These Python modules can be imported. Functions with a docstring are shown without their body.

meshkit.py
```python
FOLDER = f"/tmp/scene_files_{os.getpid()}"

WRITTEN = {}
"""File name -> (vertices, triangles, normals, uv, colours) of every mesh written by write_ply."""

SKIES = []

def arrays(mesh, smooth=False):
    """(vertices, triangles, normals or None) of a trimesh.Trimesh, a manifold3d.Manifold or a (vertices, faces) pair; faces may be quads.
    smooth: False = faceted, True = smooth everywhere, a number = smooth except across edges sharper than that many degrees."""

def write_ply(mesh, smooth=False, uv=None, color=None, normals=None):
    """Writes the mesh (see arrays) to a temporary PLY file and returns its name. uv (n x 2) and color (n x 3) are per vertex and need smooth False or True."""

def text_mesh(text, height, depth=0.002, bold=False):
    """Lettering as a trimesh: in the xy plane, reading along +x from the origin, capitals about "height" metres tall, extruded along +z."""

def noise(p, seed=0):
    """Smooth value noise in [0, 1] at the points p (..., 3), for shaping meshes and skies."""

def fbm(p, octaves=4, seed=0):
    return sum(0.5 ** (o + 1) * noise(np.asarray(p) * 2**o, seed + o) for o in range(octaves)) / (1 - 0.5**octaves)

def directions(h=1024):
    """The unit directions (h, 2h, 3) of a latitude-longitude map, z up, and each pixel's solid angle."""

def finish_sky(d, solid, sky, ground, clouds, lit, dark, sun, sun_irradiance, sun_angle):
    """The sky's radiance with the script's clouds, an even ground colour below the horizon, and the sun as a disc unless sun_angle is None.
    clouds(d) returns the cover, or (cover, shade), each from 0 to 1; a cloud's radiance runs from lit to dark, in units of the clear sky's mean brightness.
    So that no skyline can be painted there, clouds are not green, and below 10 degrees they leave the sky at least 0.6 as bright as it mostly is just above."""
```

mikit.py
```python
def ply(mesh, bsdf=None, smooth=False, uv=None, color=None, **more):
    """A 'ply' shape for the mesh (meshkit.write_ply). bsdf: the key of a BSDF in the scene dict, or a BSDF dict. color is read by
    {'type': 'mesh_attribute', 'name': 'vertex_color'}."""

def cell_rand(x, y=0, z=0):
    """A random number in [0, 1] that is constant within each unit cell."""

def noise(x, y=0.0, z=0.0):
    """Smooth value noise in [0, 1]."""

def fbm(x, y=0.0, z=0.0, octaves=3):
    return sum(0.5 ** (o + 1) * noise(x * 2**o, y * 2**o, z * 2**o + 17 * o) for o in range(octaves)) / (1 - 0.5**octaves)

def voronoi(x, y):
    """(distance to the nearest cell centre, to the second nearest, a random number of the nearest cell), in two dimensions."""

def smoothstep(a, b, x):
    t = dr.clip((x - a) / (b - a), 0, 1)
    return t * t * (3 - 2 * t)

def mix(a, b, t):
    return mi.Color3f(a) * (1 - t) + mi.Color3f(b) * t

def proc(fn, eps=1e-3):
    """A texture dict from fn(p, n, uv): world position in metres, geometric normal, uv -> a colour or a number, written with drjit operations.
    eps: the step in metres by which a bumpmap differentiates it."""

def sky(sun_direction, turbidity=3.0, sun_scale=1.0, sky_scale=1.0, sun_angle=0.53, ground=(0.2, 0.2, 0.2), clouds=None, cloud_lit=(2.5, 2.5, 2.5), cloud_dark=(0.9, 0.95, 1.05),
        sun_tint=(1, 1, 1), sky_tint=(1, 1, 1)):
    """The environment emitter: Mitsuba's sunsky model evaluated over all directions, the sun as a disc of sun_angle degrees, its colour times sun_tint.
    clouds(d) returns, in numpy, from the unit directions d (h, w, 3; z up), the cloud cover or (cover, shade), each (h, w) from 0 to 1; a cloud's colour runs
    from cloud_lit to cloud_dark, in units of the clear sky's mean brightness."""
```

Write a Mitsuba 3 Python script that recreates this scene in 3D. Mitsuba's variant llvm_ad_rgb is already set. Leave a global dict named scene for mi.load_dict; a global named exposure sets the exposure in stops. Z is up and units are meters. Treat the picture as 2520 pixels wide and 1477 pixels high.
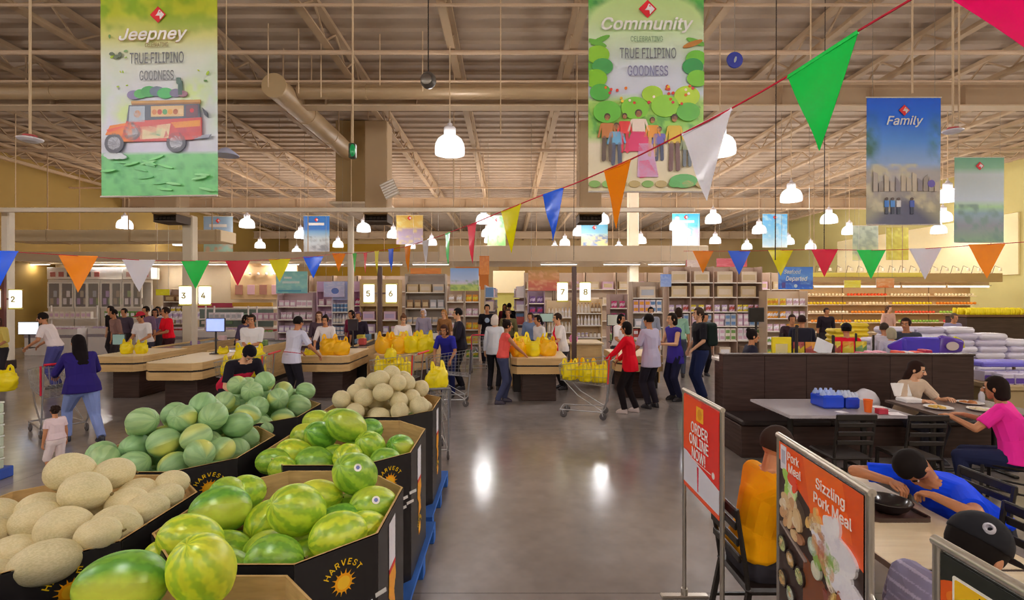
import math, random
import numpy as np, trimesh, shapely, mitsuba as mi, mikit, meshkit
import drjit as dr
from manifold3d import Manifold, OpType, CrossSection
from shapely.geometry import Polygon, Point, LineString, box as sbox
from shapely import affinity
from mikit import noise, fbm, voronoi, cell_rand, smoothstep, mix, proc
random.seed(11)
rng = np.random.default_rng(11)
PI = math.pi
TF = mi.ScalarTransform4f
scene, labels = {}, {}

# ------------------------------------------------------------------ camera, light level
CAM_Z, FPX, U0, V0 = 2.05, 1230.0, 1250.0, 728.0
exposure = 0.8
LAMP = 40.0          # radiance of the high-bay shades
TUBE = 32.0          # radiance of fluorescent strips
scene['camera'] = {'type': 'perspective', 'fov': math.degrees(2 * math.atan(1260.0 / FPX)), 'fov_axis': 'x', 'near_clip': 0.05, 'far_clip': 200.0,
                   'principal_point_offset_x': (1260.0 - U0) / 2520.0, 'principal_point_offset_y': (738.5 - V0) / 1477.0,
                   'to_world': TF().look_at(origin=[0, 0, CAM_Z], target=[0, 1, CAM_Z], up=[0, 0, 1])}

# ------------------------------------------------------------------ helpers
def lin(c):
    """sRGB colour ('#rrggbb' or 0..255 triple) to linear albedo."""
    if isinstance(c, str):
        c = [int(c[i:i + 2], 16) for i in (1, 3, 5)]
    c = np.asarray(c, float) / 255.0
    return np.where(c <= 0.04045, c / 12.92, ((c + 0.055) / 1.055) ** 2.4)
def lc(c): return [float(x) for x in lin(c)]
def rgb(c): return {'type': 'rgb', 'value': [float(x) for x in lin(c)]}
def at(u, v, d):
    """The point seen at (u, v) of the 2520 x 1477 frame, d metres ahead."""
    return np.array([(u - U0) / FPX * d, d, CAM_Z - (v - V0) / FPX * d])
def on(u, v, z):
    d = FPX * (CAM_Z - z) / (v - V0)
    return at(u, v, d)
def numbered(name):
    if name not in scene and name not in labels and name not in USED:
        USED.add(name); return name
    i = COUNT.get(name, 0) + 1
    COUNT[name] = i
    k = f'{name}_{i:03d}'
    USED.add(k); return k
USED, COUNT = set(), {}
def thing(name, label, cat, group=None, kind=None):
    key = numbered(name)
    labels[key] = {'label': label, 'category': cat}
    if group: labels[key]['group'] = group
    if kind: labels[key]['kind'] = kind
    return key
# meshes are (vertices, triangles) or (vertices, triangles, colours)
def V(m):
    if isinstance(m, Manifold):
        k = m.to_mesh(); return (np.array(k.vert_properties[:, :3], float), np.array(k.tri_verts, int))
    if isinstance(m, trimesh.Trimesh): return (np.array(m.vertices, float), np.array(m.faces, int))
    return m
def box(x0, x1, y0, y1, z0, z1):
    v = np.array([[x, y, z] for x in (x0, x1) for y in (y0, y1) for z in (z0, z1)], float)
    q = np.array([[0, 1, 3, 2], [4, 6, 7, 5], [0, 4, 5, 1], [2, 3, 7, 6], [0, 2, 6, 4], [1, 5, 7, 3]])
    vv = v[q].reshape(-1, 3)
    i = np.arange(6) * 4
    f = np.concatenate([np.stack([i, i + 1, i + 2], 1), np.stack([i, i + 2, i + 3], 1)])
    return vv, f
def cbox(x0, x1, y0, y1, z0, z1, b=0.01):
    """A box with chamfered edges."""
    b = min(b, (x1 - x0) / 2.01, (y1 - y0) / 2.01, (z1 - z0) / 2.01)
    p = []
    for x in (x0, x1):
        for y in (y0, y1):
            for z in (z0, z1):
                sx, sy, sz = (b if x == x0 else -b), (b if y == y0 else -b), (b if z == z0 else -b)
                p += [[x + sx, y + sy, z], [x + sx, y, z + sz], [x, y + sy, z + sz]]
    return V(Manifold.hull_points(np.array(p)))
def cat(*ms):
    ms = [m for m in (ms[0] if len(ms) == 1 and isinstance(ms[0], list) else ms)]
    ms = [V(m) for m in ms]
    n = np.cumsum([0] + [len(m[0]) for m in ms])
    out = [np.vstack([m[0] for m in ms]), np.vstack([m[1] + k for m, k in zip(ms, n)])]
    if all(len(m) == 3 for m in ms): out.append(np.vstack([m[2] for m in ms]))
    return tuple(out)
def col(m, c):
    m = V(m)
    return (m[0], m[1], np.tile(lin(c), (len(m[0]), 1)))
def xf(m, M):
    m = V(m)
    M = np.asarray(M, float)
    v = m[0] @ M[:3, :3].T + M[:3, 3]
    f = m[1][:, ::-1] if np.linalg.det(M[:3, :3]) < 0 else m[1]
    return (v, f) + tuple(m[2:])
def mv(x=0, y=0, z=0):
    M = np.eye(4); M[:3, 3] = (x, y, z); return M
def sc(x, y=None, z=None): return np.diag([x, x if y is None else y, x if z is None else z, 1.0])
def rot(axis, deg):
    a = math.radians(deg); c, s = math.cos(a), math.sin(a)
    M = np.eye(4)
    i, j = {'x': (1, 2), 'y': (2, 0), 'z': (0, 1)}[axis]
    M[i, i] = c; M[j, j] = c; M[i, j] = -s; M[j, i] = s
    return M
def frame(d):
    d = np.asarray(d, float); d = d / np.linalg.norm(d)
    a = np.cross(d, [0, 0, 1.0] if abs(d[2]) < 0.95 else [1.0, 0, 0]); a /= np.linalg.norm(a)
    return a, np.cross(d, a), d
def tube(pts, r, n=8, caps=True):
    """A round bar along a polyline; r may be one radius per point."""
    p = np.asarray(pts, float); r = np.broadcast_to(r, len(p))
    t = np.gradient(p, axis=0); rings = []
    a, b, _ = frame(t[0])
    for k in range(len(p)):
        d = t[k] / (np.linalg.norm(t[k]) + 1e-12)
        a = a - d * (a @ d); a /= np.linalg.norm(a); b = np.cross(d, a)
        th = np.arange(n) * 2 * PI / n
        rings.append(p[k] + r[k] * (np.cos(th)[:, None] * a + np.sin(th)[:, None] * b))
    v = np.vstack(rings); i = np.arange(n); j = (i + 1) % n; f = []
    for k in range(len(p) - 1):
        o, q = k * n, (k + 1) * n
        f += [np.stack([o + i, o + j, q + j], 1), np.stack([o + i, q + j, q + i], 1)]
    if caps:
        v = np.vstack([v, p[:1], p[-1:]]); m = len(v)
        f += [np.stack([j, i, i * 0 + m - 2], 1), np.stack([(len(p) - 1) * n + i, (len(p) - 1) * n + j, i * 0 + m - 1], 1)]
    return v, np.vstack(f)
def bar(a, b, w, h=None):
    """A square bar from a to b."""
    a, b = np.asarray(a, float), np.asarray(b, float); h = w if h is None else h
    s, u, d = frame(b - a); L = np.linalg.norm(b - a)
    M = np.eye(4); M[:3, 0] = s; M[:3, 1] = d; M[:3, 2] = -u if np.linalg.det(np.stack([s, d, -u], 1)) > 0 else u; M[:3, 3] = a
    return xf(box(-w / 2, w / 2, 0, L, -h / 2, h / 2), M)
def lathe(prof, n=24):
    """Profile [(r, z), ...] from bottom to top turned about z."""
    p = np.asarray(prof, float); th = np.arange(n) * 2 * PI / n
    v = np.concatenate([np.stack([r * np.cos(th), r * np.sin(th), th * 0 + z], 1) for r, z in p]); i = np.arange(n); j = (i + 1) % n; f = []
    for k in range(len(p) - 1):
        o, q = k * n, (k + 1) * n
        f += [np.stack([o + i, o + j, q + j], 1), np.stack([o + i, q + j, q + i], 1)]
    return v, np.vstack(f)
def prism(poly, h, z=0.0):
    gs = getattr(poly, 'geoms', [poly])
    out = []
    for g in gs:
        if g.is_empty or g.area < 1e-9: continue
        m = trimesh.creation.extrude_polygon(g, h, engine='earcut')
        out.append((np.array(m.vertices) + [0, 0, z], np.array(m.faces)))
    return cat(out)
UP = rot('x', 90)            # (x, y) drawings stand up: y becomes z, facing -y
def text(s, h, depth=0.003, bold=True, slant=0.0, center=True, squeeze=1.0):
    m = V(meshkit.text_mesh(s, h, depth, bold))
    v = m[0].copy(); v[:, 0] = v[:, 0] * squeeze + v[:, 1] * slant
    if center: v[:, 0] -= (v[:, 0].min() + v[:, 0].max()) / 2
    return v, m[1]
def ell(rx, ry, rz, nu=20, nv=12):
    th = np.linspace(0, PI, nv + 1)
    return xf(lathe([(max(1e-5, math.sin(t)), -math.cos(t)) for t in th], nu), sc(rx, ry, rz))
def bsdf(name, d):
    scene['mat_' + name] = d; return 'mat_' + name
def PR(color, rough=0.6, spec=0.4, **k):
    d = {'type': 'principled', 'base_color': color if isinstance(color, dict) else rgb(color), 'roughness': rough, 'specular': spec}
    d.update(k); return {'type': 'twosided', 'bsdf': d}
# Painted surfaces share few materials: the texture coordinates of a mesh hold its sRGB colour (256 r + g, b), so that meshes can be joined by the renderer.
def f_paint(p, n, uv):
    r = dr.floor((dr.round(uv.x) + 0.5) / 256); g = dr.round(uv.x) - 256 * r
    c = mi.Color3f(r, g, dr.round(uv.y)) / 255.0
    return dr.select(c <= 0.04045, c / 12.92, dr.power((c + 0.055) / 1.055, 2.4))
PAINT = proc(f_paint)
VC = {'type': 'mesh_attribute', 'name': 'vertex_color'}
VARY = {}
def paint(name, *a, **k):
    m = bsdf(name, PR(PAINT, *a, **k)); VARY[m] = bsdf(name + '_varied', PR(VC, *a, **k)); return m
MATTE = paint('paint_matte', 0.75, 0.25)
SATIN = paint('paint_satin', 0.42, 0.45)
GLOSS = paint('paint_gloss', 0.18, 0.5)
METAL = paint('metal', 0.32, 0.5, metallic=0.85)
CLOTH = paint('cloth', 0.9, 0.15, sheen=0.3)
SKIN = paint('skin', 0.55, 0.35)
VCOL = set(VARY)
def code(c): 
    c = np.atleast_2d(np.round(np.clip(c, 0, 255)))
    return np.stack([c[:, 0] * 256 + c[:, 1], c[:, 2]], -1)
def hex3(c): return [int(c[i:i + 2], 16) for i in (1, 3, 5)] if isinstance(c, str) else list(c)
def to_srgb(c): return 255 * np.where(c <= 0.0031308, c * 12.92, 1.055 * np.maximum(c, 1e-9) ** (1 / 2.4) - 0.055)
def mk(mesh, mat, c=None, smooth=False, **more):
    """The shape dict of a mesh (to be placed one or more times)."""
    mesh = V(mesh)
    if mat in VCOL:
        if c is not None or len(mesh) < 3:
            v, f = mesh[:2]
            if smooth not in (False, True):
                t = trimesh.graph.smooth_shade(trimesh.Trimesh(v, f, process=False), angle=math.radians(smooth), facet_minarea=None)
                v, f, smooth = np.array(t.vertices), np.array(t.faces), True
            return mikit.ply((v, f), mat, smooth=smooth, uv=np.repeat(code(hex3(c or '#888888')), len(v), 0), **more)
        v, f, cc = mesh
        q = np.round(to_srgb(cc))
        if (np.ptp(q[f], axis=1) > 0).any():
            return mikit.ply((v, f), VARY[mat], smooth=bool(smooth), color=cc, **more)
        return mikit.ply((v, f), mat, smooth=bool(smooth), uv=code(q), **more)
    return mikit.ply(mesh[:2], mat, smooth=smooth, **more)
def put(parent, name, shape, M=None, label=None, kind=None):
    """One entry of the scene: a part of a thing (or, with parent None, key 'name' itself)."""
    key = name if parent is None else numbered(parent + '__' + name)
    d = dict(shape)
    if M is not None: d['to_world'] = TF(np.asarray(M, float))
    scene[key] = d
    if label or kind:
        labels.setdefault(key, {})
        if label: labels[key]['label'] = label
        if kind: labels[key]['kind'] = kind
    return key
def add(parent, name, mesh, mat, c=None, smooth=False, M=None, label=None, kind=None):
    return put(parent, name, mk(mesh, mat, c, smooth), M, label, kind)
def single(name, label, catg, mesh, mat, c=None, smooth=False, M=None, group=None, kind=None):
    return put(None, thing(name, label, catg, group, kind), mesh if isinstance(mesh, dict) else mk(mesh, mat, c, smooth), M)
def struct(name, label, mesh, mat, c=None, smooth=False):
    key = thing(name, label, 'room shell', None, 'structure')
    return put(None, key, mk(mesh, mat, c, smooth))
# ------------------------------------------------------------------ the hall
def f_floor(p, n, uv):
    a = fbm(p.x * 0.55, p.y * 0.55, 0, 4); b = fbm(p.x * 9, p.y * 9, 3, 3)
    c = mix(lc('#5c5653'), lc('#837b77'), dr.clip(a * 1.5 - 0.25, 0, 1)) * (0.86 + 0.28 * b)
    jx, jy = p.x / 4.2 + 0.29, p.y / 4.2 + 0.18
    ex, ey = dr.abs(jx - dr.round(jx)) * 4.2, dr.abs(jy - dr.round(jy)) * 4.2
    j = dr.minimum(ex, ey)
    return c * (0.62 + 0.38 * smoothstep(0.003, 0.009, j))
def f_rough(p, n, uv): return 0.13 + 0.10 * fbm(p.x * 1.3, p.y * 1.3, 7, 3)
FLOOR = bsdf('floor', {'type': 'principled', 'base_color': proc(f_floor), 'roughness': proc(f_rough), 'specular': 0.55})
XL, XR, YF, YB, ZC = -19.3, 20.5, -5.0, 44.0, 7.55
struct('floor', 'polished grey brown concrete floor of the store', box(XL, XR, YF, YB, -0.2, 0.0), FLOOR)
TAN, TAN2, CREAM = '#a58b6e', '#9a8060', '#e2d3bb'
# roof deck with trapezoid ribs running across the hall
per, k = 0.5, 0
prof = []
y = YF
while y < YB:
    prof += [(y, ZC), (y + 0.27, ZC), (y + 0.31, ZC - 0.055), (y + 0.46, ZC - 0.055)]
    y += per
prof.append((YB, ZC))
pv = np.array([[x, a, b] for x in (XL, XR) for a, b in prof]); n_ = len(prof); i = np.arange(n_ - 1)
pf = np.vstack([np.stack([i, i + 1, i + 1 + n_], 1), np.stack([i, i + 1 + n_, i + n_], 1)])
struct('ceiling', 'tan corrugated metal roof deck with ribs running across', (pv, pf), MATTE, '#a08c78')
struct('roof_slab', 'roof build-up above the metal deck', box(XL, XR, YF, YB, ZC + 0.02, ZC + 0.2), MATTE, '#b79b7c')
struct('wall_left', 'mustard yellow side wall on the left of the store', box(XL - 0.2, XL, YF, YB, 0, ZC), MATTE, '#866a34')
struct('wall_right', 'pale green and cream side wall on the right', box(XR, XR + 0.2, YF, YB, 0, ZC), MATTE, '#bfb070')
struct('wall_back', 'tan back wall at the far end of the store', box(XL, XR, YB, YB + 0.2, 0, ZC), MATTE, '#cbab7a')
struct('wall_front', 'cream front wall behind the viewer', box(XL, XR, YF - 0.2, YF, 0, ZC), MATTE, '#cfc2a8')
# coloured fields painted on the far walls
def panel(label, x0, x1, y0, y1, z0, z1, c):
    single('wall_panel', label, 'wall panel', cbox(x0, x1, y0, y1, z0, z1, 0.01), MATTE, c, kind='structure')
panel('orange wall panel high behind the yellow pennant', -4.6, -1.7, YB - 0.08, YB, 2.6, 6.2, '#d07a3a')
panel('mustard wall panel behind the left lamps', -17, -9.5, YB - 0.08, YB, 3.0, 6.6, '#b98d2a')
panel('ochre wall panel on the back wall at the centre', -0.8, 6.0, YB - 0.08, YB, 3.4, 6.4, '#c79a58')
panel('tan wall panel at the right of the back wall', 7.5, 16.0, YB - 0.08, YB, 3.2, 6.4, '#c09a66')
panel('leaf green wall panel on the right wall', XR - 0.08, XR, 13.0, 19.0, 2.6, 6.2, '#a9b056')
panel('cream wall panel on the right wall above the produce', XR - 0.08, XR, 20.0, 31.0, 2.9, 5.4, '#ecd9a6')
# joists: bottom flange, top chord, web
def joist(x, lab):
    t = thing('ceiling_joist', lab, 'roof joist', 'open web roof joists', 'structure')
    JO = '#a48b6e'
    add(t, 'bottom_chord', box(x - 0.075, x + 0.075, YF, YB, 6.93, 6.965), MATTE, JO)
    add(t, 'stem', box(x - 0.008, x + 0.008, YF, YB, 6.965, 7.05), MATTE, JO)
    add(t, 'top_chord', box(x - 0.08, x + 0.08, YF, YB, 7.40, 7.49), MATTE, JO)
    rest = []
    y, up = YF + 0.3, True
    while y < YB - 0.7:
        a, b = (7.0, 7.43) if up else (7.43, 7.0)
        if 10 < y < 21 and abs(x) > 5 and abs(x) < 14:
            put(t, 'web_bar', WEB[up], mv(x, y, 0))
        else:
            rest.append(bar((x, y, a), (x, y + 0.6, b), 0.03))
        y += 0.6; up = not up
    add(t, 'web', cat(rest), MATTE, JO, kind='stuff')
WEB = {u: mk(bar((0, 0, a), (0, 0.6, b), 0.03), MATTE, '#a48b6e') for u, a, b in ((True, 7.0, 7.43), (False, 7.43, 7.0))}
JX = [-1.12 + 2.42 * k for k in range(-7, 9)]
for x in JX: joist(x, 'long tan open web steel joist under the roof deck')
# girders across the hall
def girder(y, lab):
    t = thing('ceiling_girder', lab, 'roof girder', None, 'structure')
    add(t, 'bottom_flange', box(XL, XR, y - 0.16, y + 0.16, 6.40, 6.43), MATTE, '#c3ab8d')
    add(t, 'web_plate', box(XL, XR, y - 0.01, y + 0.01, 6.43, 6.88), MATTE, TAN)
    add(t, 'top_flange', box(XL, XR, y - 0.16, y + 0.16, 6.88, 6.93), MATTE, TAN)
    for k in range(-9, 10):
        add(t, 'stiffener', box(k * 2.1 - 0.006, k * 2.1 + 0.006, y - 0.14, y + 0.14, 6.43, 6.88), MATTE, TAN)
girder(11.6, 'tan roof girder crossing behind the two big banners')
girder(25.0, 'tan roof girder over the middle of the store')
girder(38.0, 'tan roof girder near the back wall')
girder(-1.5, 'tan roof girder above the viewer')
# round duct along the girder, with a branch running back to a drop
def round_duct(t, nm, a, b, r, n=28, c='#a98e6b'):
    add(t, nm, tube([a, b], r, n), SATIN, c, smooth=40)
t = thing('round_duct', 'wide tan round air duct running across under the roof', 'air duct')
round_duct(t, 'pipe', (-16.0, 11.2, 6.62), (-5.21, 11.2, 6.62), 0.16); round_duct(t, 'pipe', (-4.69, 11.2, 6.62), (2.1, 11.2, 6.62), 0.16)
for x in (-15, -12.6, -10.2, -7.8, -3.2, -.8, 1.4): round_duct(t, 'joint_ring', (x, 11.2, 6.62), (x + 0.05, 11.2, 6.62), 0.172)
for x in np.arange(-14, 2, 3.2): add(t, 'strap', box(x - 0.012, x + 0.012, 11.19, 11.21, 6.7, 7.5), MATTE, TAN)
t = thing('spiral_duct', 'short tan round duct with a capped end pointing at the viewer', 'air duct')
round_duct(t, 'pipe', (-4.95, 10.6, 6.50), (-4.95, 15.6, 6.50), 0.25)
round_duct(t, 'end_cap', (-4.95, 10.56, 6.50), (-4.95, 10.62, 6.50), 0.262, c='#b0966f')
for y in (12.2, 13.8): round_duct(t, 'joint_ring', (-4.95, y, 6.5), (-4.95, y + 0.05, 6.5), 0.262)
for y in (11.0, 14.6): add(t, 'strap', box(-4.962, -4.938, y, y + 0.03, 6.7, 7.5), MATTE, TAN)
t = thing('duct_drop', 'tall tan box shaped duct drop beside the column', 'air duct')
add(t, 'casing', cbox(-5.35, -4.3, 15.5, 16.5, 4.95, 7.5, 0.02), MATTE, '#9c8259')
add(t, 'rim_plate', cbox(-5.5, -3.7, 15.35, 16.6, 4.88, 4.95, 0.01), SATIN, CREAM)
# columns
def column(lab, x, y, w, c, z1=ZC, z0=0):
    t = thing('column', lab, 'column', None, 'structure')
    add(t, 'shaft', cbox(x - w / 2, x + w / 2, y - w / 2, y + w / 2, z0, z1, 0.03), MATTE, c)
    add(t, 'base_collar', cbox(x - w / 2 - 0.02, x + w / 2 + 0.02, y - w / 2 - 0.02, y + w / 2 + 0.02, 0, 0.25, 0.02), MATTE, '#3a2f2c')
    return t
def duct_column(lab, u, y=14.2, w=.62):
    x = (u - U0) / FPX * y
    t = thing('square_duct', lab, 'air duct')
    add(t, 'shaft', cbox(x - w / 2, x + w / 2, y - w / 2, y + w / 2, 4.36, 6.93, 0.02), MATTE, '#aa9070')
    for q in (-.3, .3): add(t, 'strap', box(x + q - .012, x + q + .012, y - .012, y + .012, 6.9, 7.5), MATTE, TAN)
    add(t, 'flange', cbox(x - w / 2 - .03, x + w / 2 + .03, y - w / 2 - .03, y + w / 2 + .03, 4.32, 4.37, 0.01), MATTE, '#a88f6c')
    g = add(t, 'grille_box', cat(box(x - .31, x + .31, y - .31, y - .29, 4.12, 4.15), box(x - .31, x + .31, y - .31, y + .31, 4.10, 4.12), box(x - .31, x + .31, y + .0, y + .02, 4.12, 4.32)), MATTE, '#4a4038', label='dark air grille')
    for k in range(6): add(g, 'slat', xf(box(-.042, .042, -.05, .05, -.006, .006), mv(x - .265 + k * .106, y - .24, 4.22) @ rot('x', 55)), MATTE, '#2e2823')
    for q in (-.31, .31): add(g, 'end_plate', box(x + q - .008, x + q + .008, y - .31, y + .31, 4.1, 4.32), MATTE, '#5c5046')
duct_column('square tan duct drop ending in a dark grille, right of the spiral duct', 932)
duct_column('square tan duct drop beside the banner with the family picture', 1449)
duct_column('square tan duct drop below the jeepney banner', 424)
column('slim white column under the banner with the family picture', 5.35, 21.4, 0.42, '#dccdb6')
column('white square post in front of the shelves left of the lit number signs', -4.62, 14.7, 0.16, '#e4d8c6', 4.4)
column('white post right of the small blue banner at the left', -9.35, 14.7, 0.30, '#d9cbb4', 4.4)
column('white post at the far left edge by the blue pennant', -14.0, 14.0, 0.22, '#eadfce', 4.4)
# long pipes crossing the roof
for k, (y, z, r) in enumerate([(6.9, 6.85, 0.03), (8.3, 6.88, 0.025), (9.9, 6.87, 0.045), (10.6, 6.6, 0.025), (16.5, 6.85, 0.05), (22.0, 6.8, 0.04), (5.2, 6.86, 0.05)]):
    single('ceiling_pipe', ['thin tan pipe crossing the roof, nearest row', 'thin tan pipe crossing the roof, second row', 'thick tan sprinkler pipe crossing above the speaker',
        'thin tan pipe just in front of the round duct', 'tan pipe crossing behind the first girder', 'tan pipe crossing far back under the joists', 'thick tan pipe at the top edge of the view'][k], 'pipe',
        tube([(XL, y, z), (XR, y, z)], r, 10), MATTE, '#bfa488', smooth=40)
# thin hanger rods under the roof
ROD = mk(tube([(0, 0, 0), (0, 0, 1)], 0.012, 6), MATTE, '#cdb594', smooth=40)
for k, (u, v, d) in enumerate([(255, 250, 9), (322, 190, 9.5), (515, 215, 9.5), (660, 215, 10), (735, 230, 10.2), (790, 240, 10.4), (935, 210, 10.4), (1040, 225, 10.3), (1232, 330, 9), (1500, 260, 12), (1995, 300, 8), (2360, 300, 7.5), (2245, 230, 7), (1420, 420, 11)]):
    p = at(u, v, d)
    put(None, thing('hanger_rod', 'thin tan hanger rod hanging from the roof', 'hanger rod', 'thin hanger rods under the roof'), ROD, mv(p[0], p[1], p[2]) @ sc(1, 1, 7.5 - p[2]))
# long beam over the checkouts with hangers and dark grilles
t = thing('canopy_beam', 'long thin cream beam hanging across above the checkouts', 'beam')
BZ, BY = 4.35, 13.4
add(t, 'rail', cbox(-19.0, 5.0, BY - 0.05, BY + 0.05, BZ - 0.06, BZ + 0.06, 0.01), SATIN, '#e6d8c2')
for x in (-13.2, -8.8, -4.2, -1.45, 4.9): add(t, 'hanger', tube([(x, BY, BZ), (x, BY, 7.5)], 0.012, 6), MATTE, '#cdb594')
t = thing('flat_duct', 'long flat cream duct at the left behind the beam', 'air duct')
add(t, 'casing', cbox(-17.5, -10.0, 17.4, 18.4, 3.95, 4.35, .02), MATTE, '#d9c6a4')
for x in (-16.5, -13.6, -10.6): add(t, 'strap', box(x - .012, x + .012, 17.9, 17.924, 4.34, 7.495), MATTE, TAN); add(t, 'joint_band', cbox(x + .4, x + .46, 17.38, 18.42, 3.93, 4.37, .01), MATTE, '#c4ae8a')
# soffit over the registers with fluorescent fittings
t = thing('ceiling_soffit', 'cream dropped soffit over the shelves behind the checkouts', 'soffit', None, 'structure')
add(t, 'slab', cbox(-19.2, 7.6, 19.0, 23.0, 3.38, 3.62, 0.02), MATTE, '#d8c7ab')
add(t, 'fascia', cbox(-2.6, 7.6, 18.94, 19.0, 3.36, 3.95, 0.01), MATTE, '#d9c8ae')
add(t, 'fascia', cbox(-19.2, -2.6, 18.94, 19.0, 3.36, 3.72, 0.01), MATTE, '#cdbca4')
for x in np.arange(-18, 7.5, 3.2): add(t, 'hanger', tube([(x, 21, 3.6), (x, 21, 7.5)], 0.015, 6), MATTE, TAN)
TB_ = mk(cbox(-.75, .75, -.11, .11, -.05, .0, 0.01), SATIN, '#f4f1ea')
TL_ = mk(cbox(-.72, .72, -.085, .085, -.085, -.052, 0.012), SATIN, '#ffffff'); TL_['emitter'] = {'type': 'area', 'radiance': {'type': 'rgb', 'value': [TUBE, TUBE * .98, TUBE * .93]}}
for k, u in enumerate((75, 270, 415, 560, 690, 800, 945, 1060, 1375, 1530, 1640)):
    t = thing('fluorescent_light', 'white fluorescent fitting under the cream soffit', 'ceiling light', 'fluorescent fittings under the soffit')
    M = mv((u - U0) / FPX * 20.3, 20.3, 3.38)
    put(t, 'housing', TB_, M); put(t, 'diffuser', TL_, M)
# high-bay lamps
shade = lathe([(0.0005, 0.0), (.24, 0.005), (.285, .015), (.292, .06), (.29, .14), (.275, .22), (.235, .30), (.17, .355), (.11, .385)], 24)
SHADE = mk(shade, SATIN, '#ffffff', smooth=50)
SHADE['emitter'] = {'type': 'area', 'radiance': {'type': 'rgb', 'value': [LAMP, LAMP * .975, LAMP * .975]}}
NECK = mk(lathe([(.112, .38), (.118, .40), (.118, .52), (.10, .55), (.05, .57), (.045, .62), (.0005, .62)], 20), SATIN, '#e9e6ee', smooth=40)
HOOK = mk(tube([(0, 0, .61), (0, 0, .7)], 0.02, 8), MATTE, '#cfc8c0', smooth=40)
LROD = mk(tube([(0, 0, 0), (0, 0, 1)], 0.011, 6), MATTE, '#cdb594', smooth=40)
lamp_at = []
def lamp(x, y, z=4.8, lab='white bell shaped high-bay lamp hanging far back in the store', grp='far high-bay lamps'):
    t = thing('high_bay_lamp', lab, 'pendant lamp', grp)
    M = mv(x, y, z)
    put(t, 'shade', SHADE, M); put(t, 'neck', NECK, M); put(t, 'hook', HOOK, M)
    top = 6.935 if min(abs(x - j) for j in JX) < 0.12 else 7.5
    put(t, 'rod', LROD, M @ mv(0, 0, .69) @ sc(1, 1, top - z - .69))
    lamp_at.append((x, y))
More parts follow.
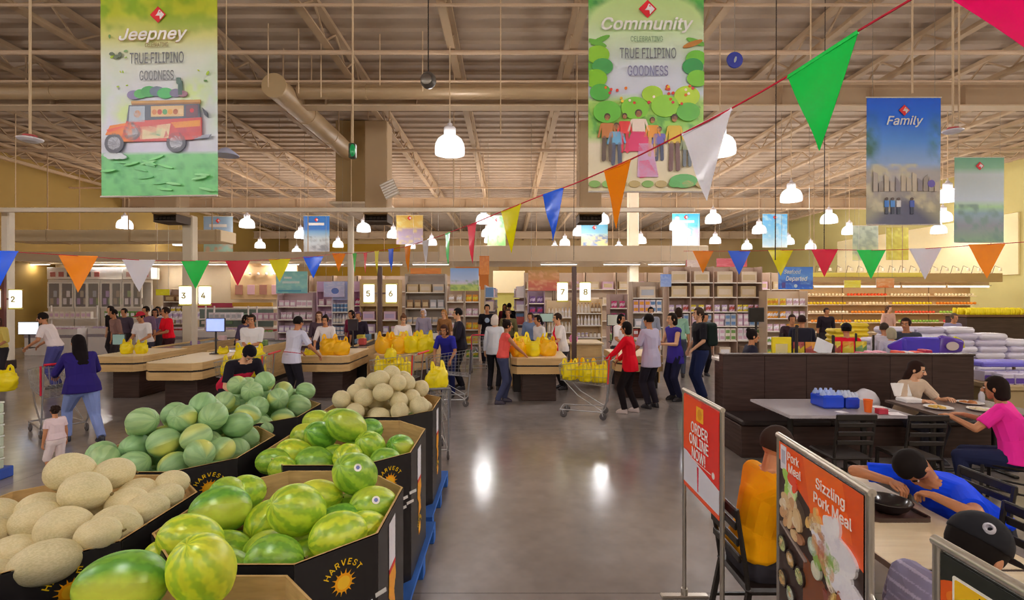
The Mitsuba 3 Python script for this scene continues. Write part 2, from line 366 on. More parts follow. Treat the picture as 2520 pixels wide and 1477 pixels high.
near = [(1107, 382, 'big bell shaped lamp hanging alone between the two large banners'), (1772, 382, 'bell shaped lamp half hidden behind the big white pennant'),
        (1947, 497, 'bright bell shaped lamp right of the big white pennant, below the green one'), (2332, 497, 'bell shaped lamp between the two right-hand banners'),
        (307, 563, 'bell shaped lamp below the jeepney banner, left of its column'), (608, 561, 'bell shaped lamp between the two small blue banners at the left'),
        (895, 571, 'bell shaped lamp just right of the small dark blue banner'), (1190, 551, 'bell shaped lamp between the red and yellow pennants'),
        (1480, 551, 'bell shaped lamp below the orange pennant'), (1755, 550, 'bell shaped lamp right of the small pink and teal banner'),
        (2040, 550, 'bell shaped lamp right of the small sky blue banner'), (2320, 546, 'bell shaped lamp under the family banner at right')]
for u, v, lab in near:
    d = FPX * (4.8 - CAM_Z) / (V0 - v)
    lamp((u - U0) / FPX * d, d, 4.8, lab, None)
for u, v in [(740, 587), (640, 611), (832, 609), (968, 586), (1010, 612), (730, 625), (1062, 604), (1200, 583), (1205, 598), (1425, 580), (1390, 605), (1365, 618), (1577, 600), (1523, 617), (1665, 566), (1868, 575), (1760, 600),
             (1940, 602), (1838, 614), (1995, 614), (2090, 577), (2310, 575), (2305, 600), (2485, 598), (1455, 622), (2200, 600), (440, 605), (330, 615), (100, 566)]:
    z = 4.8
    d = min(FPX * (z - CAM_Z) / (V0 - v), 41.0)
    x = (u - U0) / FPX * d
    if XL + 1 < x < XR - 1: lamp(x, d, z)
for x, y in [(-15.5, 9.0), (10.5, 8), (15.5, 8), (-1.1, 1.0), (-6.3, 1.5), (4.2, 1.0), (9.5, 2.5), (-11.5, 2), (15.5, 3), (-16.5, 2), (-1.1, -3.5), (4.2, -3.5), (-6.3, -3.5), (9.5, -3.5), (-11.5, -3.5), (18.5, 12)]:
    lamp(x, y, 4.8, 'white bell shaped high-bay lamp hanging outside the picture near the front', 'high-bay lamps near the front')
# ------------------------------------------------------------------ melon display
def f_watermelon(p, n, uv):
    # uv.x: turns around the fruit plus a whole number naming the variant, uv.y: from end to end
    k = dr.floor(uv.x / 8); u = (uv.x - 8 * k); t = uv.y
    a, b = dr.cos(u * 2 * PI), dr.sin(u * 2 * PI)
    w = fbm(a * 2.2 + k * 7, b * 2.2, t * 7, 3) - 0.5
    stripe = dr.sin((u + 0.055 * w) * 2 * PI * 9 + 2.2 * (noise(a * 1.5, b * 1.5, t * 11 + k * 3) - 0.5))
    s = smoothstep(-0.7, 0.9, stripe + 1.6 * (noise(a * 9, b * 9, t * 26 + k) - 0.5))
    h = dr.clip(k / 8, 0, 1)
    light = mix(lc('#5fa03a'), lc('#d2de36'), h)
    dark = mix(lc('#2c7026'), lc('#84b42e'), h)
    c = mix(light, dark, 0.12 + 0.62 * s) * (0.85 + 0.3 * fbm(a * 5, b * 5, t * 9 + k, 2))
    spot = smoothstep(0.80, 1.02, dr.cos((u - cell_rand(k, 3)) * 2 * PI) * 0.5 + 0.5 - 0.6 * dr.square(t - 0.5)) * smoothstep(0.45, 0.6, cell_rand(k, 2))
    return mix(c, lc('#d9dc4a'), 0.7 * spot)
MELON = bsdf('watermelon', {'type': 'principled', 'base_color': proc(f_watermelon), 'roughness': 0.33, 'specular': 0.5})
def f_honey(p, n, uv):
    k = dr.floor(uv.x / 8); u = uv.x - 8 * k; t = uv.y
    a, b = dr.cos(u * 2 * PI), dr.sin(u * 2 * PI)
    g = fbm(a * 3 + k, b * 3, t * 5, 3)
    net = smoothstep(0.42, 0.6, fbm(a * 22, b * 22, t * 40 + k, 2))
    c = mix(mix(lc('#cdbf96'), lc('#dccb9e'), cell_rand(k, 4)), lc('#b9b389'), 0.7 * g)
    return mix(c, lc('#e4d8b4'), 0.35 * net)
HONEY = bsdf('netted_melon', {'type': 'principled', 'base_color': proc(f_honey), 'roughness': 0.55, 'specular': 0.3})
def f_dull(p, n, uv):
    k = dr.floor(uv.x / 8); u = uv.x - 8 * k; t = uv.y
    a, b = dr.cos(u * 2 * PI), dr.sin(u * 2 * PI)
    st = dr.sin((u + 0.05 * (fbm(a * 2 + k, b * 2, t * 6, 2) - 0.5)) * 2 * PI * 9)
    g = fbm(a * 3 + k * 3, b * 3, t * 4, 3)
    c = mix(mix(lc('#8cb47c'), lc('#a9c48c'), cell_rand(k, 4)), lc('#6f9c66'), 0.30 * smoothstep(-0.3, 0.9, st) + 0.35 * g)
    spot = smoothstep(0.86, 1.0, dr.cos((u - cell_rand(k, 3)) * 2 * PI) * 0.5 + 0.5 - 0.5 * dr.square(t - .5)) * smoothstep(0.6, 0.8, cell_rand(k, 2))
    return mix(c, lc('#d8d45c'), 0.7 * spot)
DULL = bsdf('green_melon', {'type': 'principled', 'base_color': proc(f_dull), 'roughness': 0.42, 'specular': 0.35})
def f_card(p, n, uv):
    g = fbm(p.x * 14, p.y * 14, p.z * 60, 3)
    return mix(lc('#a5824f'), lc('#c6a673'), g)
CARD = bsdf('cardboard', {'type': 'principled', 'base_color': proc(f_card), 'roughness': 0.85, 'specular': 0.2})

def fruit_mesh(a, b, k, nu=40, nv=22, pear=0.0):
    """A fruit whose long axis is x; u runs around it, v from end to end."""
    t = np.linspace(0, 1, nv + 1)[:, None]; u = np.linspace(0, 1, nu + 1)[None, :]
    ang = t * PI
    r = np.sin(ang) * (1 + pear * np.cos(ang)) + 0.004
    x = -np.cos(ang) * a + 0 * u
    bump = 1 + 0.012 * np.cos(u * 2 * PI * 9)
    y, z = r * b * np.cos(u * 2 * PI) * bump, r * b * np.sin(u * 2 * PI) * bump
    v = np.stack([x, y, z], -1).reshape(-1, 3)
    i, j = np.meshgrid(np.arange(nv), np.arange(nu), indexing='ij')
    q = (i * (nu + 1) + j).ravel()
    f = np.vstack([np.stack([q, q + 1, q + nu + 2], 1), np.stack([q, q + nu + 2, q + nu + 1], 1)])
    uv = np.stack([np.clip(u + 0 * t, 0, 1) + 8 * k, t + 0 * u], -1).reshape(-1, 2)
    nn = np.stack([-np.cos(ang) * b / a + 0 * u, r * np.cos(u * 2 * PI), r * np.sin(u * 2 * PI)], -1).reshape(-1, 3)
    return v, f, uv
FRUIT = {}
def fruit_shape(kind, k, near=True):
    key = (kind, k, near)
    if key not in FRUIT:
        a, b, mat = {'watermelon': (.132, .104, MELON), 'melon': (.100, .078, HONEY), 'green': (.108, .094, DULL), 'cantaloupe': (.092, .086, HONEY)}[kind]
        g = random.Random(k * 31 + len(kind))
        v, f, uv = fruit_mesh(a * g.uniform(.93, 1.07), b * g.uniform(.94, 1.06), k, 40 if near else 22, 22 if near else 12, g.uniform(-.1, .1))
        FRUIT[key] = mikit.ply((v, f), mat, smooth=True, uv=uv)
    return FRUIT[key]
STEM = mk(tube([(0, 0, 0), (.004, 0, .006), (.012, .003, .012)], [.009, .006, .005], 6), MATTE, '#6b5a34', smooth=50)
STICKER = mk(cat(col(lathe([(.0005, .0), (.020, .0), (.020, .002), (.0005, .002)], 20), '#f2f0ee'), col(xf(lathe([(.0005, .0), (.010, .0), (.010, .0008), (.0005, .0008)], 16), mv(0, 0, .002)), '#6a74b8')), SATIN)
def spin(yaw, pitch, roll): return rot('z', yaw) @ rot('y', pitch) @ rot('x', roll)
def melon(kind, k, pos, yaw, pitch, roll, s, label, cat_, group, near=True, sticker=None):
    t = thing({'watermelon': 'watermelon', 'melon': 'pale_melon', 'green': 'green_melon', 'cantaloupe': 'cantaloupe'}[kind], label, cat_, group)
    M = mv(*pos) @ spin(yaw, pitch, roll) @ sc(s)
    put(t, 'rind', fruit_shape(kind, k, near), M)
    a = {'watermelon': .132, 'melon': .100, 'green': .108, 'cantaloupe': .092}[kind]
    if near: put(t, 'stem_scar', STEM, M @ mv(a * .965, 0, 0) @ rot('y', 90) @ sc(.9))
    if sticker is not None:
        # a sticker on the side that faces the direction 'sticker'
        d = np.asarray(sticker, float); d /= np.linalg.norm(d)
        R = M[:3, :3] / s; l = R.T @ d
        b = .104
        q = 1 / math.sqrt((l[0] / a) ** 2 + (l[1] / b) ** 2 + (l[2] / b) ** 2)
        loc = l * q * 1.03; nrm = loc / np.array([a * a, b * b, b * b]); nrm /= np.linalg.norm(nrm)
        x, y, z = frame(R @ nrm)
        S = np.eye(4); S[:3, 0], S[:3, 1], S[:3, 2] = x, y, z
        if np.linalg.det(S[:3, :3]) < 0: S[:3, 0] *= -1
        S[:3, 3] = np.asarray(pos) + R @ loc * s
        put(t, 'sticker', STICKER, S, label='small white round sticker')
    return t

def octagon(cx, cy, w, d, ch):
    hx, hy = w / 2, d / 2
    return [(cx - hx + ch, cy - hy), (cx + hx - ch, cy - hy), (cx + hx, cy - hy + ch), (cx + hx, cy + hy - ch), (cx + hx - ch, cy + hy), (cx - hx + ch, cy + hy), (cx - hx, cy + hy - ch), (cx - hx, cy - hy + ch)]
def sun_logo(M, s=1.0):
    """Orange sun with rays and the word over it, printed (drawn in x, y; reading along +x)."""
    rays = Point(0, 0).buffer(.038, 16)
    for i in range(14):
        a = i * 2 * PI / 14
        rays = rays.union(Polygon([(.034 * math.cos(a - .13), .034 * math.sin(a - .13)), (.056 * math.cos(a), .056 * math.sin(a)), (.034 * math.cos(a + .13), .034 * math.sin(a + .13))]))
    parts = [col(prism(rays, .002), '#f5a313'), col(prism(Point(0, 0).buffer(.028, 16), .0026), '#ffc62e')]
    word = 'HARVEST'
    for i, c in enumerate(word):
        a = math.radians(148 - i * 116 / (len(word) - 1))
        g = text(c, .024, .002)
        parts.append(col(xf(g, mv(.072 * math.cos(a), .072 * math.sin(a)) @ rot('z', math.degrees(a) - 90)), '#f2c21c'))
    return xf(cat(parts), M @ sc(s))
def face_frame(p, q, z):
    """Frame on the outside of the wall from p to q (walking with the outside on the right): x along p->q, y up, z outwards."""
    p, q = np.array([*p, z]), np.array([*q, z])
    x = (q - p) / np.linalg.norm(q - p); n = np.cross(x, [0, 0, 1.0])
    M = np.eye(4); M[:3, 0], M[:3, 1], M[:3, 2], M[:3, 3] = x, (0, 0, 1), n, (p + q) / 2
    return M
def bin_(label, cx, cy, w=1.0, d=1.05, ch=.26, z0=.15, z1=1.0, art=(), plain=False):
    t = thing('cardboard_bin', label, 'bin')
    P = octagon(cx, cy, w, d, ch); th = .011
    I = octagon(cx, cy, w - 2 * th, d - 2 * th, ch - th * .8)
    for i in range(8):
        p, q, a, b = P[i], P[(i + 1) % 8], I[i], I[(i + 1) % 8]
        v = np.array([[*p, z0], [*q, z0], [*q, z1], [*p, z1], [*a, z0], [*b, z0], [*b, z1], [*a, z1]])
        inner = (v[[4, 7, 6, 5, 3, 2, 6, 7, 0, 3, 7, 4, 1, 5, 6, 2]], np.array([[0, 1, 2], [0, 2, 3], [4, 5, 6], [4, 6, 7], [8, 9, 10], [8, 10, 11], [12, 13, 14], [12, 14, 15]]))
        k = put(t, 'side_panel', mk(inner, CARD))
        e = face_frame(p, q, z0)[:3, 2] * .0015
        sk = (v[[0, 1, 2, 3]] + e - np.array([0, 0, .004]), np.array([[0, 1, 2], [0, 2, 3]]))
        add(k, 'printed_face', sk, SATIN, '#1d1a1b' if not plain else '#3a3230', label='black printed outer face')
        L = math.dist(p, q)
        if i in art:
            F = face_frame(p, q, z1) @ mv(0, 0, .0035)
            if art[i] == 'sun':
                add(k, 'sun_print', cat(sun_logo(F @ mv(.02, -.15), 1.0)), SATIN, label='orange sun under an arch of yellow letters')
                rows = [col(xf(sbox_mesh(x, y, .055, .02), F @ rot('z', 8)), '#e8e6e2') for x, y in ((-.02, -.33), (.06, -.315), (.13, -.30), (.04, -.375), (.10, -.36))]
                add(k, 'white_print', cat(rows), SATIN)
            if art[i] == 'strip':
                add(k, 'price_sheet', xf(prism(sbox(-.075, -.27, .055, -.05), .0015), F), SATIN, '#e7e4ec', label='white paper sheet')
                zig = Polygon([(-.07, -.29), (.05, -.29), (.07, -.36), (.03, -.42), (.06, -.52), (-.05, -.55), (-.03, -.45), (-.08, -.4)])
                add(k, 'orange_print', cat(col(xf(prism(zig, .0015), F), '#e79a18'), col(xf(prism(sbox(-.07, -.295, .055, -.272), .002), F), '#c8202c'), sun_logo(F @ mv(0, -.64), .9)), SATIN, label='orange print with a red line')
    Q = Polygon(I)
    add(t, 'bottom_panel', prism(Q, .02, z0 + .003), CARD)
    return t
def sbox_mesh(x, y, w, h): return prism(sbox(x, y, x + w, y + h), .002)
def pallet(label, cx, cy, w=1.06, d=1.14, c='#2f5fae'):
    t = thing('pallet', label, 'pallet')
    for i in range(7):
        x = cx - w / 2 + .05 + i * (w - .1) / 6
        add(t, 'deck_board', cbox(x - .05, x + .05, cy - d / 2, cy + d / 2, .123, .146, .004), MATTE, c)
    for y in (cy - d / 2 + .05, cy, cy + d / 2 - .05):
        add(t, 'cross_board', cbox(cx - w / 2, cx + w / 2, y - .05, y + .05, .10, .123, .004), MATTE, c)
        add(t, 'skid', cbox(cx - w / 2, cx + w / 2, y - .05, y + .05, .0, .02, .004), MATTE, c)
        for x in (cx - w / 2 + .06, cx, cx + w / 2 - .06): add(t, 'block', cbox(x - .06, x + .06, y - .05, y + .05, .02, .10, .004), MATTE, c)

# right-hand column of bins (along the aisle), from the viewer back
BA, BB, BC = (-1.075, 2.475), (-1.15, 3.65), (-1.19, 4.87)
BD, BE, BF = (-2.16, 2.41), (-2.25, 3.50), (-2.32, 4.60)
BG, BI = (-1.07, 1.33), (-2.12, 1.28)
for (c, lb) in ((BA, 'under the big striped watermelon bin'), (BB, 'under the second watermelon bin along the aisle'), (BC, 'under the netted melon bin at the far end of the aisle side'),
                (BD, 'under the pale melon bin at the left'), (BE, 'under the left bin of dull green melons'), (BF, 'under the far left bin of dull green melons'),
                (BG, 'under the nearest bin at the bottom edge'), (BI, 'under the bin in the bottom left corner')):
    pallet('blue wooden pallet ' + lb, c[0] + .01, c[1])
bin_('open black printed cardboard bin of large striped watermelons at front centre', *BA, art={0: 'sun', 1: 'sun', 2: 'strip', 3: 'strip'})
bin_('black printed cardboard bin of watermelons, second along the aisle', *BB, d=1.12, art={1: 'sun', 2: 'strip', 3: 'strip'})
bin_('black printed cardboard bin of netted melons, third along the aisle', *BC, d=1.1, art={2: 'strip', 3: 'strip'})
bin_('black printed cardboard bin full of pale beige melons at the left', *BD, art={1: 'sun', 0: 'sun'})
bin_('cardboard bin of dull green melons behind the pale melons', *BE, art={1: 'sun'})
bin_('cardboard bin of dull green melons, farthest of the left row', *BF)
bin_('nearest cardboard bin cut by the bottom edge with two big watermelons', *BG, d=1.1)
bin_('cardboard bin in the bottom left corner, only its rim showing', *BI, d=1.0)

GR = 'striped watermelons heaped in the front centre bin'
def relax(items, r, fixed=0, n=40):
    P = np.array([i['p'] for i in items]); R = np.array([i['r'] for i in items])
    for _ in range(n):
        D = P[:, None] - P[None]; L = np.linalg.norm(D, axis=-1) + np.eye(len(P)) * 9
        ov = np.maximum(0, (R[:, None] + R[None]) - L)
        P = P + 0.35 * (D / L[..., None] * ov[..., None]).sum(1) * np.array([1, 1, .6])
    for i, p in zip(items, P): i['p'] = p
def heap(cx, cy, w, d, r, n, ztop, seed, mound=.12, zmin=.55):
    """Positions of balls dropped into a bin until the heap is full."""
    g = np.random.default_rng(seed); P = []
    hx, hy = w / 2 - r - .02, d / 2 - r - .02
    miss = 0
    for _ in range(4000):
        if len(P) >= n or miss > 40: break
        c = np.stack([g.uniform(-hx, hx, 30), g.uniform(-hy, hy, 30)], 1)
        c = c[np.abs(c[:, 0]) / hx + np.abs(c[:, 1]) / hy < 1.62]
        best = None
        for q in c:
            z = zmin
            for p in P:
                e = math.hypot(q[0] - p[0], q[1] - p[1])
                if e < 2 * r * .97: z = max(z, p[2] + math.sqrt((2 * r * .97) ** 2 - e * e))
            lim = ztop + mound * (1 - max(abs(q[0]) / hx, abs(q[1]) / hy) ** 2)
            if z < lim and (best is None or z < best[2]): best = (q[0], q[1], z)
        if best: P.append(best)
        else: miss += 1
    return [(cx + p[0], cy + p[1], p[2]) for p in P]
# fruits placed as the photograph shows them: u, v, distance, kind variant, yaw, pitch, size
A_ = [(497, 1222, 2.62, 2, 15, 40, .82, 'round dark striped watermelon at the left corner of the front centre bin'),
      (560, 1272, 2.48, 1, 50, 15, 1.12, 'long dark green watermelon lying left in the front centre bin'),
      (602, 1216, 2.70, 5, 60, 10, .85, 'watermelon with pale yellow top behind the long dark one'),
      (645, 1285, 2.55, 7, 80, -10, .95, 'yellowish striped watermelon in the middle of the front centre bin'),
      (475, 1338, 2.20, 8, 40, 25, 1.0, 'yellow green watermelon tilted at the left wall of the front centre bin'),
      (735, 1280, 2.36, 6, 55, 30, 1.08, 'plump bright green watermelon at the centre of the front bin'),
      (797, 1238, 2.62, 8, 20, 5, .92, 'yellow green watermelon behind the plump bright one'),
      (880, 1184, 2.66, 3, 65, 35, 1.02, 'dark green watermelon with a sticker perched highest at the back corner'),
      (920, 1240, 2.60, 4, 35, 10, .98, 'dark green watermelon with a sticker at the right wall of the front bin'),
      (830, 1290, 2.48, 1, 10, 0, .90, 'small mid green watermelon right of the plump bright one'),
      (815, 1325, 2.34, 7, 30, -5, 1.0, 'green and yellow watermelon lying low right of centre'),
      (898, 1305, 2.40, 8, 40, 10, .88, 'small yellowish watermelon by the front right rim'),
      (692, 1366, 2.20, 2, 15, 5, .96, 'light striped green watermelon near the front rim'),
      (592, 1376, 2.24, 3, 0, 10, .95, 'dark watermelon with a sticker low in the front left of the bin'),
      (785, 1348, 2.32, 5, 20, 0, .85, 'pale yellow watermelon half hidden at the front rim'),
      (652, 1350, 2.34, 4, 70, 0, .9, 'very dark watermelon deep in the gap at the centre'),
      (392, 1362, 2.18, 8, 10, 0, .78, 'small yellow watermelon at the left edge of the front bin'),
      (560, 1335, 2.36, 4, 20, 0, .9, 'dark watermelon deep between the two left ones'),
      (715, 1325, 2.45, 3, 0, 0, .9, 'dark watermelon below the plump bright one'),
      (860, 1255, 2.72, 4, 0, 0, .9, 'dark watermelon under the two with stickers')]
def hand(rows, kind, catg, grp, rad, c, w=1.0, d=1.05, stick=()):
    it = []
    for u, v, d, k, yaw, pitch, s, lab in rows:
        it.append(dict(p=at(u, v, d), r=rad * s, a=(k, yaw, pitch, s, lab)))
    relax(it, rad, n=25)
    for x in it:
        p, r = x['p'], x['r'] * 1.02
        if p[2] - r * .5 < 1.0:
            hx, hy = w / 2 - .012 - r, d / 2 - .012 - r
            q = np.array([np.clip(p[0] - c[0], -hx, hx), np.clip(p[1] - c[1], -hy, hy)])
            e = abs(q[0]) + abs(q[1]) - (hx + hy - .235)
            if e > 0: q -= np.sign(q) * e / 2
            x['p'] = np.array([c[0] + q[0], c[1] + q[1], p[2]])
    for i, x in enumerate(it):
        k, yaw, pitch, s, lab = x['a']
        v = np.array([0, 0, CAM_Z]) - x['p']
        melon(kind, k, x['p'], yaw, pitch, (k * 97 + i * 53) % 360, s, lab, 'melon' if kind != 'watermelon' else 'watermelon', grp, True, v + np.array([.1, 0, .3]) * np.linalg.norm(v) if i in stick else None)
    return [(x['p'], x['r']) for x in it]
def fill(cx, cy, kind, catg, grp, lab, taken, r, z, n, seed, w=.74, d=.78):
    """More of the same fruit underneath, seen through the gaps."""
    g = np.random.default_rng(seed); got = []
    for _ in range(4000):
        if len(got) >= n: break
        q = np.array([cx + g.uniform(-w / 2, w / 2), cy + g.uniform(-d / 2, d / 2), z + g.uniform(-.05, .03)])
        if abs(q[0] - cx) + abs(q[1] - cy) > w / 2 + d / 2 - .17: continue
        if all(np.linalg.norm(q - p) > (r + s) * .93 for p, s in taken + got): got.append((q, r))
    for i, (q, _) in enumerate(got):
        melon(kind, int(g.integers(0, 9)), q, g.uniform(0, 180), g.uniform(-10, 10), g.uniform(0, 360), r / {'watermelon': .111, 'melon': .083, 'green': .097, 'cantaloupe': .088}[kind], lab, catg, grp)
tk = hand(A_, 'watermelon', 'watermelon', GR, .113, BA, stick=(7, 8, 13))
fill(*BA, 'watermelon', 'watermelon', GR, 'green watermelon deep in the front centre bin under the others', tk, .108, .78, 14, 3)
G_ = [(480, 1408, 1.64, 8, 75, 62, .98, 'big yellow green watermelon standing up at the bottom edge of the picture'),
      (322, 1437, 1.60, 1, 25, 12, 1.0, 'big dark green watermelon at the bottom edge beside the yellow one')]
tk = hand(G_, 'watermelon', 'watermelon', 'watermelons in the nearest bin', .118, BG, d=1.1)
for k, (p, r) in enumerate(list(tk)):
    q = p + np.array([-.02, -.05, -.205]); tk.append((q, .108))
    melon('watermelon', 3 + k, q, 30 * k, 5, 40, .97, 'green watermelon propping up the two big ones in the nearest bin', 'watermelon', 'watermelons in the nearest bin')
fill(BG[0] - .1, BG[1] + .02, 'watermelon', 'watermelon', 'watermelons in the nearest bin', 'watermelon below the rim of the nearest bin', tk, .108, .68, 12, 17, .66, .74)
fill(BG[0] - .2, BG[1] + .02, 'watermelon', 'watermelon', 'watermelons in the nearest bin', 'watermelon below the rim of the nearest bin', tk, .11, .86, 8, 9, .5, .6)
B_ = [(662, 1132, 3.32, 3, 10, 0, .82, 'dark green watermelon at the left corner of the second bin'),
      (737, 1112, 3.42, 8, 30, 20, .98, 'yellow green watermelon at the left of the second bin'),
      (768, 1140, 3.28, 2, 15, 5, 1.05, 'long mid green watermelon lying at the front of the second bin'),
      (792, 1086, 3.52, 1, 60, 30, .98, 'green watermelon left of the topmost one in the second bin'),
      (850, 1064, 3.52, 3, 40, 30, 1.08, 'large dark watermelon on top of the second bin'),
      (832, 1040, 3.78, 5, 20, 0, .95, 'watermelon with a pale yellow patch behind the topmost one'),
      (855, 1126, 3.30, 7, 80, 10, .85, 'yellow striped watermelon at the front of the second bin'),
      (920, 1097, 3.50, 4, 60, 40, .98, 'dark striped watermelon at the right of the second bin'),
      (970, 1104, 3.55, 1, 70, 30, .95, 'mid green watermelon by the right wall of the second bin'),
      (780, 1040, 3.95, 4, 0, 0, .92, 'dark watermelon at the back left of the second bin'),
      (737, 1072, 3.80, 5, 20, 0, .88, 'pale yellow watermelon at the back left wall'),
      (945, 1130, 3.38, 2, 30, 0, .86, 'small green watermelon in the front right corner of the second bin'),
      (905, 1060, 3.95, 1, 30, 0, .92, 'mid green watermelon at the back of the second bin'),
      (820, 1112, 3.5, 4, 30, 0, .85, 'dark watermelon deep at the middle of the second bin'),
      (700, 1152, 3.18, 5, 0, 0, .7, 'small pale watermelon at the front rim of the second bin')]
tk = hand(B_, 'watermelon', 'watermelon', 'watermelons heaped in the second bin along the aisle', .112, BB, d=1.12)
fill(*BB, 'watermelon', 'watermelon', 'watermelons heaped in the second bin along the aisle', 'watermelon deep in the second bin under the others', tk, .108, .80, 12, 5)
D_ = [(165, 1176, 2.50, 1, 20, 10, 1.12, 'pale melon resting highest at the back left of its bin'), (281, 1182, 2.58, 3, 35, 5, .95, 'pale melon second from the highest at the back'),
      (213, 1229, 2.36, 2, 15, 10, 1.12, 'large smooth pale melon in front of the highest one'), (402, 1194, 2.66, 6, 10, 0, .82, 'small pale melon at the back right corner of its bin'),
      (345, 1206, 2.60, 4, 30, 0, .9, 'pale melon at the back wall left of the small one'), (307, 1243, 2.42, 5, 10, 5, 1.02, 'pale melon right of the large smooth one'),
      (388, 1232, 2.50, 7, 50, 0, .86, 'pale melon near the right wall of its bin'), (424, 1250, 2.44, 0, 40, 0, .92, 'pale melon touching the right wall beside the watermelon bin'),
      (102, 1246, 2.40, 8, 25, 0, 1.0, 'pale greenish melon left of the large smooth one'), (70, 1286, 2.26, 3, 15, 0, 1.06, 'pale melon at the left in the middle row'),
      (152, 1300, 2.22, 1, 30, 5, 1.1, 'pale oval melon in the middle row'), (258, 1290, 2.26, 6, 60, 0, .92, 'pale melon at the centre of the middle row'),
      (331, 1300, 2.24, 2, 25, 8, 1.0, 'pale melon at the right end of the middle row'), (213, 1325, 2.14, 5, 20, 0, .9, 'yellowish pale melon in the front row'),
      (136, 1365, 2.06, 7, 30, 0, 1.14, 'large pale melon in front at the rim'), (42, 1366, 2.10, 4, 20, 0, 1.0, 'pale melon at the left of the front row'),
      (44, 1398, 2.02, 0, 25, 0, .92, 'pale melon low at the front left rim'), (-8, 1322, 2.18, 2, 40, 0, 1.0, 'pale melon cut by the left edge of the picture'),
      (8, 1266, 2.36, 6, 10, 0, .95, 'pale melon at the left edge in the back row'), (260, 1236, 2.55, 4, 0, 0, .85, 'pale melon wedged behind the middle row'),
      (-50, 1370, 2.1, 1, 0, 0, .9, 'pale melon beyond the left edge of the picture')]
tk = hand(D_, 'melon', 'melon', 'pale beige melons in the left front bin', .087, BD)
fill(*BD, 'melon', 'melon', 'pale beige melons in the left front bin', 'pale melon under the others in the left front bin', tk, .085, .80, 18, 6)
for c, kind, lab, grp, r, n, s in ((BE, 'green', 'dull green melon heaped in the left bin behind the pale melons', 'dull green melons in the middle left bin', .092, 90, 21),
                                   (BF, 'green', 'dull green melon heaped in the farthest left bin', 'dull green melons in the far left bin', .092, 90, 22),
                                   (BC, 'cantaloupe', 'pale netted melon heaped in the third bin along the aisle', 'netted melons in the third bin along the aisle', .087, 96, 23)):
    g = np.random.default_rng(s)
    for p in heap(*c, 1.02, 1.08, r, n, 1.045, s, mound=.24, zmin=.72):
        k = kind if not (kind == 'cantaloupe' and g.random() < .07) else 'green'
        melon(k, int(g.integers(0, 9)), p, g.uniform(0, 180), g.uniform(-25, 25), g.uniform(0, 360), r / (.097 if kind == 'green' else .088) * g.uniform(.92, 1.02),
              lab if k == kind else 'dull green melon lying among the pale netted melons', 'melon', grp, False)
# ------------------------------------------------------------------ pennants on their strings
PCOL = dict(blue='#1464ff', orange='#ff9008', white='#f2f1ff', green='#14d254', red='#e61244', yellow='#f6ec00', pink='#ff0a6c')
def pennant_mesh(w, h, seed):
    n = 8; v = []; g = random.Random(seed)
    a, b = g.uniform(.004, .012), g.uniform(0, 6)
    for i in range(n + 1):
        t = i / n; hw = w / 2 * (1 - t) + .0015
        for j in range(5):
            x = (j / 4 * 2 - 1) * hw
            v.append((x, a * math.sin(b + t * 5 + x * 14) * (0.25 + t), -t * h))
    v = np.array(v); f = []
    for i in range(n):
        for j in range(4):
            q = i * 5 + j; f += [[q, q + 5, q + 6], [q, q + 6, q + 1]]
    f = np.array(f); m = len(v)
    v2 = np.vstack([v + [0, -.0008, 0], v + [0, .0008, 0]])
    return v2, np.vstack([f, f[:, ::-1] + m])
def pennant(c, p, q, h, label, grp=None, sway=0.0):
    """A pennant with its top edge from p to q."""
    p, q = np.asarray(p, float), np.asarray(q, float)
    w = np.linalg.norm(q - p); x = (q - p) / w
    z = np.array([0, 0, 1.0]); y = np.cross(z, x); y /= np.linalg.norm(y)
    M = np.eye(4); M[:3, 0], M[:3, 1], M[:3, 2], M[:3, 3] = x, y, z, (p + q) / 2
    t = thing('pennant', label, 'pennant', grp)
    M0 = M.copy(); M[:3, 2] -= x * sway
    k = abs(hash((round(p[0], 3), c))) % 1000
    put(t, 'sheet', mk(pennant_mesh(w, h, int(p[1] * 100)), GLOSS, PCOL[c], smooth=True), M)
    put(t, 'hem', mk(box(-w / 2, w / 2, -.004, .004, -.012, .004), SATIN, PCOL[c]), M, label='folded top hem') if not sway else None
    return t
S1 = [('pink', 2.33, -230, -60, 200, .46, 1.95), ]
# main string: colour, centre u, top v, distance, side-on width in pixels
main = [('green', 2032, 128, 2.22, 'large green pennant at the upper right'), ('white', 1733, 302, 2.72, 'large white pennant overlapping the family picture banner'),
        ('orange', 1517, 408, 3.40, 'orange pennant hanging in front of the family picture banner'), ('blue', 1364, 470, 4.35, 'blue pennant left of the family picture banner'),
        ('yellow', 1256, 512, 4.75, 'yellow pennant high at the centre of the picture'), ('red', 1160, 552, 5.4, 'pink red pennant next to the yellow one at the centre'),
        ('green', 1102, 574, 6.6, 'green pennant left of the pink red one at the centre'), ('white', 1048, 592, 7.6, 'white pennant in the receding middle string'),
        ('orange', 1003, 606, 8.2, 'orange pennant above the lit number signs'), ('blue', 962, 613, 8.9, 'narrow blue pennant over the right lit number sign'),
        ('yellow', 927, 618, 9.6, 'narrow yellow pennant over the left lit number sign'), ('red', 899, 622, 10.3, 'narrow red pennant near the end of the middle string'),
        ('green', 873, 624, 11.0, 'narrow green pennant at the end of the middle string')]
MP = [at(u, v, d) for _, u, v, d, _ in main]
path = np.array(MP)
first = at(2420, -112, 1.5)
string = [at(2760, -300, 1.22), first] + MP + [at(845, 624, 11.6)]
sp = np.array(string)
tq = np.concatenate([[0], np.cumsum(np.linalg.norm(np.diff(sp, axis=0), axis=1))])
from scipy.interpolate import PchipInterpolator
SP = PchipInterpolator(tq, sp)
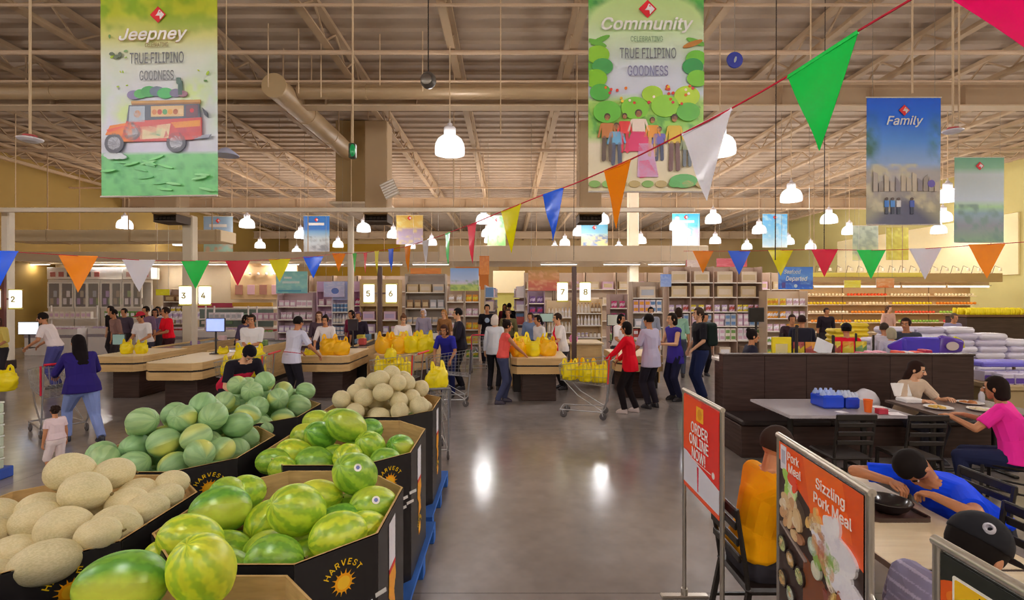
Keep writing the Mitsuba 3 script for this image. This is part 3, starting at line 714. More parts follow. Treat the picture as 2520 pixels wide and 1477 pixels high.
single('pennant_string', 'red string of the pennants rising to the upper right corner', 'string', tube(SP(np.linspace(0, tq[-1], 90)), .0045, 6), MATTE, '#c2283c', smooth=50)
for i, (c, u, v, d, lab) in enumerate(main):
    s = tq[i + 2]; w = .42 if i == 0 else .31 if i < 4 else .29
    pennant(c, SP(s + w / 2), SP(s - w / 2), .43 if i else .42, lab)
pennant('pink', SP(tq[1] + .17), SP(tq[1] - .17), .46, 'pink pennant cut by the upper right corner', sway=.46)
def line_of(rows, lab, ext, h):
    P = np.array([at(u, v, d) for _, u, v, d, _ in rows])
    e0, e1 = P[0] + (P[0] - P[1]) * ext[0], P[-1] + (P[-1] - P[-2]) * ext[1]
    Q = np.vstack([e0, P, e1]); tt = np.concatenate([[0], np.cumsum(np.linalg.norm(np.diff(Q, axis=0), axis=1))])
    F = PchipInterpolator(tt, Q)
    single('pennant_string', lab, 'string', tube(F(np.linspace(0, tt[-1], 60)), .004, 6), MATTE, '#c2283c', smooth=50)
    for i, (c, u, v, d, l) in enumerate(rows):
        px = {'w': None}
        d_ = (F(tt[i + 1] + .02) - F(tt[i + 1] - .02)); d_ /= np.linalg.norm(d_)
        x = np.array([1.0, 0, 0]) * .75 + d_ * np.sign(d_[0]) * .25; x /= np.linalg.norm(x)
        pennant(c, P[i] - x * .185, P[i] + x * .185, h, l)
line_of([('blue', -5, 618, 5.3, 'blue pennant cut by the left edge of the picture'), ('orange', 193, 630, 5.75, 'orange pennant at the left above the checkout crowd'), ('white', 342, 640, 6.6, 'white pennant at the left between the orange and green ones'),
         ('green', 481, 642, 7.5, 'green pennant at the left above the lane sign with a four'), ('red', 585, 642, 8.4, 'red pennant at the left beside the green one'), ('yellow', 688, 638, 9.2, 'yellow pennant over the teal poster'),
         ('blue', 771, 632, 9.8, 'blue pennant right of the teal poster'), ('orange', 834, 624, 11.6, 'short orange pennant at the far end of the left string')], 'red string of the pennants along the left side', (.6, .05), .42)
line_of([('orange', 1730, 618, 9.6, 'small orange pennant under the pink and teal banner'), ('blue', 1819, 618, 8.9, 'small blue pennant at the right of the soffit end'), ('yellow', 1921, 616, 8.2, 'yellow pennant above the blue billboard'),
         ('red', 2029, 614, 7.7, 'red pennant right of the blue billboard'), ('green', 2144, 616, 7.3, 'green pennant above the produce lights'), ('white', 2277, 612, 6.8, 'white pennant at the right between green and orange'),
         ('orange', 2428, 602, 6.2, 'orange pennant at the far right above the yellow fruit')], 'thin red string of the pennants at the right', (.6, .8), .42)

# ------------------------------------------------------------------ hanging banners
def shade_(u, v, fn): return fn
def cloth_grid(w, h, nx, ny, paint, bow=.012):
    """A hanging sheet w x h, top edge at z = 0, coloured by paint(u, v) (v from the top), with a back side."""
    u, v = np.meshgrid(np.linspace(0, 1, nx + 1), np.linspace(0, 1, ny + 1))
    P = np.stack([(u - .5) * w, bow * np.sin(u * PI * 2 + v * 2) * v, -v * h], -1).reshape(-1, 3)
    C = np.clip(paint(u.ravel(), v.ravel()), 0, 1)
    i, j = np.meshgrid(np.arange(ny), np.arange(nx), indexing='ij'); q = (i * (nx + 1) + j).ravel()
    f = np.vstack([np.stack([q, q + nx + 1, q + nx + 2], 1), np.stack([q, q + nx + 2, q + 1], 1)])
    P2 = P + [0, .003, 0]
    return np.vstack([P, P2]), np.vstack([f, f[:, ::-1] + len(P)]), np.vstack([C, C])
def nz(u, v, s, seed=0, o=3): return meshkit.fbm(np.stack([u * s, v * s * 1.75, u * 0 + seed], -1), o, seed)
def lerp(a, b, t): return a * (1 - t)[:, None] + b * t[:, None]
def grad(v, stops):
    C = np.array([lin(c) for _, c in stops]); X = [s for s, _ in stops]
    return np.stack([np.interp(v, X, C[:, k]) for k in range(3)], -1)
class Print:
    """Flat printing on a sheet of w x h: shapes in the sheet's own unit square (u right, v down)."""
    def __init__(s, w, h): s.w, s.h, s.parts, s.n = w, h, [], 0
    def poly(s, pts, c):
        g = Polygon([((u - .5) * s.w, -v * s.h) for u, v in pts]) if not hasattr(pts, 'geom_type') else pts
        s.geom(g.buffer(0), c)
    def geom(s, g, c):
        s.n += 1
        g = g.intersection(sbox(-s.w / 2 + .002, -s.h + .002, s.w / 2 - .002, -.002))
        g = shapely.MultiPolygon([q for q in getattr(g, 'geoms', [g]) if q.geom_type == 'Polygon' and q.area > 1e-8])
        if not g.is_empty: s.parts.append(col(prism(g, .0012 + .00025 * min(s.n, 40)), c))
    def disc(s, u, v, r, c, sx=1.0, sy=1.0, a=0):
        g = affinity.translate(affinity.rotate(affinity.scale(Point(0, 0).buffer(r * s.w, 10), sx, sy), a), (u - .5) * s.w, -v * s.h)
        s.geom(g, c)
    def rect(s, u0, v0, u1, v1, c, rad=0.0):
        g = sbox((u0 - .5) * s.w, -v1 * s.h, (u1 - .5) * s.w, -v0 * s.h)
        if rad: g = g.buffer(-rad * s.w).buffer(rad * s.w)
        s.geom(g, c)
    def line(s, pts, wd, c):
        s.geom(LineString([((u - .5) * s.w, -v * s.h) for u, v in pts]).buffer(wd * s.w / 2, cap_style=1), c)
    def word(s, t, u, v, hh, c, bold=True, slant=0.0, squeeze=1.0, lift=.011):
        m = xf(text(t, hh * s.h, .001, bold, slant, True, squeeze), mv((u - .5) * s.w, -v * s.h, lift))
        s.parts.append(col(m, c))
    def mesh(s): return xf(cat(s.parts), mv(0, -.014, 0) @ UP @ mv(0, 0, 0))
def shop_mark(P, u, v, r, word=True):
    """The red and white diamond mark at the head of every banner."""
    w, h = P.w, P.h; k = w / h
    P.poly([(u - r, v), (u, v - r * k), (u + r, v), (u, v + r * k)], '#d92a35')
    P.poly([(u - .15 * r, v - .05 * k * r), (u + .15 * r, v - .62 * k * r), (u + .8 * r, v), (u + .25 * r, v + .62 * k * r), (u + .2 * r, v + .15 * k * r), (u - .35 * r, v + .12 * k * r)], '#f3eef2')
    P.poly([(u + .1 * r, v - .32 * k * r), (u + .3 * r, v - .42 * k * r), (u + .34 * r, v - .22 * k * r)], '#d92a35')
def banner(label, centre_top, w, h, paint, draw, nx=44, ny=78, yaw=0, wires=True):
    t = thing('hanging_banner', label, 'banner')
    x, y, z = centre_top
    M = mv(x, y, z) @ rot('z', yaw)
    put(t, 'sheet', mk(cloth_grid(w, h, nx, ny, paint), SATIN, smooth=True), M)
    P = Print(w, h)
    if draw:
        draw(P)
        put(t, 'print', mk(P.mesh(), SATIN), M, label='printed picture and lettering')
    put(t, 'top_rail', mk(tube([(-w / 2 - .01, 0.002, .008), (w / 2 + .01, .002, .008)], .012, 8), SATIN, '#d9d2c6', smooth=40), M)
    put(t, 'bottom_rail', mk(tube([(-w / 2, .002, -h - .004), (w / 2, .002, -h - .004)], .010, 8), SATIN, '#cfc8c0', smooth=40), M)
    for s in (-.42, .42):
        put(t, 'hanger_wire', mk(tube([(s * w, 0, .01), (s * w, 0, 7.5 - z)], .003, 5), METAL, '#9a948c', smooth=40), M)
    return t
W_, H_ = 1.2, 2.05
def p_jeep(u, v):
    c = grad(v, [(0, '#a9b92a'), (.10, '#b9c22f'), (.22, '#d8d98c'), (.32, '#dfe6d8'), (.5, '#d9dcec'), (.72, '#d6d6ee'), (.785, '#cfd2ea'), (.795, '#79c486'), (1, '#6fbf77')])
    n = nz(u, v, 7, 1); n2 = nz(u, v, 16, 2)
    c = lerp(c, lin('#6f9e1f') * np.ones((len(u), 1)), np.clip((n - .5) * 3.4, 0, .75) * (v < .26) * np.clip(1.3 - v * 4, 0, 1))
    edge = np.clip((np.abs(u - .5) - .18) * 3, 0, 1) * np.clip(1 - np.abs(v - .52) * 3.2, 0, 1)
    c = lerp(c, lin('#bfe0b0') * np.ones((len(u), 1)), edge * np.clip(n * 1.8 - .45, 0, 1))
    tree = np.clip(1 - np.hypot((u - .80) / .20, (v - .50) / .10), 0, 1) + np.clip(1 - np.hypot((u - .22) / .16, (v - .58) / .10), 0, 1)
    c = lerp(c, lin('#cfe59a') * np.ones((len(u), 1)), np.clip(tree * 1.6 * n2 * 1.4, 0, .9))
    g = (v > .792)
    c = lerp(c, lin('#4f9f66') * np.ones((len(u), 1)), g * np.clip((n2 - .45) * 2.2, 0, .7))
    return c
def d_jeep(P):
    shop_mark(P, .505, .112, .068)
    r = random.Random(4)
    for _ in range(38):
        u, v = r.uniform(.05, .97), r.uniform(.2, .48)
        if .25 < u < .8: continue
        P.disc(u, v, r.uniform(.006, .014), r.choice(['#9fbf3a', '#c3d34a', '#5d8a4a', '#8fae5a']), 1.4, .7, r.uniform(0, 180))
    for k, (u, v) in enumerate(((.11, .30), (.15, .315), (.18, .305))): P.disc(u, v, .018, '#55624e', 1.2, .8, k * 40)
    P.word('Jeepney', .465, .238, .055, '#bfa07a', True, .3, 1.12, .0115)
    P.word('Jeepney', .47, .235, .055, '#ffffff', True, .3, 1.12, .0128)
    P.word('CELEBRATING', .50, .272, .020, '#8a7a48', False, 0, .62)
    P.word('TRUE FILIPINO', .50, .352, .052, '#5b5f66', False, 0, .52)
    P.word('GOODNESS', .50, .435, .046, '#5f636a', False, 0, .50)
    # the jeepney: luggage, roof, body, wheels
    for (u, v, rr, c) in ((.30, .505, .05, '#7a6f9a'), (.36, .50, .05, '#3f9a4a'), (.43, .49, .06, '#2f8f45'), (.50, .49, .055, '#5b6a80'), (.57, .50, .06, '#3fa35a'), (.66, .50, .045, '#6f6a88'), (.72, .505, .035, '#8a5f70')):
        P.disc(u, v, rr, c, 1.15, .75)
    P.rect(.68, .44, .715, .51, '#3f5a55', .006); P.rect(.665, .425, .70, .455, '#4a665f', .006)
    P.rect(.28, .535, .87, .550, '#b98f55', .004); P.rect(.285, .548, .865, .556, '#8a5f3a')
    P.poly([(.26, .556), (.86, .556), (.87, .64), (.24, .64)], '#4d5566')
    P.rect(.45, .562, .73, .615, '#d9b98c'); 
    for k, c in enumerate(('#c87f4a', '#b5483f', '#4f8f5a', '#d6a24a', '#a35a3a', '#e2c9a4')): P.disc(.48 + k * .045, .592, .020, c, 1, 1.1)
    P.rect(.75, .562, .85, .62, '#6a4a5a'); P.disc(.80, .588, .018, '#c23a48')
    P.poly([(.27, .562), (.40, .562), (.40, .64), (.26, .64)], '#a9b4c4'); P.disc(.335, .60, .03, '#c78a5a')
    P.poly([(.24, .635), (.88, .622), (.88, .715), (.80, .73), (.60, .735), (.28, .735), (.20, .715)], '#c04a4a')
    P.poly([(.06, .700), (.10, .655), (.28, .64), (.30, .735), (.22, .735), (.17, .70)], '#e0823f')
    P.poly([(.07, .675), (.28, .648), (.28, .662), (.09, .688)], '#d9484a')
    P.poly([(.34, .665), (.62, .650), (.60, .72), (.36, .725)], '#e3d9b4')
    P.poly([(.44, .70), (.55, .672), (.53, .71)], '#3f8f6a')
    P.poly([(.62, .645), (.87, .635), (.87, .665), (.66, .672)], '#e2a03f'); P.poly([(.66, .672), (.87, .667), (.87, .69), (.70, .70)], '#a8384f')
    P.disc(.29, .685, .075, '#5f5a66'); P.disc(.29, .685, .055, '#cfd3dc'); P.disc(.29, .655, .05, '#d9573f', 1.1, .6)
    for u in (.135, .665):
        P.disc(u, .742, .082, '#4b4d5c'); P.disc(u, .742, .055, '#c3c6d4'); P.disc(u, .742, .026, '#7f8294')
    P.poly([(.56, .72), (.58, .68), (.76, .68), (.79, .72), (.75, .71), (.60, .71)], '#b5424a')
    P.poly([(.80, .715), (.96, .705), (.94, .722), (.82, .728)], '#9aa2b8'); P.poly([(.885, .575), (.93, .60), (.935, .625), (.905, .61)], '#3d4250')
    for k in range(6): P.disc(.08 + k * .025, .80 + (k % 2) * .01, .03, '#cfd9e4', 1.2, .6)
    for k in range(16): P.disc(r.uniform(.05, .95), r.uniform(.80, .98), .03, r.choice(['#7fcf86', '#69b877', '#8fd494']), 2.2, .35, r.uniform(-20, 20))
banner('big banner with a painted jeepney and green lettering hanging at the upper left', at(390, -18, 4.97), W_ * 1.005, H_ * .985, p_jeep, d_jeep, 60, 105, yaw=-3)
def p_comm(u, v):
    c = grad(v, [(0, '#b9d98a'), (.12, '#c9e2a0'), (.24, '#d5e8c8'), (.38, '#d4dcea'), (.5, '#d3d9ee'), (.545, '#a9cf6a'), (.66, '#8cc24f'), (.72, '#a9c97a'), (.76, '#e6dcc4'), (1, '#dfd2b0')])
    n = nz(u, v, 8, 5); n2 = nz(u, v, 18, 6)
    arch = np.hypot((u - .5) / .52, (v - .16) / .17)
    top = (v < .16) * np.clip((arch - .93) * 6, 0, 1)
    c = lerp(c, lin('#4f9f45') * np.ones((len(u), 1)), top * np.clip(.5 + n2, 0, 1))
    c = lerp(c, lin('#2f7f45') * np.ones((len(u), 1)), top * np.clip((n - .5) * 5, 0, 1))
    side = np.clip((np.abs(u - .5) - .30) * 9, 0, 1) * np.clip(1 - np.abs(v - .38) * 7.5, 0, 1)
    c = lerp(c, lin('#58a83a') * np.ones((len(u), 1)), np.clip(side * (n * 2.2 - .2), 0, 1))
    c = lerp(c, lin('#3f8f3f') * np.ones((len(u), 1)), np.clip((n2 - .5) * 4, 0, .8) * (v > .55) * (v < .73))
    return c
def d_comm(P):
    r = random.Random(9)
    shop_mark(P, .51, .078, .078)
    P.word('Community', .50, .187, .058, '#c3d6b8', True, .25, 1.08, .0115)
    P.word('Community', .505, .184, .058, '#f4f7f2', True, .25, 1.08, .0128)
    P.word('CELEBRATING', .50, .245, .026, '#6f8f6a', False, 0, .66)
    P.word('TRUE FILIPINO', .51, .330, .052, '#5a6068', False, 0, .54)
    P.word('GOODNESS', .51, .418, .050, '#6d6f96', False, 0, .54)
    for (u, v, a) in ((.10, .235, 25), (.07, .25, -20), (.93, .245, 160), (.90, .255, 200)): P.disc(u, v, .06, r.choice(['#a9702f', '#5f9f3a']), 1.5, .38, a)
    for (u, v, rr, c) in ((.08, .31, .10, '#8cc63a'), (.12, .37, .09, '#3f8f4a'), (.06, .43, .10, '#7fc02f'), (.10, .50, .09, '#4a9f3f'), (.93, .33, .09, '#6ab63a'), (.90, .37, .09, '#2f8a45'), (.94, .43, .09, '#7ac03a'),
                          (.55, .51, .09, '#a3cf3f'), (.85, .52, .11, '#b5d63f'), (.40, .58, .12, '#79bf3a'), (.66, .57, .12, '#8cc93f'), (.16, .60, .12, '#5fae3a'), (.86, .60, .10, '#58a83a')):
        P.disc(u, v, rr, c, 1.0, .8)
    for _ in range(26): P.disc(r.uniform(.14, .9), r.uniform(.47, .56), .012, r.choice(['#d23a2f', '#f2e9d8', '#e8c23a', '#c8324a', '#e07a2f']))
    def fig(u, v0, v1, shirt, legs, skin='#b97f52', wide=1.0, skirt=False):
        h = v1 - v0
        P.disc(u, v0 + .10 * h, .026 * wide, '#3b2a22', 1, 1.05); P.disc(u, v0 + .125 * h, .021 * wide, skin, 1, 1.1)
        P.poly([(u - .045 * wide, v0 + .24 * h), (u + .045 * wide, v0 + .24 * h), (u + .05 * wide, v0 + .55 * h), (u - .05 * wide, v0 + .55 * h)], shirt)
        P.line([(u - .05 * wide, v0 + .27 * h), (u - .075 * wide, v0 + .52 * h)], .018, shirt); P.line([(u + .05 * wide, v0 + .27 * h), (u + .075 * wide, v0 + .50 * h)], .018, shirt)
        if skirt: P.poly([(u - .05 * wide, v0 + .53 * h), (u + .05 * wide, v0 + .53 * h), (u + .11 * wide, v1), (u - .11 * wide, v1)], legs)
        else:
            P.line([(u - .025 * wide, v0 + .55 * h), (u - .03 * wide, v1)], .034 * wide, legs); P.line([(u + .025 * wide, v0 + .55 * h), (u + .03 * wide, v1)], .034 * wide, legs)
    fig(.16, .60, .84, '#b5713f', '#5a4a44'); fig(.24, .65, .86, '#6fb0dc', '#4a4f66'); fig(.31, .60, .80, '#d63a3a', '#c83048', wide=.8); fig(.43, .585, .80, '#f0dfd4', '#d0356a', skirt=True, wide=1.15)
    fig(.55, .62, .82, '#e0963a', '#c9a06a', wide=.85); fig(.61, .67, .84, '#6a5fae', '#3f4460', wide=.8); fig(.74, .60, .89, '#d8b83f', '#6a4a4a', wide=1.05); fig(.85, .70, .87, '#7f8a6a', '#5f6670', wide=.8)
    P.poly([(.43, .76), (.55, .76), (.60, .93), (.42, .93)], '#c8a0c4'); P.poly([(.43, .85), (.56, .84), (.60, .92), (.44, .935)], '#d63a78')
    for k in range(9): P.disc(.05 + k * .115, .965, .05, r.choice(['#7fa85a', '#4f9a4a', '#b5a06a']), 1.0, .6)
    P.disc(.82, .95, .10, '#57a35a', 1.2, .6)
banner('big green banner with a painted family in a garden and lettering, upper centre right', at(1590, -14, 5.2), W_, H_, p_comm, d_comm, 60, 105)
def p_fam(u, v):
    c = grad(v, [(0, '#1b5bd8'), (.15, '#226ce2'), (.35, '#5a9af0'), (.52, '#9dbcec'), (.58, '#b9b4b4'), (.75, '#a89f9a'), (.88, '#a9a48c'), (1, '#9a9a8c')])
    n = nz(u, v, 8, 7)
    side = np.clip((np.abs(u - .5) - .28) * 5, 0, 1) * np.clip(1 - np.abs(v - .36) * 3.6, 0, 1)
    c = lerp(c, lin('#3f6f5a') * np.ones((len(u), 1)), np.clip(side * (n * 2.4 - .4), 0, 1))
    road = np.clip((v - .72) * 4, 0, 1) * np.clip(1.1 - np.abs(u - .5) / (.06 + (v - .7) * 1.6 + 1e-6), 0, 1)
    c = lerp(c, lin('#5f6078') * np.ones((len(u), 1)), np.clip(road * 2, 0, 1))
    c = lerp(c, lin('#d8cfae') * np.ones((len(u), 1)), np.clip((n - .5) * 4, 0, .8) * (v > .52) * (v < .9))
    return c
def d_fam(P):
    shop_mark(P, .50, .10, .075)
    P.word('Family', .50, .215, .066, '#f4f6fb', True, .28, 1.0)
    r = random.Random(2)
    for k in range(12): P.poly([(.08 + k * .075, .74), (.08 + k * .075, .74 - .09 * r.uniform(.6, 1.8)), (.14 + k * .075, .74 - .09 * r.uniform(.6, 1.6)), (.14 + k * .075, .74)], r.choice(['#b7aca2', '#9a9088', '#c9bca8', '#8a8288']))
    for u, c in ((.26, '#3f7fd0'), (.34, '#4f8fd8'), (.42, '#f0f0f4'), (.60, '#4a5fb0')):
        P.disc(u, .80, .02, '#5a4a44'); P.rect(u - .03, .812, u + .03, .865, c); P.rect(u - .022, .865, u + .022, .92, '#3f4458')
    P.disc(.86, .68, .05, '#6a5aae')
banner('blue banner with white lettering and a painted street at the right', at(2224, 241, 8.1), W_, H_, p_fam, d_fam, 40, 66)
def simple(stops, blob, seed, vr=(0, 1)):
    def f(u, v):
        c = grad(v, stops); n = nz(u, v, 7, seed)
        return lerp(c, lin(blob) * np.ones((len(u), 1)), np.clip((n - .48) * 3.5, 0, .8) * (v > vr[0]) * (v < vr[1]))
    return f
def mark_only(P): shop_mark(P, .5, .10, .085)
def mark_bars(P):
    shop_mark(P, .5, .10, .085); P.rect(.2, .18, .8, .25, '#f2f2f6', .01)
banner('pale green banner with a misty landscape at the far right', at(2410, 388, 12.1), W_, H_, simple([(0, '#6faa8c'), (.12, '#8fc2a4'), (.2, '#cfdce0'), (.5, '#c9d6e2'), (.58, '#a9cfa0'), (.66, '#8aa8b4'), (.8, '#8d8f9a'), (1, '#86a886')], '#6f8f84', 8, (.55, 1)), mark_only, 30, 50)
banner('small pale blue banner with a figure at the left, beside the tan duct drop', at(537, 533, 20.4), 1.2, 1.75, simple([(0, '#8fb4d8'), (.4, '#a9c4e4'), (.6, '#9fc8c8'), (.8, '#a0c9c0'), (1, '#8fbcc4')], '#d0a890', 9, (.45, .9)), mark_bars, 20, 34)
banner('small dark blue banner with white letters left of the lit lane signs', at(779, 532, 23.5), 1.22, 1.75, simple([(0, '#2f78d0'), (.35, '#2f70c8'), (.42, '#6fa6d8'), (.6, '#b5c4d0'), (1, '#a8a8ac')], '#6f7480', 10, (.55, 1)), mark_bars, 20, 34)
banner('small yellow and lilac banner above the lit number signs', at(1008, 530, 22.5), 1.2, 1.3, simple([(0, '#d8b45a'), (.4, '#e0c46a'), (.5, '#b9a8c8'), (1, '#c4bcd8')], '#e6d8a0', 11), mark_only, 20, 30)
banner('narrow pale green banner beside the yellow pennant', at(1222, 531, 20.5), .75, 1.75, simple([(0, '#bfe6d0'), (.4, '#d8ecc8'), (.7, '#a9e08a'), (1, '#9fdc84')], '#7fc87a', 12), mark_only, 16, 34)
banner('small banner with blue and yellow figures below the tan duct drop', at(1463, 553, 21.5), 1.15, 1.2, simple([(0, '#5fb4e0'), (.3, '#8fcbe8'), (.45, '#e8e2b4'), (1, '#e6d890')], '#3f78c0', 13, (.35, 1)), mark_only, 20, 30)
banner('small teal and pink banner right of the slim white column', at(1688, 526, 20.8), 1.15, 1.52, simple([(0, '#2f9fd0'), (.3, '#5fc0d8'), (.5, '#d0b8e0'), (.8, '#d8cfe8'), (1, '#c9cfe0')], '#48b4c8', 14, (.2, .6)), mark_bars, 20, 32)
banner('small sky blue banner below the roof at the right of centre', at(1907, 527, 24.0), 1.2, 1.6, simple([(0, '#4fa6e0'), (.4, '#6fb8e6'), (.7, '#8fc6e6'), (1, '#c9d8d8')], '#b0d4ea', 15), mark_only, 20, 34)
banner('small grey green banner under the family banner at the right', at(2130, 556, 19.5), 1.0, 1.35, simple([(0, '#b9c4b4'), (.5, '#a8b49c'), (1, '#c9c88a')], '#8a9a8a', 16), None, 18, 30)
# ------------------------------------------------------------------ other things hanging from the roof
def drop_rod(t, p, r=.010, c='#cdb594', mat=MATTE): add(t, 'rod', tube([p, (p[0], p[1], 7.5)], r, 8), mat, c, smooth=40)
p = at(868, 372, 8.0)
t = thing('lane_light', 'small green signal light on a long tan rod left of the square duct', 'signal light')
add(t, 'housing', cbox(p[0] - .055, p[0] + .055, p[1] - .05, p[1] + .05, p[2] - .12, p[2] + .12, .015), SATIN, '#33402f')
add(t, 'lens', xf(ell(.045, .03, .10, 16, 10), mv(p[0] + .012, p[1] - .05, p[2])), GLOSS, '#17a35c', smooth=True)
drop_rod(t, (p[0], p[1], p[2] + .12), .016)
p = at(1054, 198, 8.0)
t = thing('globe_speaker', 'dark round speaker on a thin black rod at the top centre', 'speaker')
add(t, 'shell', xf(ell(.125, .125, .135, 24, 16), mv(*p)), SATIN, '#4c4743', smooth=True)
add(t, 'front_mesh', xf(lathe([(.0005, .03), (.05, .028), (.085, .012), (.09, 0)], 20), mv(p[0] - .02, p[1] - .105, p[2] - .02) @ rot('x', 90)), METAL, '#8a8682', smooth=40)
drop_rod(t, (p[0], p[1], p[2] + .13), .009, '#2b2725')
p = at(1808, 148, 6.2)
t = thing('round_hanging_sign', 'small round dark blue sign hanging from the roof above the white pennant', 'sign')
add(t, 'disc', xf(lathe([(.0005, -.012), (.095, -.012), (.1, -.006), (.1, .006), (.095, .012), (.0005, .012)], 32), mv(*p) @ rot('x', 90)), SATIN, '#2b3596', smooth=30)
add(t, 'emblem', xf(prism(affinity.rotate(affinity.scale(Point(0, 0).buffer(.03), .5, 1.3), -15), .004), mv(p[0], p[1] - .016, p[2]) @ UP), SATIN, '#b9c0c4')
drop_rod(t, (p[0], p[1], p[2] + .1), .004, '#8a8278')
for u, v, d, lab in ((74, 342, 6.8, 'white disc shaped fitting with a red base on a long rod at the far left'), (2345, 322, 8.2, 'white disc shaped fitting with a red base beside the blue family banner')):
    p = at(u, v, d)
    t = thing('ceiling_sensor', lab, 'ceiling fitting')
    add(t, 'dish', xf(lathe([(.0005, -.045), (.09, -.04), (.14, -.012), (.145, .004), (.10, .02), (.0005, .02)], 28), mv(*p)), SATIN, '#ece8f0', smooth=40)
    add(t, 'base', xf(lathe([(.0005, .02), (.085, .02), (.075, .05), (.03, .06), (.0005, .06)], 24), mv(*p)), SATIN, '#a8484a', smooth=40)
    drop_rod(t, (p[0], p[1], p[2] + .05), .016)
p = at(557, 374, 6.5)
t = thing('hanging_cone', 'pale lilac cone shaped fitting hanging right beside the jeepney banner', 'ceiling fitting')
add(t, 'cone', xf(lathe([(.0005, -.055), (.15, -.05), (.155, -.04), (.06, .035), (.02, .055), (.0005, .055)], 28), mv(*p)), SATIN, '#b9bfe0', smooth=40)
drop_rod(t, (p[0], p[1], p[2] + .05), .006)
t = thing('wall_louvre', 'tilted white louvre unit beside the square duct near the beam', 'vent')
p = at(958, 464, 13.2)
add(t, 'backing', xf(box(-.2, .2, -.02, .02, -.24, .2), mv(*p) @ rot('y', -25)), SATIN, '#b9ab98')
for k in range(6): add(t, 'slat', xf(box(-.19, .19, -.05, -.02, -.02, .012), mv(*p) @ rot('y', -25) @ mv(0, 0, -.19 + k * .07)), SATIN, '#f0ece6')
add(t, 'arm', bar((p[0] - .1, p[1] + .03, p[2]), (-3.35, 13.95, p[2]), .03), SATIN, '#b9ab98')
for u, v0, d, lab in ((1052, 0, 8, None), (1908, 190, 7.2, 'thin black cable hanging down right of the white pennant'), (2028, 340, 9, 'thin dark cable hanging below the big green pennant'), (1412, 262, 12, 'thin dark cable left of the family picture banner')):
    if lab:
        x = (u - U0) / FPX * d
        z0 = at(u, 640, d)[2]
        single('hanging_cable', lab, 'cable', tube([(x, d, z0), (x + .02, d, 7.5)], .006, 6), MATTE, '#3a302c', smooth=40)
# ------------------------------------------------------------------ sign stands, dining tables, booth
def f_wood(p, n, uv):
    g = fbm(p.x * 3, p.y * 26, p.z * 26, 3)
    return mix(lc('#c9b390'), lc('#e0cfb0'), g)
TOPWOOD = bsdf('pale_wood', {'type': 'principled', 'base_color': proc(f_wood), 'roughness': 0.35, 'specular': 0.4})
def f_dark(p, n, uv):
    g = fbm(p.x * 4, p.y * 4, p.z * 40, 3)
    return mix(lc('#2a1d1b'), lc('#43302c'), g)
DARKWOOD = bsdf('dark_wood', {'type': 'principled', 'base_color': proc(f_dark), 'roughness': 0.4, 'specular': 0.4})
SX = 1.20
def stand(label, y0, y1, z0=.70, z1=1.41, x=SX, tilt=0.0, x1=None, post_low=True, frame_c='#b9b2a8'):
    """A sign on two posts in the plane x = const; the picture faces -x; returns (thing, M, w, h): M puts a sheet drawn u right, v down there."""
    x1 = x if x1 is None else x1
    t = thing('sign_stand', label, 'sign stand')
    for (px, py) in ((x, y1), (x1, y0)):
        add(t, 'post', tube([(px, py, .02), (px, py, z1)], .013, 12), METAL, frame_c, smooth=40)
        add(t, 'foot', cat(cbox(px - .16, px + .16, py - .025, py + .025, 0, .018, .005), tube([(px, py, .015), (px, py, .06)], .022, 12)), METAL, frame_c)
    add(t, 'top_rail', tube([(x, y1 + .012, z1), (x1, y0 - .012, z1)], .014, 12), METAL, '#d6cfc4', smooth=40)
    w = math.hypot(y1 - y0, x1 - x) - .03; h = z1 - z0 - .02
    X = np.array([x1 - x, y0 - y1, 0.0]); X /= np.linalg.norm(X); Z = np.array([0, 0, 1.0]); Y = np.cross(Z, X)
    M = np.eye(4); M[:3, 0], M[:3, 1], M[:3, 2] = X, Y, Z
    M[:3, 3] = [(x + x1) / 2, (y0 + y1) / 2, z1 - .018]
    return t, M, w, h
def sheet_print(t, M, w, h, back, P, nm='panel'):
    add(t, nm, xf(cbox(-w / 2, w / 2, -.004, .006, -h, 0, .002), M), SATIN, back)
    put(t, 'print', mk(xf(P.mesh(), M @ mv(0, .006, 0)), SATIN), None, label='printed picture and lettering')
# order sign
t, M, w, h = stand('red sign on two slim posts reading order online now', 2.80, 3.40, .775)
P = Print(w, h)
P.poly([(0, 0), (1, 0), (1, .66), (.45, .66), (0, .60)], '#d92f17'); P.rect(0, 0, .5, .3, '#e04a1c'); P.rect(0, .93, 1, 1, '#d9481c'); P.rect(0, .6, 1, .95, '#dfdde8'); P.poly([(0, 0), (.55, 0), (.35, .6), (0, .6)], '#e2491b')
P.poly([(.55, 0), (1, 0), (1, .72), (.35, .60)], '#d3261c'); P.poly([(0, .585), (1, .585), (1, .72), (.5, .66)], '#d3261c'); P.poly([(.42, .68), (.47, .68), (.455, .93), (.435, .93)], '#c8304a')
P.rect(.40, .06, .60, .21, '#f2b319', .01); P.disc(.5, .135, .06, '#e08f12')
P.word('ORDER', .52, .345, .105, '#ffffff', True, 0, .92); P.word('ONLINE', .50, .475, .105, '#ffffff', True, 0, .92); P.word('NOW!', .50, .605, .105, '#ffffff', True, 0, .92)
P.rect(.20, .632, .80, .642, '#f1c8c0'); P.disc(.86, .63, .035, '#f4e9e6')
sheet_print(t, M, w, h, '#cf2f1b', P)
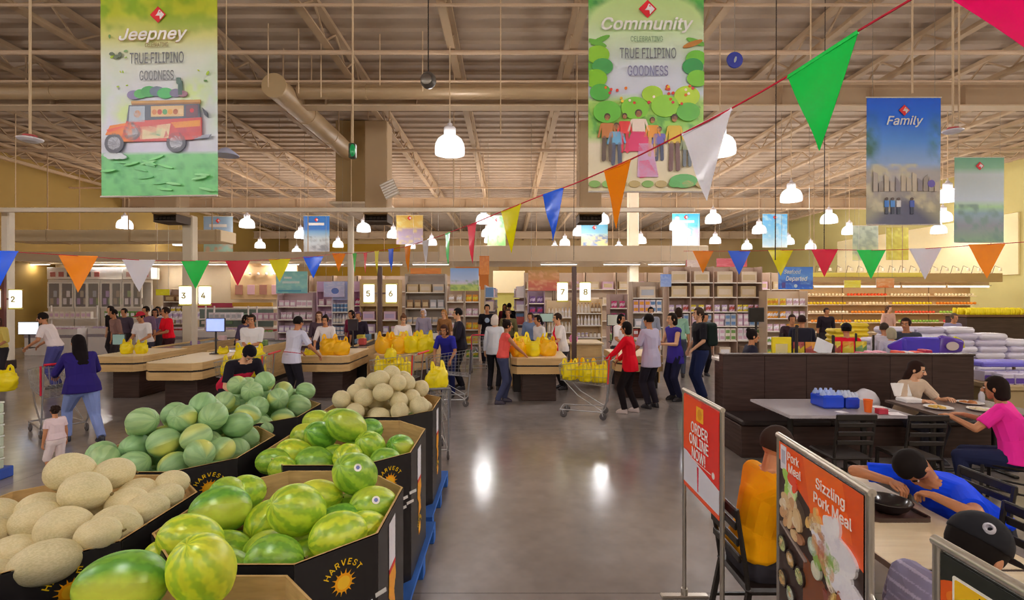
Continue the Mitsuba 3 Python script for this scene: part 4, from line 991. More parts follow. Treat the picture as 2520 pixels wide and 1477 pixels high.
# menu board
t, M, w, h = stand('orange and brown menu board with food pictures in a chrome frame', 1.63, 2.29, .40, 1.41, 1.245, x1=1.18)
P = Print(w, h)
P.rect(0, 0, 1, 1, '#2c1a14'); P.poly([(0, 0), (1, 0), (1, .26), (.45, .20), (0, .08)], '#dd5216'); P.poly([(.35, 0), (.8, 0), (.9, .2), (.45, .22)], '#e8641a')
P.poly([(.36, .40), (.62, .44), (.66, 1), (.34, 1)], '#6e3a1c'); P.poly([(.62, .55), (1, .55), (1, 1), (.64, 1)], '#4b2a1a')
P.rect(.03, .01, .12, .12, '#e6e1ea'); P.rect(.045, .03, .105, .09, '#b9b4c4')
P.word('Pork', .25, .055, .036, '#fdeee6'); P.word('Meal', .27, .105, .036, '#fdeee6')
P.word('Sizzling', .70, .085, .040, '#fdeee6'); P.word('Pork Meal', .72, .145, .040, '#fdeee6')
r_ = random.Random(5)
def blob(u, v, s, cols, n=16):
    for _ in range(n): P.disc(u + r_.gauss(0, s * .45), v + r_.gauss(0, s * .28), s * r_.uniform(.18, .42), r_.choice(cols), 1.3, .8, r_.uniform(0, 180))
P.disc(.20, .26, .19, '#3a2a22', 1, .62); blob(.19, .18, .13, ['#9fc75a', '#c9dfa0', '#d0452a', '#e9e2d4'], 20); blob(.20, .29, .14, ['#e4cfae', '#f0e6d6', '#d9b98a', '#c99a6a', '#9a6a4a'], 26)
P.line([(.06, .36), (.40, .42)], .02, '#8a7a72')
for i in range(3):
    for j in range(3):
        u, v = .08 + j * .125, .45 + i * .155 + j * .03
        P.disc(u, v, .062, '#1f1410', 1, 1.0); P.disc(u, v, .052, r_.choice(['#c9cf8a', '#e0d7a8', '#d9b070', '#cfd8c4', '#e6c48a']), 1, .95); blob(u, v, .04, ['#e9dcc0', '#a9b56a', '#d9a05a', '#f0ead8'], 5)
P.disc(.72, .26, .20, '#e9e6ee', 1.2, .42); blob(.72, .24, .14, ['#f2f0f4', '#dcd8e4', '#efeaf0'], 10)
blob(.52, .24, .10, ['#c98a4a', '#e0b56a', '#8a5a3a', '#e6d0a0'], 14); blob(.66, .34, .14, ['#7fa04a', '#c9a070', '#e9dcc8', '#a35a3a'], 16); P.disc(.84, .37, .16, '#eceaf2', 1.15, .42); blob(.86, .37, .12, ['#f4f2f6', '#e2deea'], 8)
P.disc(.50, .33, .055, '#9fb0a0'); P.disc(.50, .33, .035, '#d5dfcc'); P.disc(.54, .41, .055, '#c7c9b4'); P.disc(.54, .41, .04, '#e2dcc4')
blob(.76, .46, .10, ['#d9a23a', '#8a4a2a', '#e0c47a', '#6a3a2a'], 14); P.poly([(.62, .45), (1, .50), (1, .53), (.64, .49)], '#7a3f34')
for k in range(4): P.line([(.64 + .02 * k, .60 + k * .07), (.98, .63 + k * .07)], .012, '#a08a7a')
P.line([(.42, .66), (.62, .74)], .025, '#d9cdd8'); blob(.48, .84, .10, ['#c9a0c4', '#8a5a8a', '#e0cfe0', '#5a3a4a', '#c9a03a'], 14)
sheet_print(t, M, w, h, '#20140f', P)
add(t, 'side_clip', cat(tube([(1.195, 1.655, 1.08), (1.195, 1.655, 1.40)], .006, 8), tube([(1.195, 1.655, 1.08), (1.165, 1.59, 1.075)], .007, 8)), METAL, '#e0dbd2', smooth=40)
# third board
t, M, w, h = stand('dark board with a yellow label in a metal frame at the bottom right corner', .66, 1.30, .62, 1.41, 1.12)
P = Print(w, h)
P.rect(0, 0, 1, 1, '#1d201c'); P.disc(.24, .13, .27, '#d9581c', 1, .36); P.disc(.23, .13, .20, '#e57a22', 1, .32)
P.rect(.06, .05, .30, .36, '#f4efe2', .012); P.rect(.07, .06, .29, .35, '#edbd1d', .012)
P.line([(.18, .075), (.18, .12)], .008, '#4a2a18'); P.word('Grill', .18, .20, .055, '#5a3218', True, .2); P.word('City', .19, .28, .05, '#5a3218', True, .2)
sheet_print(t, M, w, h, '#1a1c19', P)
# ---- chairs
def chair(label, x, y, face, group=None, seat_z=.45, c='#17120f', wood='#1c1512'):
    """Black ladder-back chair; face = compass angle of the sitter's gaze (0 away from the viewer, 90 to the right)."""
    t = thing('dining_chair', label, 'chair', group)
    M = mv(x, y, 0) @ rot('z', -face)
    A = lambda nm, m, mat=SATIN, cc=c, s=False: add(t, nm, m, mat, cc, s, M)
    A('seat', cbox(-.20, .20, -.20, .21, seat_z - .035, seat_z, .015), SATIN, wood)
    for s in (-1, 1):
        A('leg', bar((s * .18, .18, seat_z - .03), (s * .19, .20, 0), .026))
        A('leg', bar((s * .18, -.18, seat_z - .03), (s * .19, -.26, 0), .026))
        A('back_post', tube([(s * .18, -.18, seat_z - .03), (s * .182, -.20, seat_z + .12), (s * .185, -.25, .88)], .014, 8), SATIN, c, 40)
    for k, z in enumerate((.60, .69, .78)): A('back_slat', cbox(-.175, .175, -.232 - .012 * k, -.215 - .012 * k, z - .022, z + .022, .005))
    A('top_rail', cbox(-.20, .20, -.262, -.238, .825, .885, .008))
    for s in (-1, 1): A('stretcher', bar((s * .185, .19, .2), (s * .185, -.225, .2), .016))
    return t
def table(label, x0, x1, y0, y1, mat, c=None, z=.75, two=True, edge='#5a4a40'):
    t = thing('dining_table', label, 'table')
    add(t, 'table_top', cbox(x0, x1, y0, y1, z - .03, z, .006), mat, c)
    add(t, 'edge_band', cat(box(x0 - .004, x1 + .004, y0 - .004, y0, z - .032, z - .003), box(x0 - .004, x1 + .004, y1, y1 + .004, z - .032, z - .003), box(x0 - .004, x0, y0, y1, z - .032, z - .003), box(x1, x1 + .004, y0, y1, z - .032, z - .003)), SATIN, edge)
    cx, cy = (x0 + x1) / 2, (y0 + y1) / 2
    ps = [(cx, y0 + .25), (cx, y1 - .25)] if (y1 - y0) > (x1 - x0) else [(x0 + .25, cy), (x1 - .25, cy)]
    for (a, b) in ps:
        add(t, 'leg', tube([(a, b, .02), (a, b, z - .03)], .032, 12), SATIN, '#15120f', smooth=40)
        add(t, 'foot', cat(cbox(a - .26, a + .26, b - .03, b + .03, 0, .025, .008), cbox(a - .03, a + .03, b - .26, b + .26, 0, .025, .008)), SATIN, '#15120f')
    return t
table('pale wood dining table where the boy in blue rests his head', 1.86, 2.56, 2.38, 3.62, TOPWOOD)
table('pale wood dining table in the bottom right corner by the man with the cap', 1.86, 2.56, 1.08, 2.36, TOPWOOD)
chair('black ladder-back chair of the person in yellow, behind the order sign', 1.50, 2.92, 90)
chair('black chair behind the boy in the blue shirt', 2.86, 3.25, 270)
chair('black chair at the right edge of the picture beside the pale table', 2.58, 2.66, 270)
t = thing('stool', 'black backless stool under the man with the cap', 'stool')
add(t, 'seat', cbox(1.25, 1.57, 1.60, 1.92, .41, .45, .015), SATIN, '#17120f')
for sx in (1.28, 1.54):
    for sy in (1.63, 1.89): add(t, 'leg', bar((sx, sy, .41), (sx, sy, 0), .026), SATIN, '#17120f')
# tray and bowl in front of the boy
t = thing('serving_tray', 'dark brown tray with rounded corners on the pale table', 'tray')
tr = sbox(2.10, 2.86, 2.44, 3.20).buffer(-.04).buffer(.04)
tx = affinity.rotate(tr, 0)
add(t, 'base', prism(tx, .006, .751), SATIN, '#3a2620')
add(t, 'rim', prism(tx.difference(tx.buffer(-.012)), .018, .757), SATIN, '#2e1d19')
t = thing('black_bowl', 'black round bowl on the tray under the boy', 'bowl')
add(t, 'bowl', xf(lathe([(.0005, .0), (.06, .0), (.10, .03), (.125, .07), (.118, .07), (.095, .035), (.055, .012), (.0005, .012)], 32), mv(2.28, 3.0, .7575)), GLOSS, '#1c1719', smooth=45)
# ---- booth
t = thing('booth_partition', 'dark brown wood partition wall behind the grey table', 'partition')
for k in range(6):
    x = 2.95 + k * .575
    add(t, 'panel', cbox(x + .002, x + .573, 6.86, 6.99, .05, 1.225, .004), DARKWOOD)
add(t, 'top_cap', cbox(2.94, 6.41, 6.845, 7.005, 1.225, 1.25, .005), DARKWOOD)
add(t, 'plinth', cbox(2.95, 6.40, 6.875, 6.98, 0, .05, .004), DARKWOOD)
t = thing('booth_bench', 'dark bench seat along the front of the partition', 'bench')
add(t, 'base', cbox(2.95, 6.35, 6.32, 6.85, 0, .40, .008), DARKWOOD)
for k in range(3): add(t, 'cushion', cbox(2.95 + k * 1.134, 4.08 + k * 1.134, 6.28, 6.85, .405, .475, .02), SATIN, '#231a1b')
table('grey topped table in front of the partition with blue packs and a cup on it', 3.06, 4.42, 5.42, 6.30, SATIN, '#8b8488', edge='#b3acb0')
table('dark edged table with food where the woman in pink sits', 4.72, 5.95, 5.45, 6.25, SATIN, '#6a5a55')
chair('black chair under the grey table, left one', 3.42, 5.15, 0)
chair('black chair under the grey table, right one', 4.10, 5.12, 0)
chair('black chair of the woman in the pink shirt', 4.86, 4.82, 322)
chair('black chair partly visible at the right edge behind the pink shirt', 6.05, 5.3, 300)
# things on the grey table
def on_table(x, y): return (x, y, .751)
def pack(label, x0, x1, y0, y1, h, c, c2):
    t = thing('blue_pack', label, 'package', 'blue packs on the grey table')
    b = V(Manifold.hull_points(cbox(x0, x1, y0, y1, .752, .752 + h * .75, .02)[0]))
    add(t, 'wrap', b, GLOSS, c)
    n = 0
    for i in range(4):
        for j in range(2):
            cx, cy = x0 + (i + .5) * (x1 - x0) / 4, y0 + (j + .5) * (y1 - y0) / 2
            add(t, 'bottle_top', xf(lathe([(.034, 0), (.034, .02), (.016, .045), (.014, .06), (.0005, .06)], 12), mv(cx, cy, .752 + h * .72)), GLOSS, c2, smooth=50)
pack('blue plastic wrapped bottle pack, left one on the grey table', 3.62, 3.86, 5.72, 6.00, .20, '#2447c8', '#9fb4e6')
pack('blue plastic wrapped bottle pack, right one on the grey table', 3.88, 4.04, 5.72, 5.96, .17, '#1f3fb4', '#c4cfe6')
t = thing('paper_cup', 'orange paper cup beside the blue packs', 'cup')
add(t, 'cup', xf(lathe([(.0005, .0), (.034, .0), (.045, .15), (.048, .15), (.048, .156), (.042, .156), (.034, .01), (.0005, .008)], 24), mv(4.02, 5.58, .7515) @ sc(1, 1, .9)), SATIN, '#e2661f', smooth=45)
t = thing('red_carton', 'small red carton in front of the orange cup', 'carton')
add(t, 'body', cbox(4.06, 4.16, 5.46, 5.54, .7515, .81, .006), SATIN, '#b23446')
for k, (x, y, a, w, lab) in enumerate([(3.72, 5.60, 15, .1, 'white paper sheet near the front edge of the grey table'), (4.25, 5.52, -8, .16, 'white paper sheet right of the red carton'), (4.30, 5.85, 20, .13, 'white napkin at the right of the grey table, rear one'), (4.22, 5.68, 40, .12, 'white napkin in the middle right of the grey table')]):
    single('paper_sheet', lab, 'paper', xf(cbox(-w / 2, w / 2, -w * .7, w * .7 - w * .4, 0, .003, .001), mv(x, y, .7515) @ rot('z', a)), MATTE, '#e9e6ea')
# food on the far table
for k, (x, y, r, c, lab) in enumerate([(4.95, 5.75, .14, '#eceaea', 'white plate of food at the left of the far table'), (5.35, 5.65, .13, '#efeaea', 'white plate in the middle of the far table'), (5.55, 6.0, .13, '#e9e6e6', 'white plate at the back of the far table')]):
    t = thing('food_plate', lab, 'plate')
    add(t, 'plate', xf(lathe([(.0005, 0), (r * .6, 0), (r, .02), (r * .98, .024), (r * .6, .008), (.0005, .008)], 24), mv(x, y, .7515)), GLOSS, c, smooth=45)
    g = random.Random(k)
    fd = cat([xf(ell(.03, .022, .015, 10, 6), mv(x + g.uniform(-.07, .07), y + g.uniform(-.07, .07), .768) @ rot('z', g.uniform(0, 180))) for _ in range(12)])
    add(t, 'food', fd, SATIN, ['#cda64a', '#e0d2ae', '#b5713a'][k], smooth=True, kind='stuff')
t = thing('takeout_box', 'open white foam takeout box near the woman at the partition', 'box')
add(t, 'tray', cbox(4.80, 5.02, 6.02, 6.2, .7515, .80, .01), MATTE, '#eeecea')
add(t, 'lid', xf(cbox(0, .22, -.01, .01, 0, .17, .008), mv(4.80, 6.205, .80) @ rot('x', -25)), MATTE, '#f2f0ee')
t = thing('sauce_bottle', 'small clear bottle standing on the far table by the partition', 'bottle')
add(t, 'bottle', xf(lathe([(.0005, 0), (.03, 0), (.032, .09), (.014, .13), (.012, .17), (.0005, .17)], 16), mv(5.78, 6.1, .7515)), GLOSS, '#c9c6cf', smooth=45)
t = thing('shopping_bag', 'white carrier bag on the bench beside the seated woman', 'bag')
g_ = np.random.default_rng(3)
b = ell(.17, .14, .21, 20, 14); bv = b[0] * (1 + .12 * (meshkit.noise(b[0] * 14) - .5)[:, None]); bv[:, 2] = np.maximum(bv[:, 2], -.15)
add(t, 'bag', xf((bv, b[1]), mv(4.66, 6.52, .63)), SATIN, '#e6e2ea', smooth=True)
# ------------------------------------------------------------------ checkout lanes
def f_oak(p, n, uv):
    g = fbm(p.x * 3 + p.y * 2, p.z * 30, p.y * 3, 3)
    return mix(lc('#b8935c'), lc('#dcb985'), g)
OAK = bsdf('oak', {'type': 'principled', 'base_color': proc(f_oak), 'roughness': 0.45, 'specular': 0.35})
def lane(label, x0, x1, y, L=1.5, body=(.12, .12), bl=2.6, top='#e4cfa8'):
    t = thing('checkout_counter', label, 'checkout counter')
    ch = .12
    def slab(z0, z1, ins=0.0):
        g = Polygon([(x0 + ch, y), (x1 - ch, y), (x1, y + ch), (x1, y + L), (x0, y + L), (x0, y + ch)]).buffer(-ins, join_style=2)
        return prism(g, z1 - z0, z0)
    add(t, 'upper_band', slab(.735, .862), OAK)
    add(t, 'groove', slab(.70, .737, .025), SATIN, '#2a211e')
    add(t, 'lower_band', slab(.565, .702), OAK)
    add(t, 'bagging_top', slab(.86, .872, .01), SATIN, top)
    add(t, 'pedestal', cbox(x0 + .22, x1 - .2, y + .28, y + 1.25, 0, .567, .01), DARKWOOD)
    a, b, yb = x0 + body[0], x1 - body[1], y + L
    add(t, 'side_panel', cbox(a, a + .03, yb, yb + bl, .12, .90, .005), OAK); add(t, 'side_panel', cbox(b - .03, b, yb, yb + bl, .12, .90, .005), OAK)
    add(t, 'base', cbox(a + .05, b - .05, yb, yb + bl, 0, .80, .01), SATIN, '#1f1a19')
    add(t, 'belt', cbox(a + .04, b - .04, yb + .5, yb + bl - .05, .80, .865, .02), SATIN, '#262223')
    add(t, 'scanner_plate', cbox(a + .06, b - .06, yb + .05, yb + .42, .80, .872, .006), METAL, '#8f9094')
    add(t, 'bumper', cbox(a - .012, b + .012, yb + bl, yb + bl + .03, .55, .9, .008), SATIN, '#6f6a66')
    return t
lane('oak checkout counter at the far left behind the woman in navy', -8.15, -7.2, 9.75)
lane('oak checkout counter with a wide two band end, left of the yellow bag cart', -6.42, -5.42, 8.75, 1.7)
lane('oak checkout counter beside the cashier in the pale shirt', -4.15, -3.12, 9.75, body=(.56, .03))
lane('oak checkout counter piled with yellow bags behind the netted melons', -2.72, -1.62, 10.0, body=(.62, .03))
lane('oak checkout counter on a dark pedestal in the centre aisle', .05, 1.14, 9.45, 1.2, body=(.02, .58), bl=2.4)
lane('oak checkout counter behind the woman in red', 2.12, 3.06, 9.75, 1.3, body=(.75, -.3))
t = thing('checkout_counter', 'oak counter block in the centre between the yellow bags and the woman in red', 'checkout counter')
add(t, 'front_panel', cbox(1.52, 2.28, 12.2, 12.26, .35, .86, .008), OAK); add(t, 'worktop', cbox(1.45, 2.34, 12.15, 13.2, .86, .90, .006), SATIN, '#e2cda6'); add(t, 'base', cbox(1.56, 2.28, 12.3, 13.1, 0, .86, .01), DARKWOOD)
# ---- lane number signs
def glow(mesh, rad): d = mk(mesh, SATIN, '#ffffff'); d['emitter'] = {'type': 'area', 'radiance': {'type': 'rgb', 'value': rad}}; return d
LBOX = glow(cbox(-.125, .125, -.06, .06, -.215, .215, .02), [1.5, 1.42, .95])
LCASE = mk(cat(cbox(-.14, .14, -.05, .05, .215, .235, .004), cbox(-.14, .14, -.05, .05, -.25, -.215, .004)), SATIN, '#cfc25a')
def lane_pole(y, u, us, nums, v, c, plabel, wl):
    x = (u - U0) / FPX * y
    t = thing('lane_pole', plabel, 'pole')
    add(t, 'pole', cbox(x - .055, x + .055, y - .03, y + .03, 0, 2.75, .008), SATIN, c)
    add(t, 'foot', cbox(x - .14, x + .14, y - .1, y + .1, 0, .02, .005), SATIN, '#2a2422')
    z = CAM_Z - (v - V0) / FPX * y
    add(t, 'cross_arm', cbox(min(x, *[(q - U0) / FPX * y for q in us]), max(x, *[(q - U0) / FPX * y for q in us]), y + .065, y + .09, z - .02, z + .02, .004), SATIN, c)
    for q, s, lab in zip(us, nums, wl):
        xs = (q - U0) / FPX * y
        b = thing('lane_sign', lab, 'lane sign')
        put(b, 'light_box', LBOX, mv(xs, y, z)); put(b, 'frame_cap', LCASE, mv(xs, y, z))
        add(b, 'number', xf(text(str(s), .13, .006), mv(xs, y - .062, z - .07) @ UP), SATIN, '#8a7a3a')
lane_pole(12.0, 935, (908, 963), ('5', '6'), 722, '#4a3430', 'dark pole with two lit lane signs left of the grey brown rack', ('lit lane sign with a five, left of its dark pole', 'lit lane sign with a six, beside the grey brown rack'))
lane_pole(12.0, 1413, (1384, 1440), ('7', '8'), 718, '#4a3430', 'dark pole with two lit lane signs before the warm lit bottles', ('lit lane sign with a seven, above the warm lit bottles', 'lit lane sign with an eight, above the warm lit jars'))
lane_pole(12.0, 479, (456, 504), ('3', '4'), 727, '#cdbfae', 'pale pole with two lane signs under the green pennant', ('pale lane sign with a three, left under the green pennant', 'pale lane sign with a four, right under the green pennant'))
lane_pole(12.0, 8, (-8, 38), ('1', '2'), 736, '#5a2f2c', 'dark red pole at the left edge of the picture', ('lit lane sign with a one, cut by the left edge', 'lit lane sign with a two, near the left edge'))
# ---- monitors
def monitor(label, u, v, d, w, h, scr, emit=None, base=.88, back='#2b2b30'):
    p = at(u, v, d)
    t = thing('monitor', label, 'monitor')
    add(t, 'case', cbox(p[0] - w / 2 - .012, p[0] + w / 2 + .012, d, d + .035, p[2] - h / 2 - .012, p[2] + h / 2 + .012, .006), SATIN, back)
    s = cbox(p[0] - w / 2, p[0] + w / 2, d - .006, d + .002, p[2] - h / 2, p[2] + h / 2, .002)
    if emit: put(t, 'screen', glow(s, emit))
    else: add(t, 'screen', s, GLOSS, scr)
    add(t, 'stand', tube([(p[0], d + .02, p[2] - h / 2), (p[0], d + .02, base)], .018, 10), SATIN, '#2b2628', smooth=40)
    add(t, 'stand_base', cbox(p[0] - .09, p[0] + .09, d - .06, d + .1, base - .006, base + .012, .004), SATIN, '#2b2628')
monitor('bright blue screen on a dark stand above the left counter', 530, 800, 10.1, .36, .25, None, [.015, .13, .95])
monitor('pale blue screen at the far left beside the cashier in white', 70, 808, 11.2, .45, .27, None, [.45, .65, .95])
monitor('pale teal screen in front of the cashier with the red cap', 292, 836, 11.0, .26, .22, '#a9d0cc', None, 0)
monitor('white backed terminal by the dark fridge right of the bottle shelf', 1508, 788, 12.4, .26, .26, '#d9dcd0', None, .90)
monitor('black screen on a post behind the counter of the pale shirted cashier', 868, 800, 11.3, .20, .24, '#241b22')
monitor('pale screen above the dark haired cashier at the centre', 1345, 782, 12.6, .32, .2, '#b9d8d4')
monitor('black screen on a tall stand right of the man with the backpack', 1862, 775, 9.2, .26, .24, '#1d1a1d', None, 0)
# ---- yellow carrier bags
def bag_mesh(seed, n=26):
    g = np.random.default_rng(seed)
    v, f = ell(1, 1, 1, n, 18)
    z = v[:, 2]; th = np.arctan2(v[:, 1], v[:, 0])
    w = .150 * (1 + .10 * np.cos(3 * th + seed) + .06 * np.cos(5 * th + 2 * seed)) * (1 - .18 * np.clip(z, 0, 1))
    k = 1 + .34 * (meshkit.noise(v * 2.6 + seed) - .5) + .16 * (meshkit.noise(v * 7 + seed) - .5)
    e = np.sign(z) * np.abs(z) ** .7
    hor = np.maximum(np.hypot(v[:, 0], v[:, 1]), 1e-6) ** -.35
    p = np.stack([v[:, 0] * hor * w * 1.08, v[:, 1] * hor * w * .82, e * .15], -1) * k[:, None]
    p[:, 2] = np.maximum(p[:, 2], -.135) + .136
    hs = []
    for s in (-1, 1):
        q = Polygon([(s * .135, 0), (s * .03, -.01), (s * .055, .07), (s * .075, .125), (s * .10, .135), (s * .125, .10)]).difference(Polygon([(s * .105, .045), (s * .07, .04), (s * .082, .10), (s * .10, .10)]))
        m = xf(prism(q.buffer(.004), .014), mv(0, .007 + .02 * g.uniform(-1, 1), .235) @ rot('x', 90 + 14 * g.uniform(-1, 1)) )
        hs.append(m)
    return (p, f), cat(hs)
BAGS = []
for s_ in range(5):
    a_, b_ = bag_mesh(s_)
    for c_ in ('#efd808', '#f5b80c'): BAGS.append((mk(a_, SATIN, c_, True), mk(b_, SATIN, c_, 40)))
def bag(label, grp, p, k, s=1.0, yaw=0.0, squash=1.0):
    t = thing('carrier_bag', label, 'bag', grp)
    M = mv(*p) @ rot('z', yaw) @ sc(s, s, s * squash)
    put(t, 'body', BAGS[k % 10][0], M); put(t, 'handles', BAGS[k % 10][1], M)
rb = random.Random(8)
def bags_at(label, grp, spots):
    for i, (u, v, d, s, k) in enumerate(spots):
        p = at(u, v, d)
        bag(label, grp, p, k, s, rb.uniform(0, 180))
def row(label, grp, x0, x1, y, z, n, s=1.0, orange=0):
    for i in range(n):
        bag(label, grp, (x0 + (x1 - x0) * (i + .5) / n, y + rb.uniform(-.08, .08), z), 2 * rb.randrange(5) + (1 if rb.random() < orange else 0), s * rb.uniform(.9, 1.1), rb.uniform(-40, 40))
row('full yellow carrier bag standing on the counter behind the netted melons', 'yellow bags on the counter behind the netted melons', -2.68, -1.55, 10.25, .873, 4, 1.15, .4)
row('full yellow carrier bag in the back row on the counter behind the netted melons', 'yellow bags in the back row of that counter', -2.55, -1.6, 10.65, .873, 3, 1.2, .4)
row('full yellow carrier bag on the centre counter beside the woman in the coral top', 'yellow bags on the centre counter', .06, .92, 9.75, .873, 3, 1.05, .5)
bag('yellow carrier bag standing behind the others on the centre counter', None, (.28, 10.15, .873), 0, 1.2, 20); bag('second yellow carrier bag at the back of the centre counter', None, (.72, 10.2, .873), 2, 1.15, 70)
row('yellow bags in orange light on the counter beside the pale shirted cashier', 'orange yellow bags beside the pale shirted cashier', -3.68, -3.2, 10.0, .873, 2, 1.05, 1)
bag('small flat yellow bag on the edge of the counter by the pale shirted cashier', None, (-3.95, 9.95, .873), 0, .7, 0, .5)
row('small yellow bags on the far left counter', 'yellow bags on the far left counter', -7.9, -7.3, 10.1, .873, 2, .8, .2)
bag('small yellow bag on the left counter under the blue screen', None, (-5.75, 10.1, .873), 4, .62, 30, .7)
# ---- shopping carts
def cart(label, x, y, yaw, handle='#c81f33', s=1.0, wire='#b9babf'):
    """A wire cart; it is pushed towards local +y, the handle is at the back."""
    t = thing('shopping_cart', label, 'shopping cart')
    M = mv(x, y, 0) @ rot('z', yaw) @ sc(s)
    W0, W1, D0, D1 = .21, .27, .42, -.40     # half widths front, back; y of the front and back
    def P_(k, f, z):    # corner k on the basket at height fraction f
        pass
    w = []
    zt0, zt1, zb0, zb1 = .88, 1.0, .62, .55
    def pt(sx, ty, f):
        yy = D1 + (D0 - D1) * ty; hw = W1 + (W0 - W1) * ty
        zb = zb1 + (zb0 - zb1) * ty; zt = zt1 + (zt0 - zt1) * ty
        return np.array([sx * hw * (.86 + .14 * f), yy * (.94 + .06 * f), zb + (zt - zb) * f])
    for f in (0, .33, .66, 1.0):
        r = .0055 if f in (0, 1.0) else .0032
        for a, b in (((-1, 0), (-1, 1)), ((-1, 1), (1, 1)), ((1, 1), (1, 0)), ((1, 0), (-1, 0))): w.append(tube([pt(*a, f), pt(*b, f)], r, 5, False))
    for ty in np.linspace(0, 1, 13):
        for sx in (-1, 1): w.append(tube([pt(sx, ty, 0), pt(sx, ty, 1)], .0028, 4, False))
        w.append(tube([pt(-1, ty, 0), pt(1, ty, 0)], .0028, 4, False))
    for sx in np.linspace(-1, 1, 8):
        for ty in (0, 1): w.append(tube([pt(sx, ty, 0), pt(sx, ty, 1)], .0028, 4, False))
        w.append(tube([pt(sx, 0, 0), pt(sx, 1, 0)], .0028, 4, False))
    add(t, 'wire_basket', cat(w), METAL, wire, M=M)
    fr = []
    for sx in (-1, 1):
        fr += [tube([(sx * .24, -.52, 1.02), (sx * .25, -.44, .98), (sx * .25, -.40, .55), (sx * .255, -.36, .20), (sx * .25, -.30, .13), (sx * .20, .40, .13)], .011, 8), tube([(sx * .18, .34, .62), (sx * .2, .1, .38), (sx * .23, -.30, .14)], .009, 8)]
    fr += [tube([(-.2, .40, .13), (.2, .40, .13)], .010, 8), tube([(-.25, -.30, .13), (.25, -.30, .13)], .010, 8)]
    add(t, 'frame', cat(fr), METAL, wire, smooth=40, M=M)
    add(t, 'handle', tube([(-.27, -.53, 1.025), (.27, -.53, 1.025)], .017, 10), SATIN, handle, smooth=40, M=M)
    for sx in (-1, 1): add(t, 'corner_trim', tube([(sx * .27, -.40, .60), (sx * .275, -.42, 1.0)], .012, 8), SATIN, handle, smooth=40, M=M)
    for (wx, wy) in ((-.2, .36), (.2, .36), (-.25, -.3), (.25, -.3)):
        k = add(t, 'wheel', xf(lathe([(.0005, -.015), (.045, -.015), (.058, -.008), (.058, .008), (.045, .015), (.0005, .015)], 18), mv(wx, wy - .02, .058) @ rot('y', 90)), SATIN, '#4b4648', smooth=40, M=M)
        add(k, 'fork', cat(bar((wx - .02, wy - .02, .058), (wx - .012, wy, .13), .008), bar((wx + .02, wy - .02, .058), (wx + .012, wy, .13), .008)), METAL, wire, M=M)
    return M
C1 = cart('shopping cart full of yellow bags standing in the centre aisle', 1.32, 8.55, 75, '#d8302a', 1.0)
for k, (a, b, z, s) in enumerate([(-.08, .25, .62, .85), (.08, .22, .62, .82), (-.09, -.02, .60, .9), (.09, -.05, .60, .9), (0, -.25, .58, .9)]):
    p = C1 @ np.array([a, b, z, 1]); bag('yellow bag packed inside the cart in the centre aisle', 'yellow bags in the centre aisle cart', p[:3], k * 3, s * 1.15, k * 50)
C2 = cart('shopping cart with yellow bags in front of the counter behind the netted melons', -2.05, 9.15, 80, '#d8302a')
for k, (a, b, z, s) in enumerate([(-.05, .25, .62, .9), (.05, .02, .60, .95), (-.06, -.22, .58, .95), (.0, .1, .86, .8)]):
    p = C2 @ np.array([a, b, z, 1]); bag('yellow bag packed in the cart behind the netted melons', 'yellow bags in the cart behind the netted melons', p[:3], k * 4, s, k * 35)
C3 = cart('large wire cart pushed by the woman in navy at the left', -6.82, 7.55, 57, '#c41f3a', 1.05)
p = C3 @ np.array([0, .1, .62, 1]); bag('yellow bag at the left edge in the cart of the woman in navy', None, at(5, 945, 6.9) - [0, 0, .1], 2, 1.0, 30)
cart('empty cart with red trim in the aisle beside the man in black', -.75, 13.6, 8, '#d02c46')
cart('cart with a pale child seat in front of the man in black', -1.12, 9.45, 95, '#3a3540')
C6 = cart('cart with a yellow hand basket by the end of the melon bins', -1.02, 6.5, 10, '#6a6668', .9)
p = C6 @ np.array([0, .1, .62, 1]); bag('yellow bag lying in the cart at the far end of the melon bins', None, at(1078, 958, 6.5) , 0, 1.0, 60)
C7 = cart('cart hung with yellow bags and red edges left of the bending man in red', -4.75, 9.0, 95, '#d6352c')
for k, (a, b, z) in enumerate([(-.08, .2, .62), (.08, .12, .62), (-.05, -.1, .60), (.08, -.22, .58), (0, .0, .84), (-.02, -.2, .82)]):
    p = C7 @ np.array([a, b, z, 1]); bag('yellow bag heaped in the cart left of the bending man', 'yellow bags in the cart by the bending man', p[:3], k * 2, 1.0, k * 47)
# pink thing and small goods on the belts
t = thing('pink_bag', 'small pink plastic bag on the oak counter block at the centre', 'bag')
add(t, 'body', xf(bag_mesh(7)[0], mv(1.62, 12.4, .90) @ sc(.62)), SATIN, '#e08ab4', smooth=True)
for k in range(26):
    lx, ly = rb.choice([(-7.7, 11.9), (-5.9, 11.0), (-3.6, 12.0), (-2.15, 12.2), (1.05, 11.4), (2.85, 11.8)])
    x, y = lx + rb.uniform(-.22, .22), ly + rb.uniform(0, 1.5)
    w, d, h = rb.uniform(.05, .09), rb.uniform(.05, .1), rb.uniform(.08, .22)
    single('grocery_item', 'small packaged grocery lying on a checkout belt', 'grocery', cbox(x - w, x + w, y - d, y + d, .867, .867 + h, .01), SATIN, rb.choice(['#c9b7cf', '#e6dfd4', '#b5443f', '#6f8fae', '#d9c24a', '#7a9a5a', '#e2c0c4', '#8a6a9a']), group='groceries on the belts')
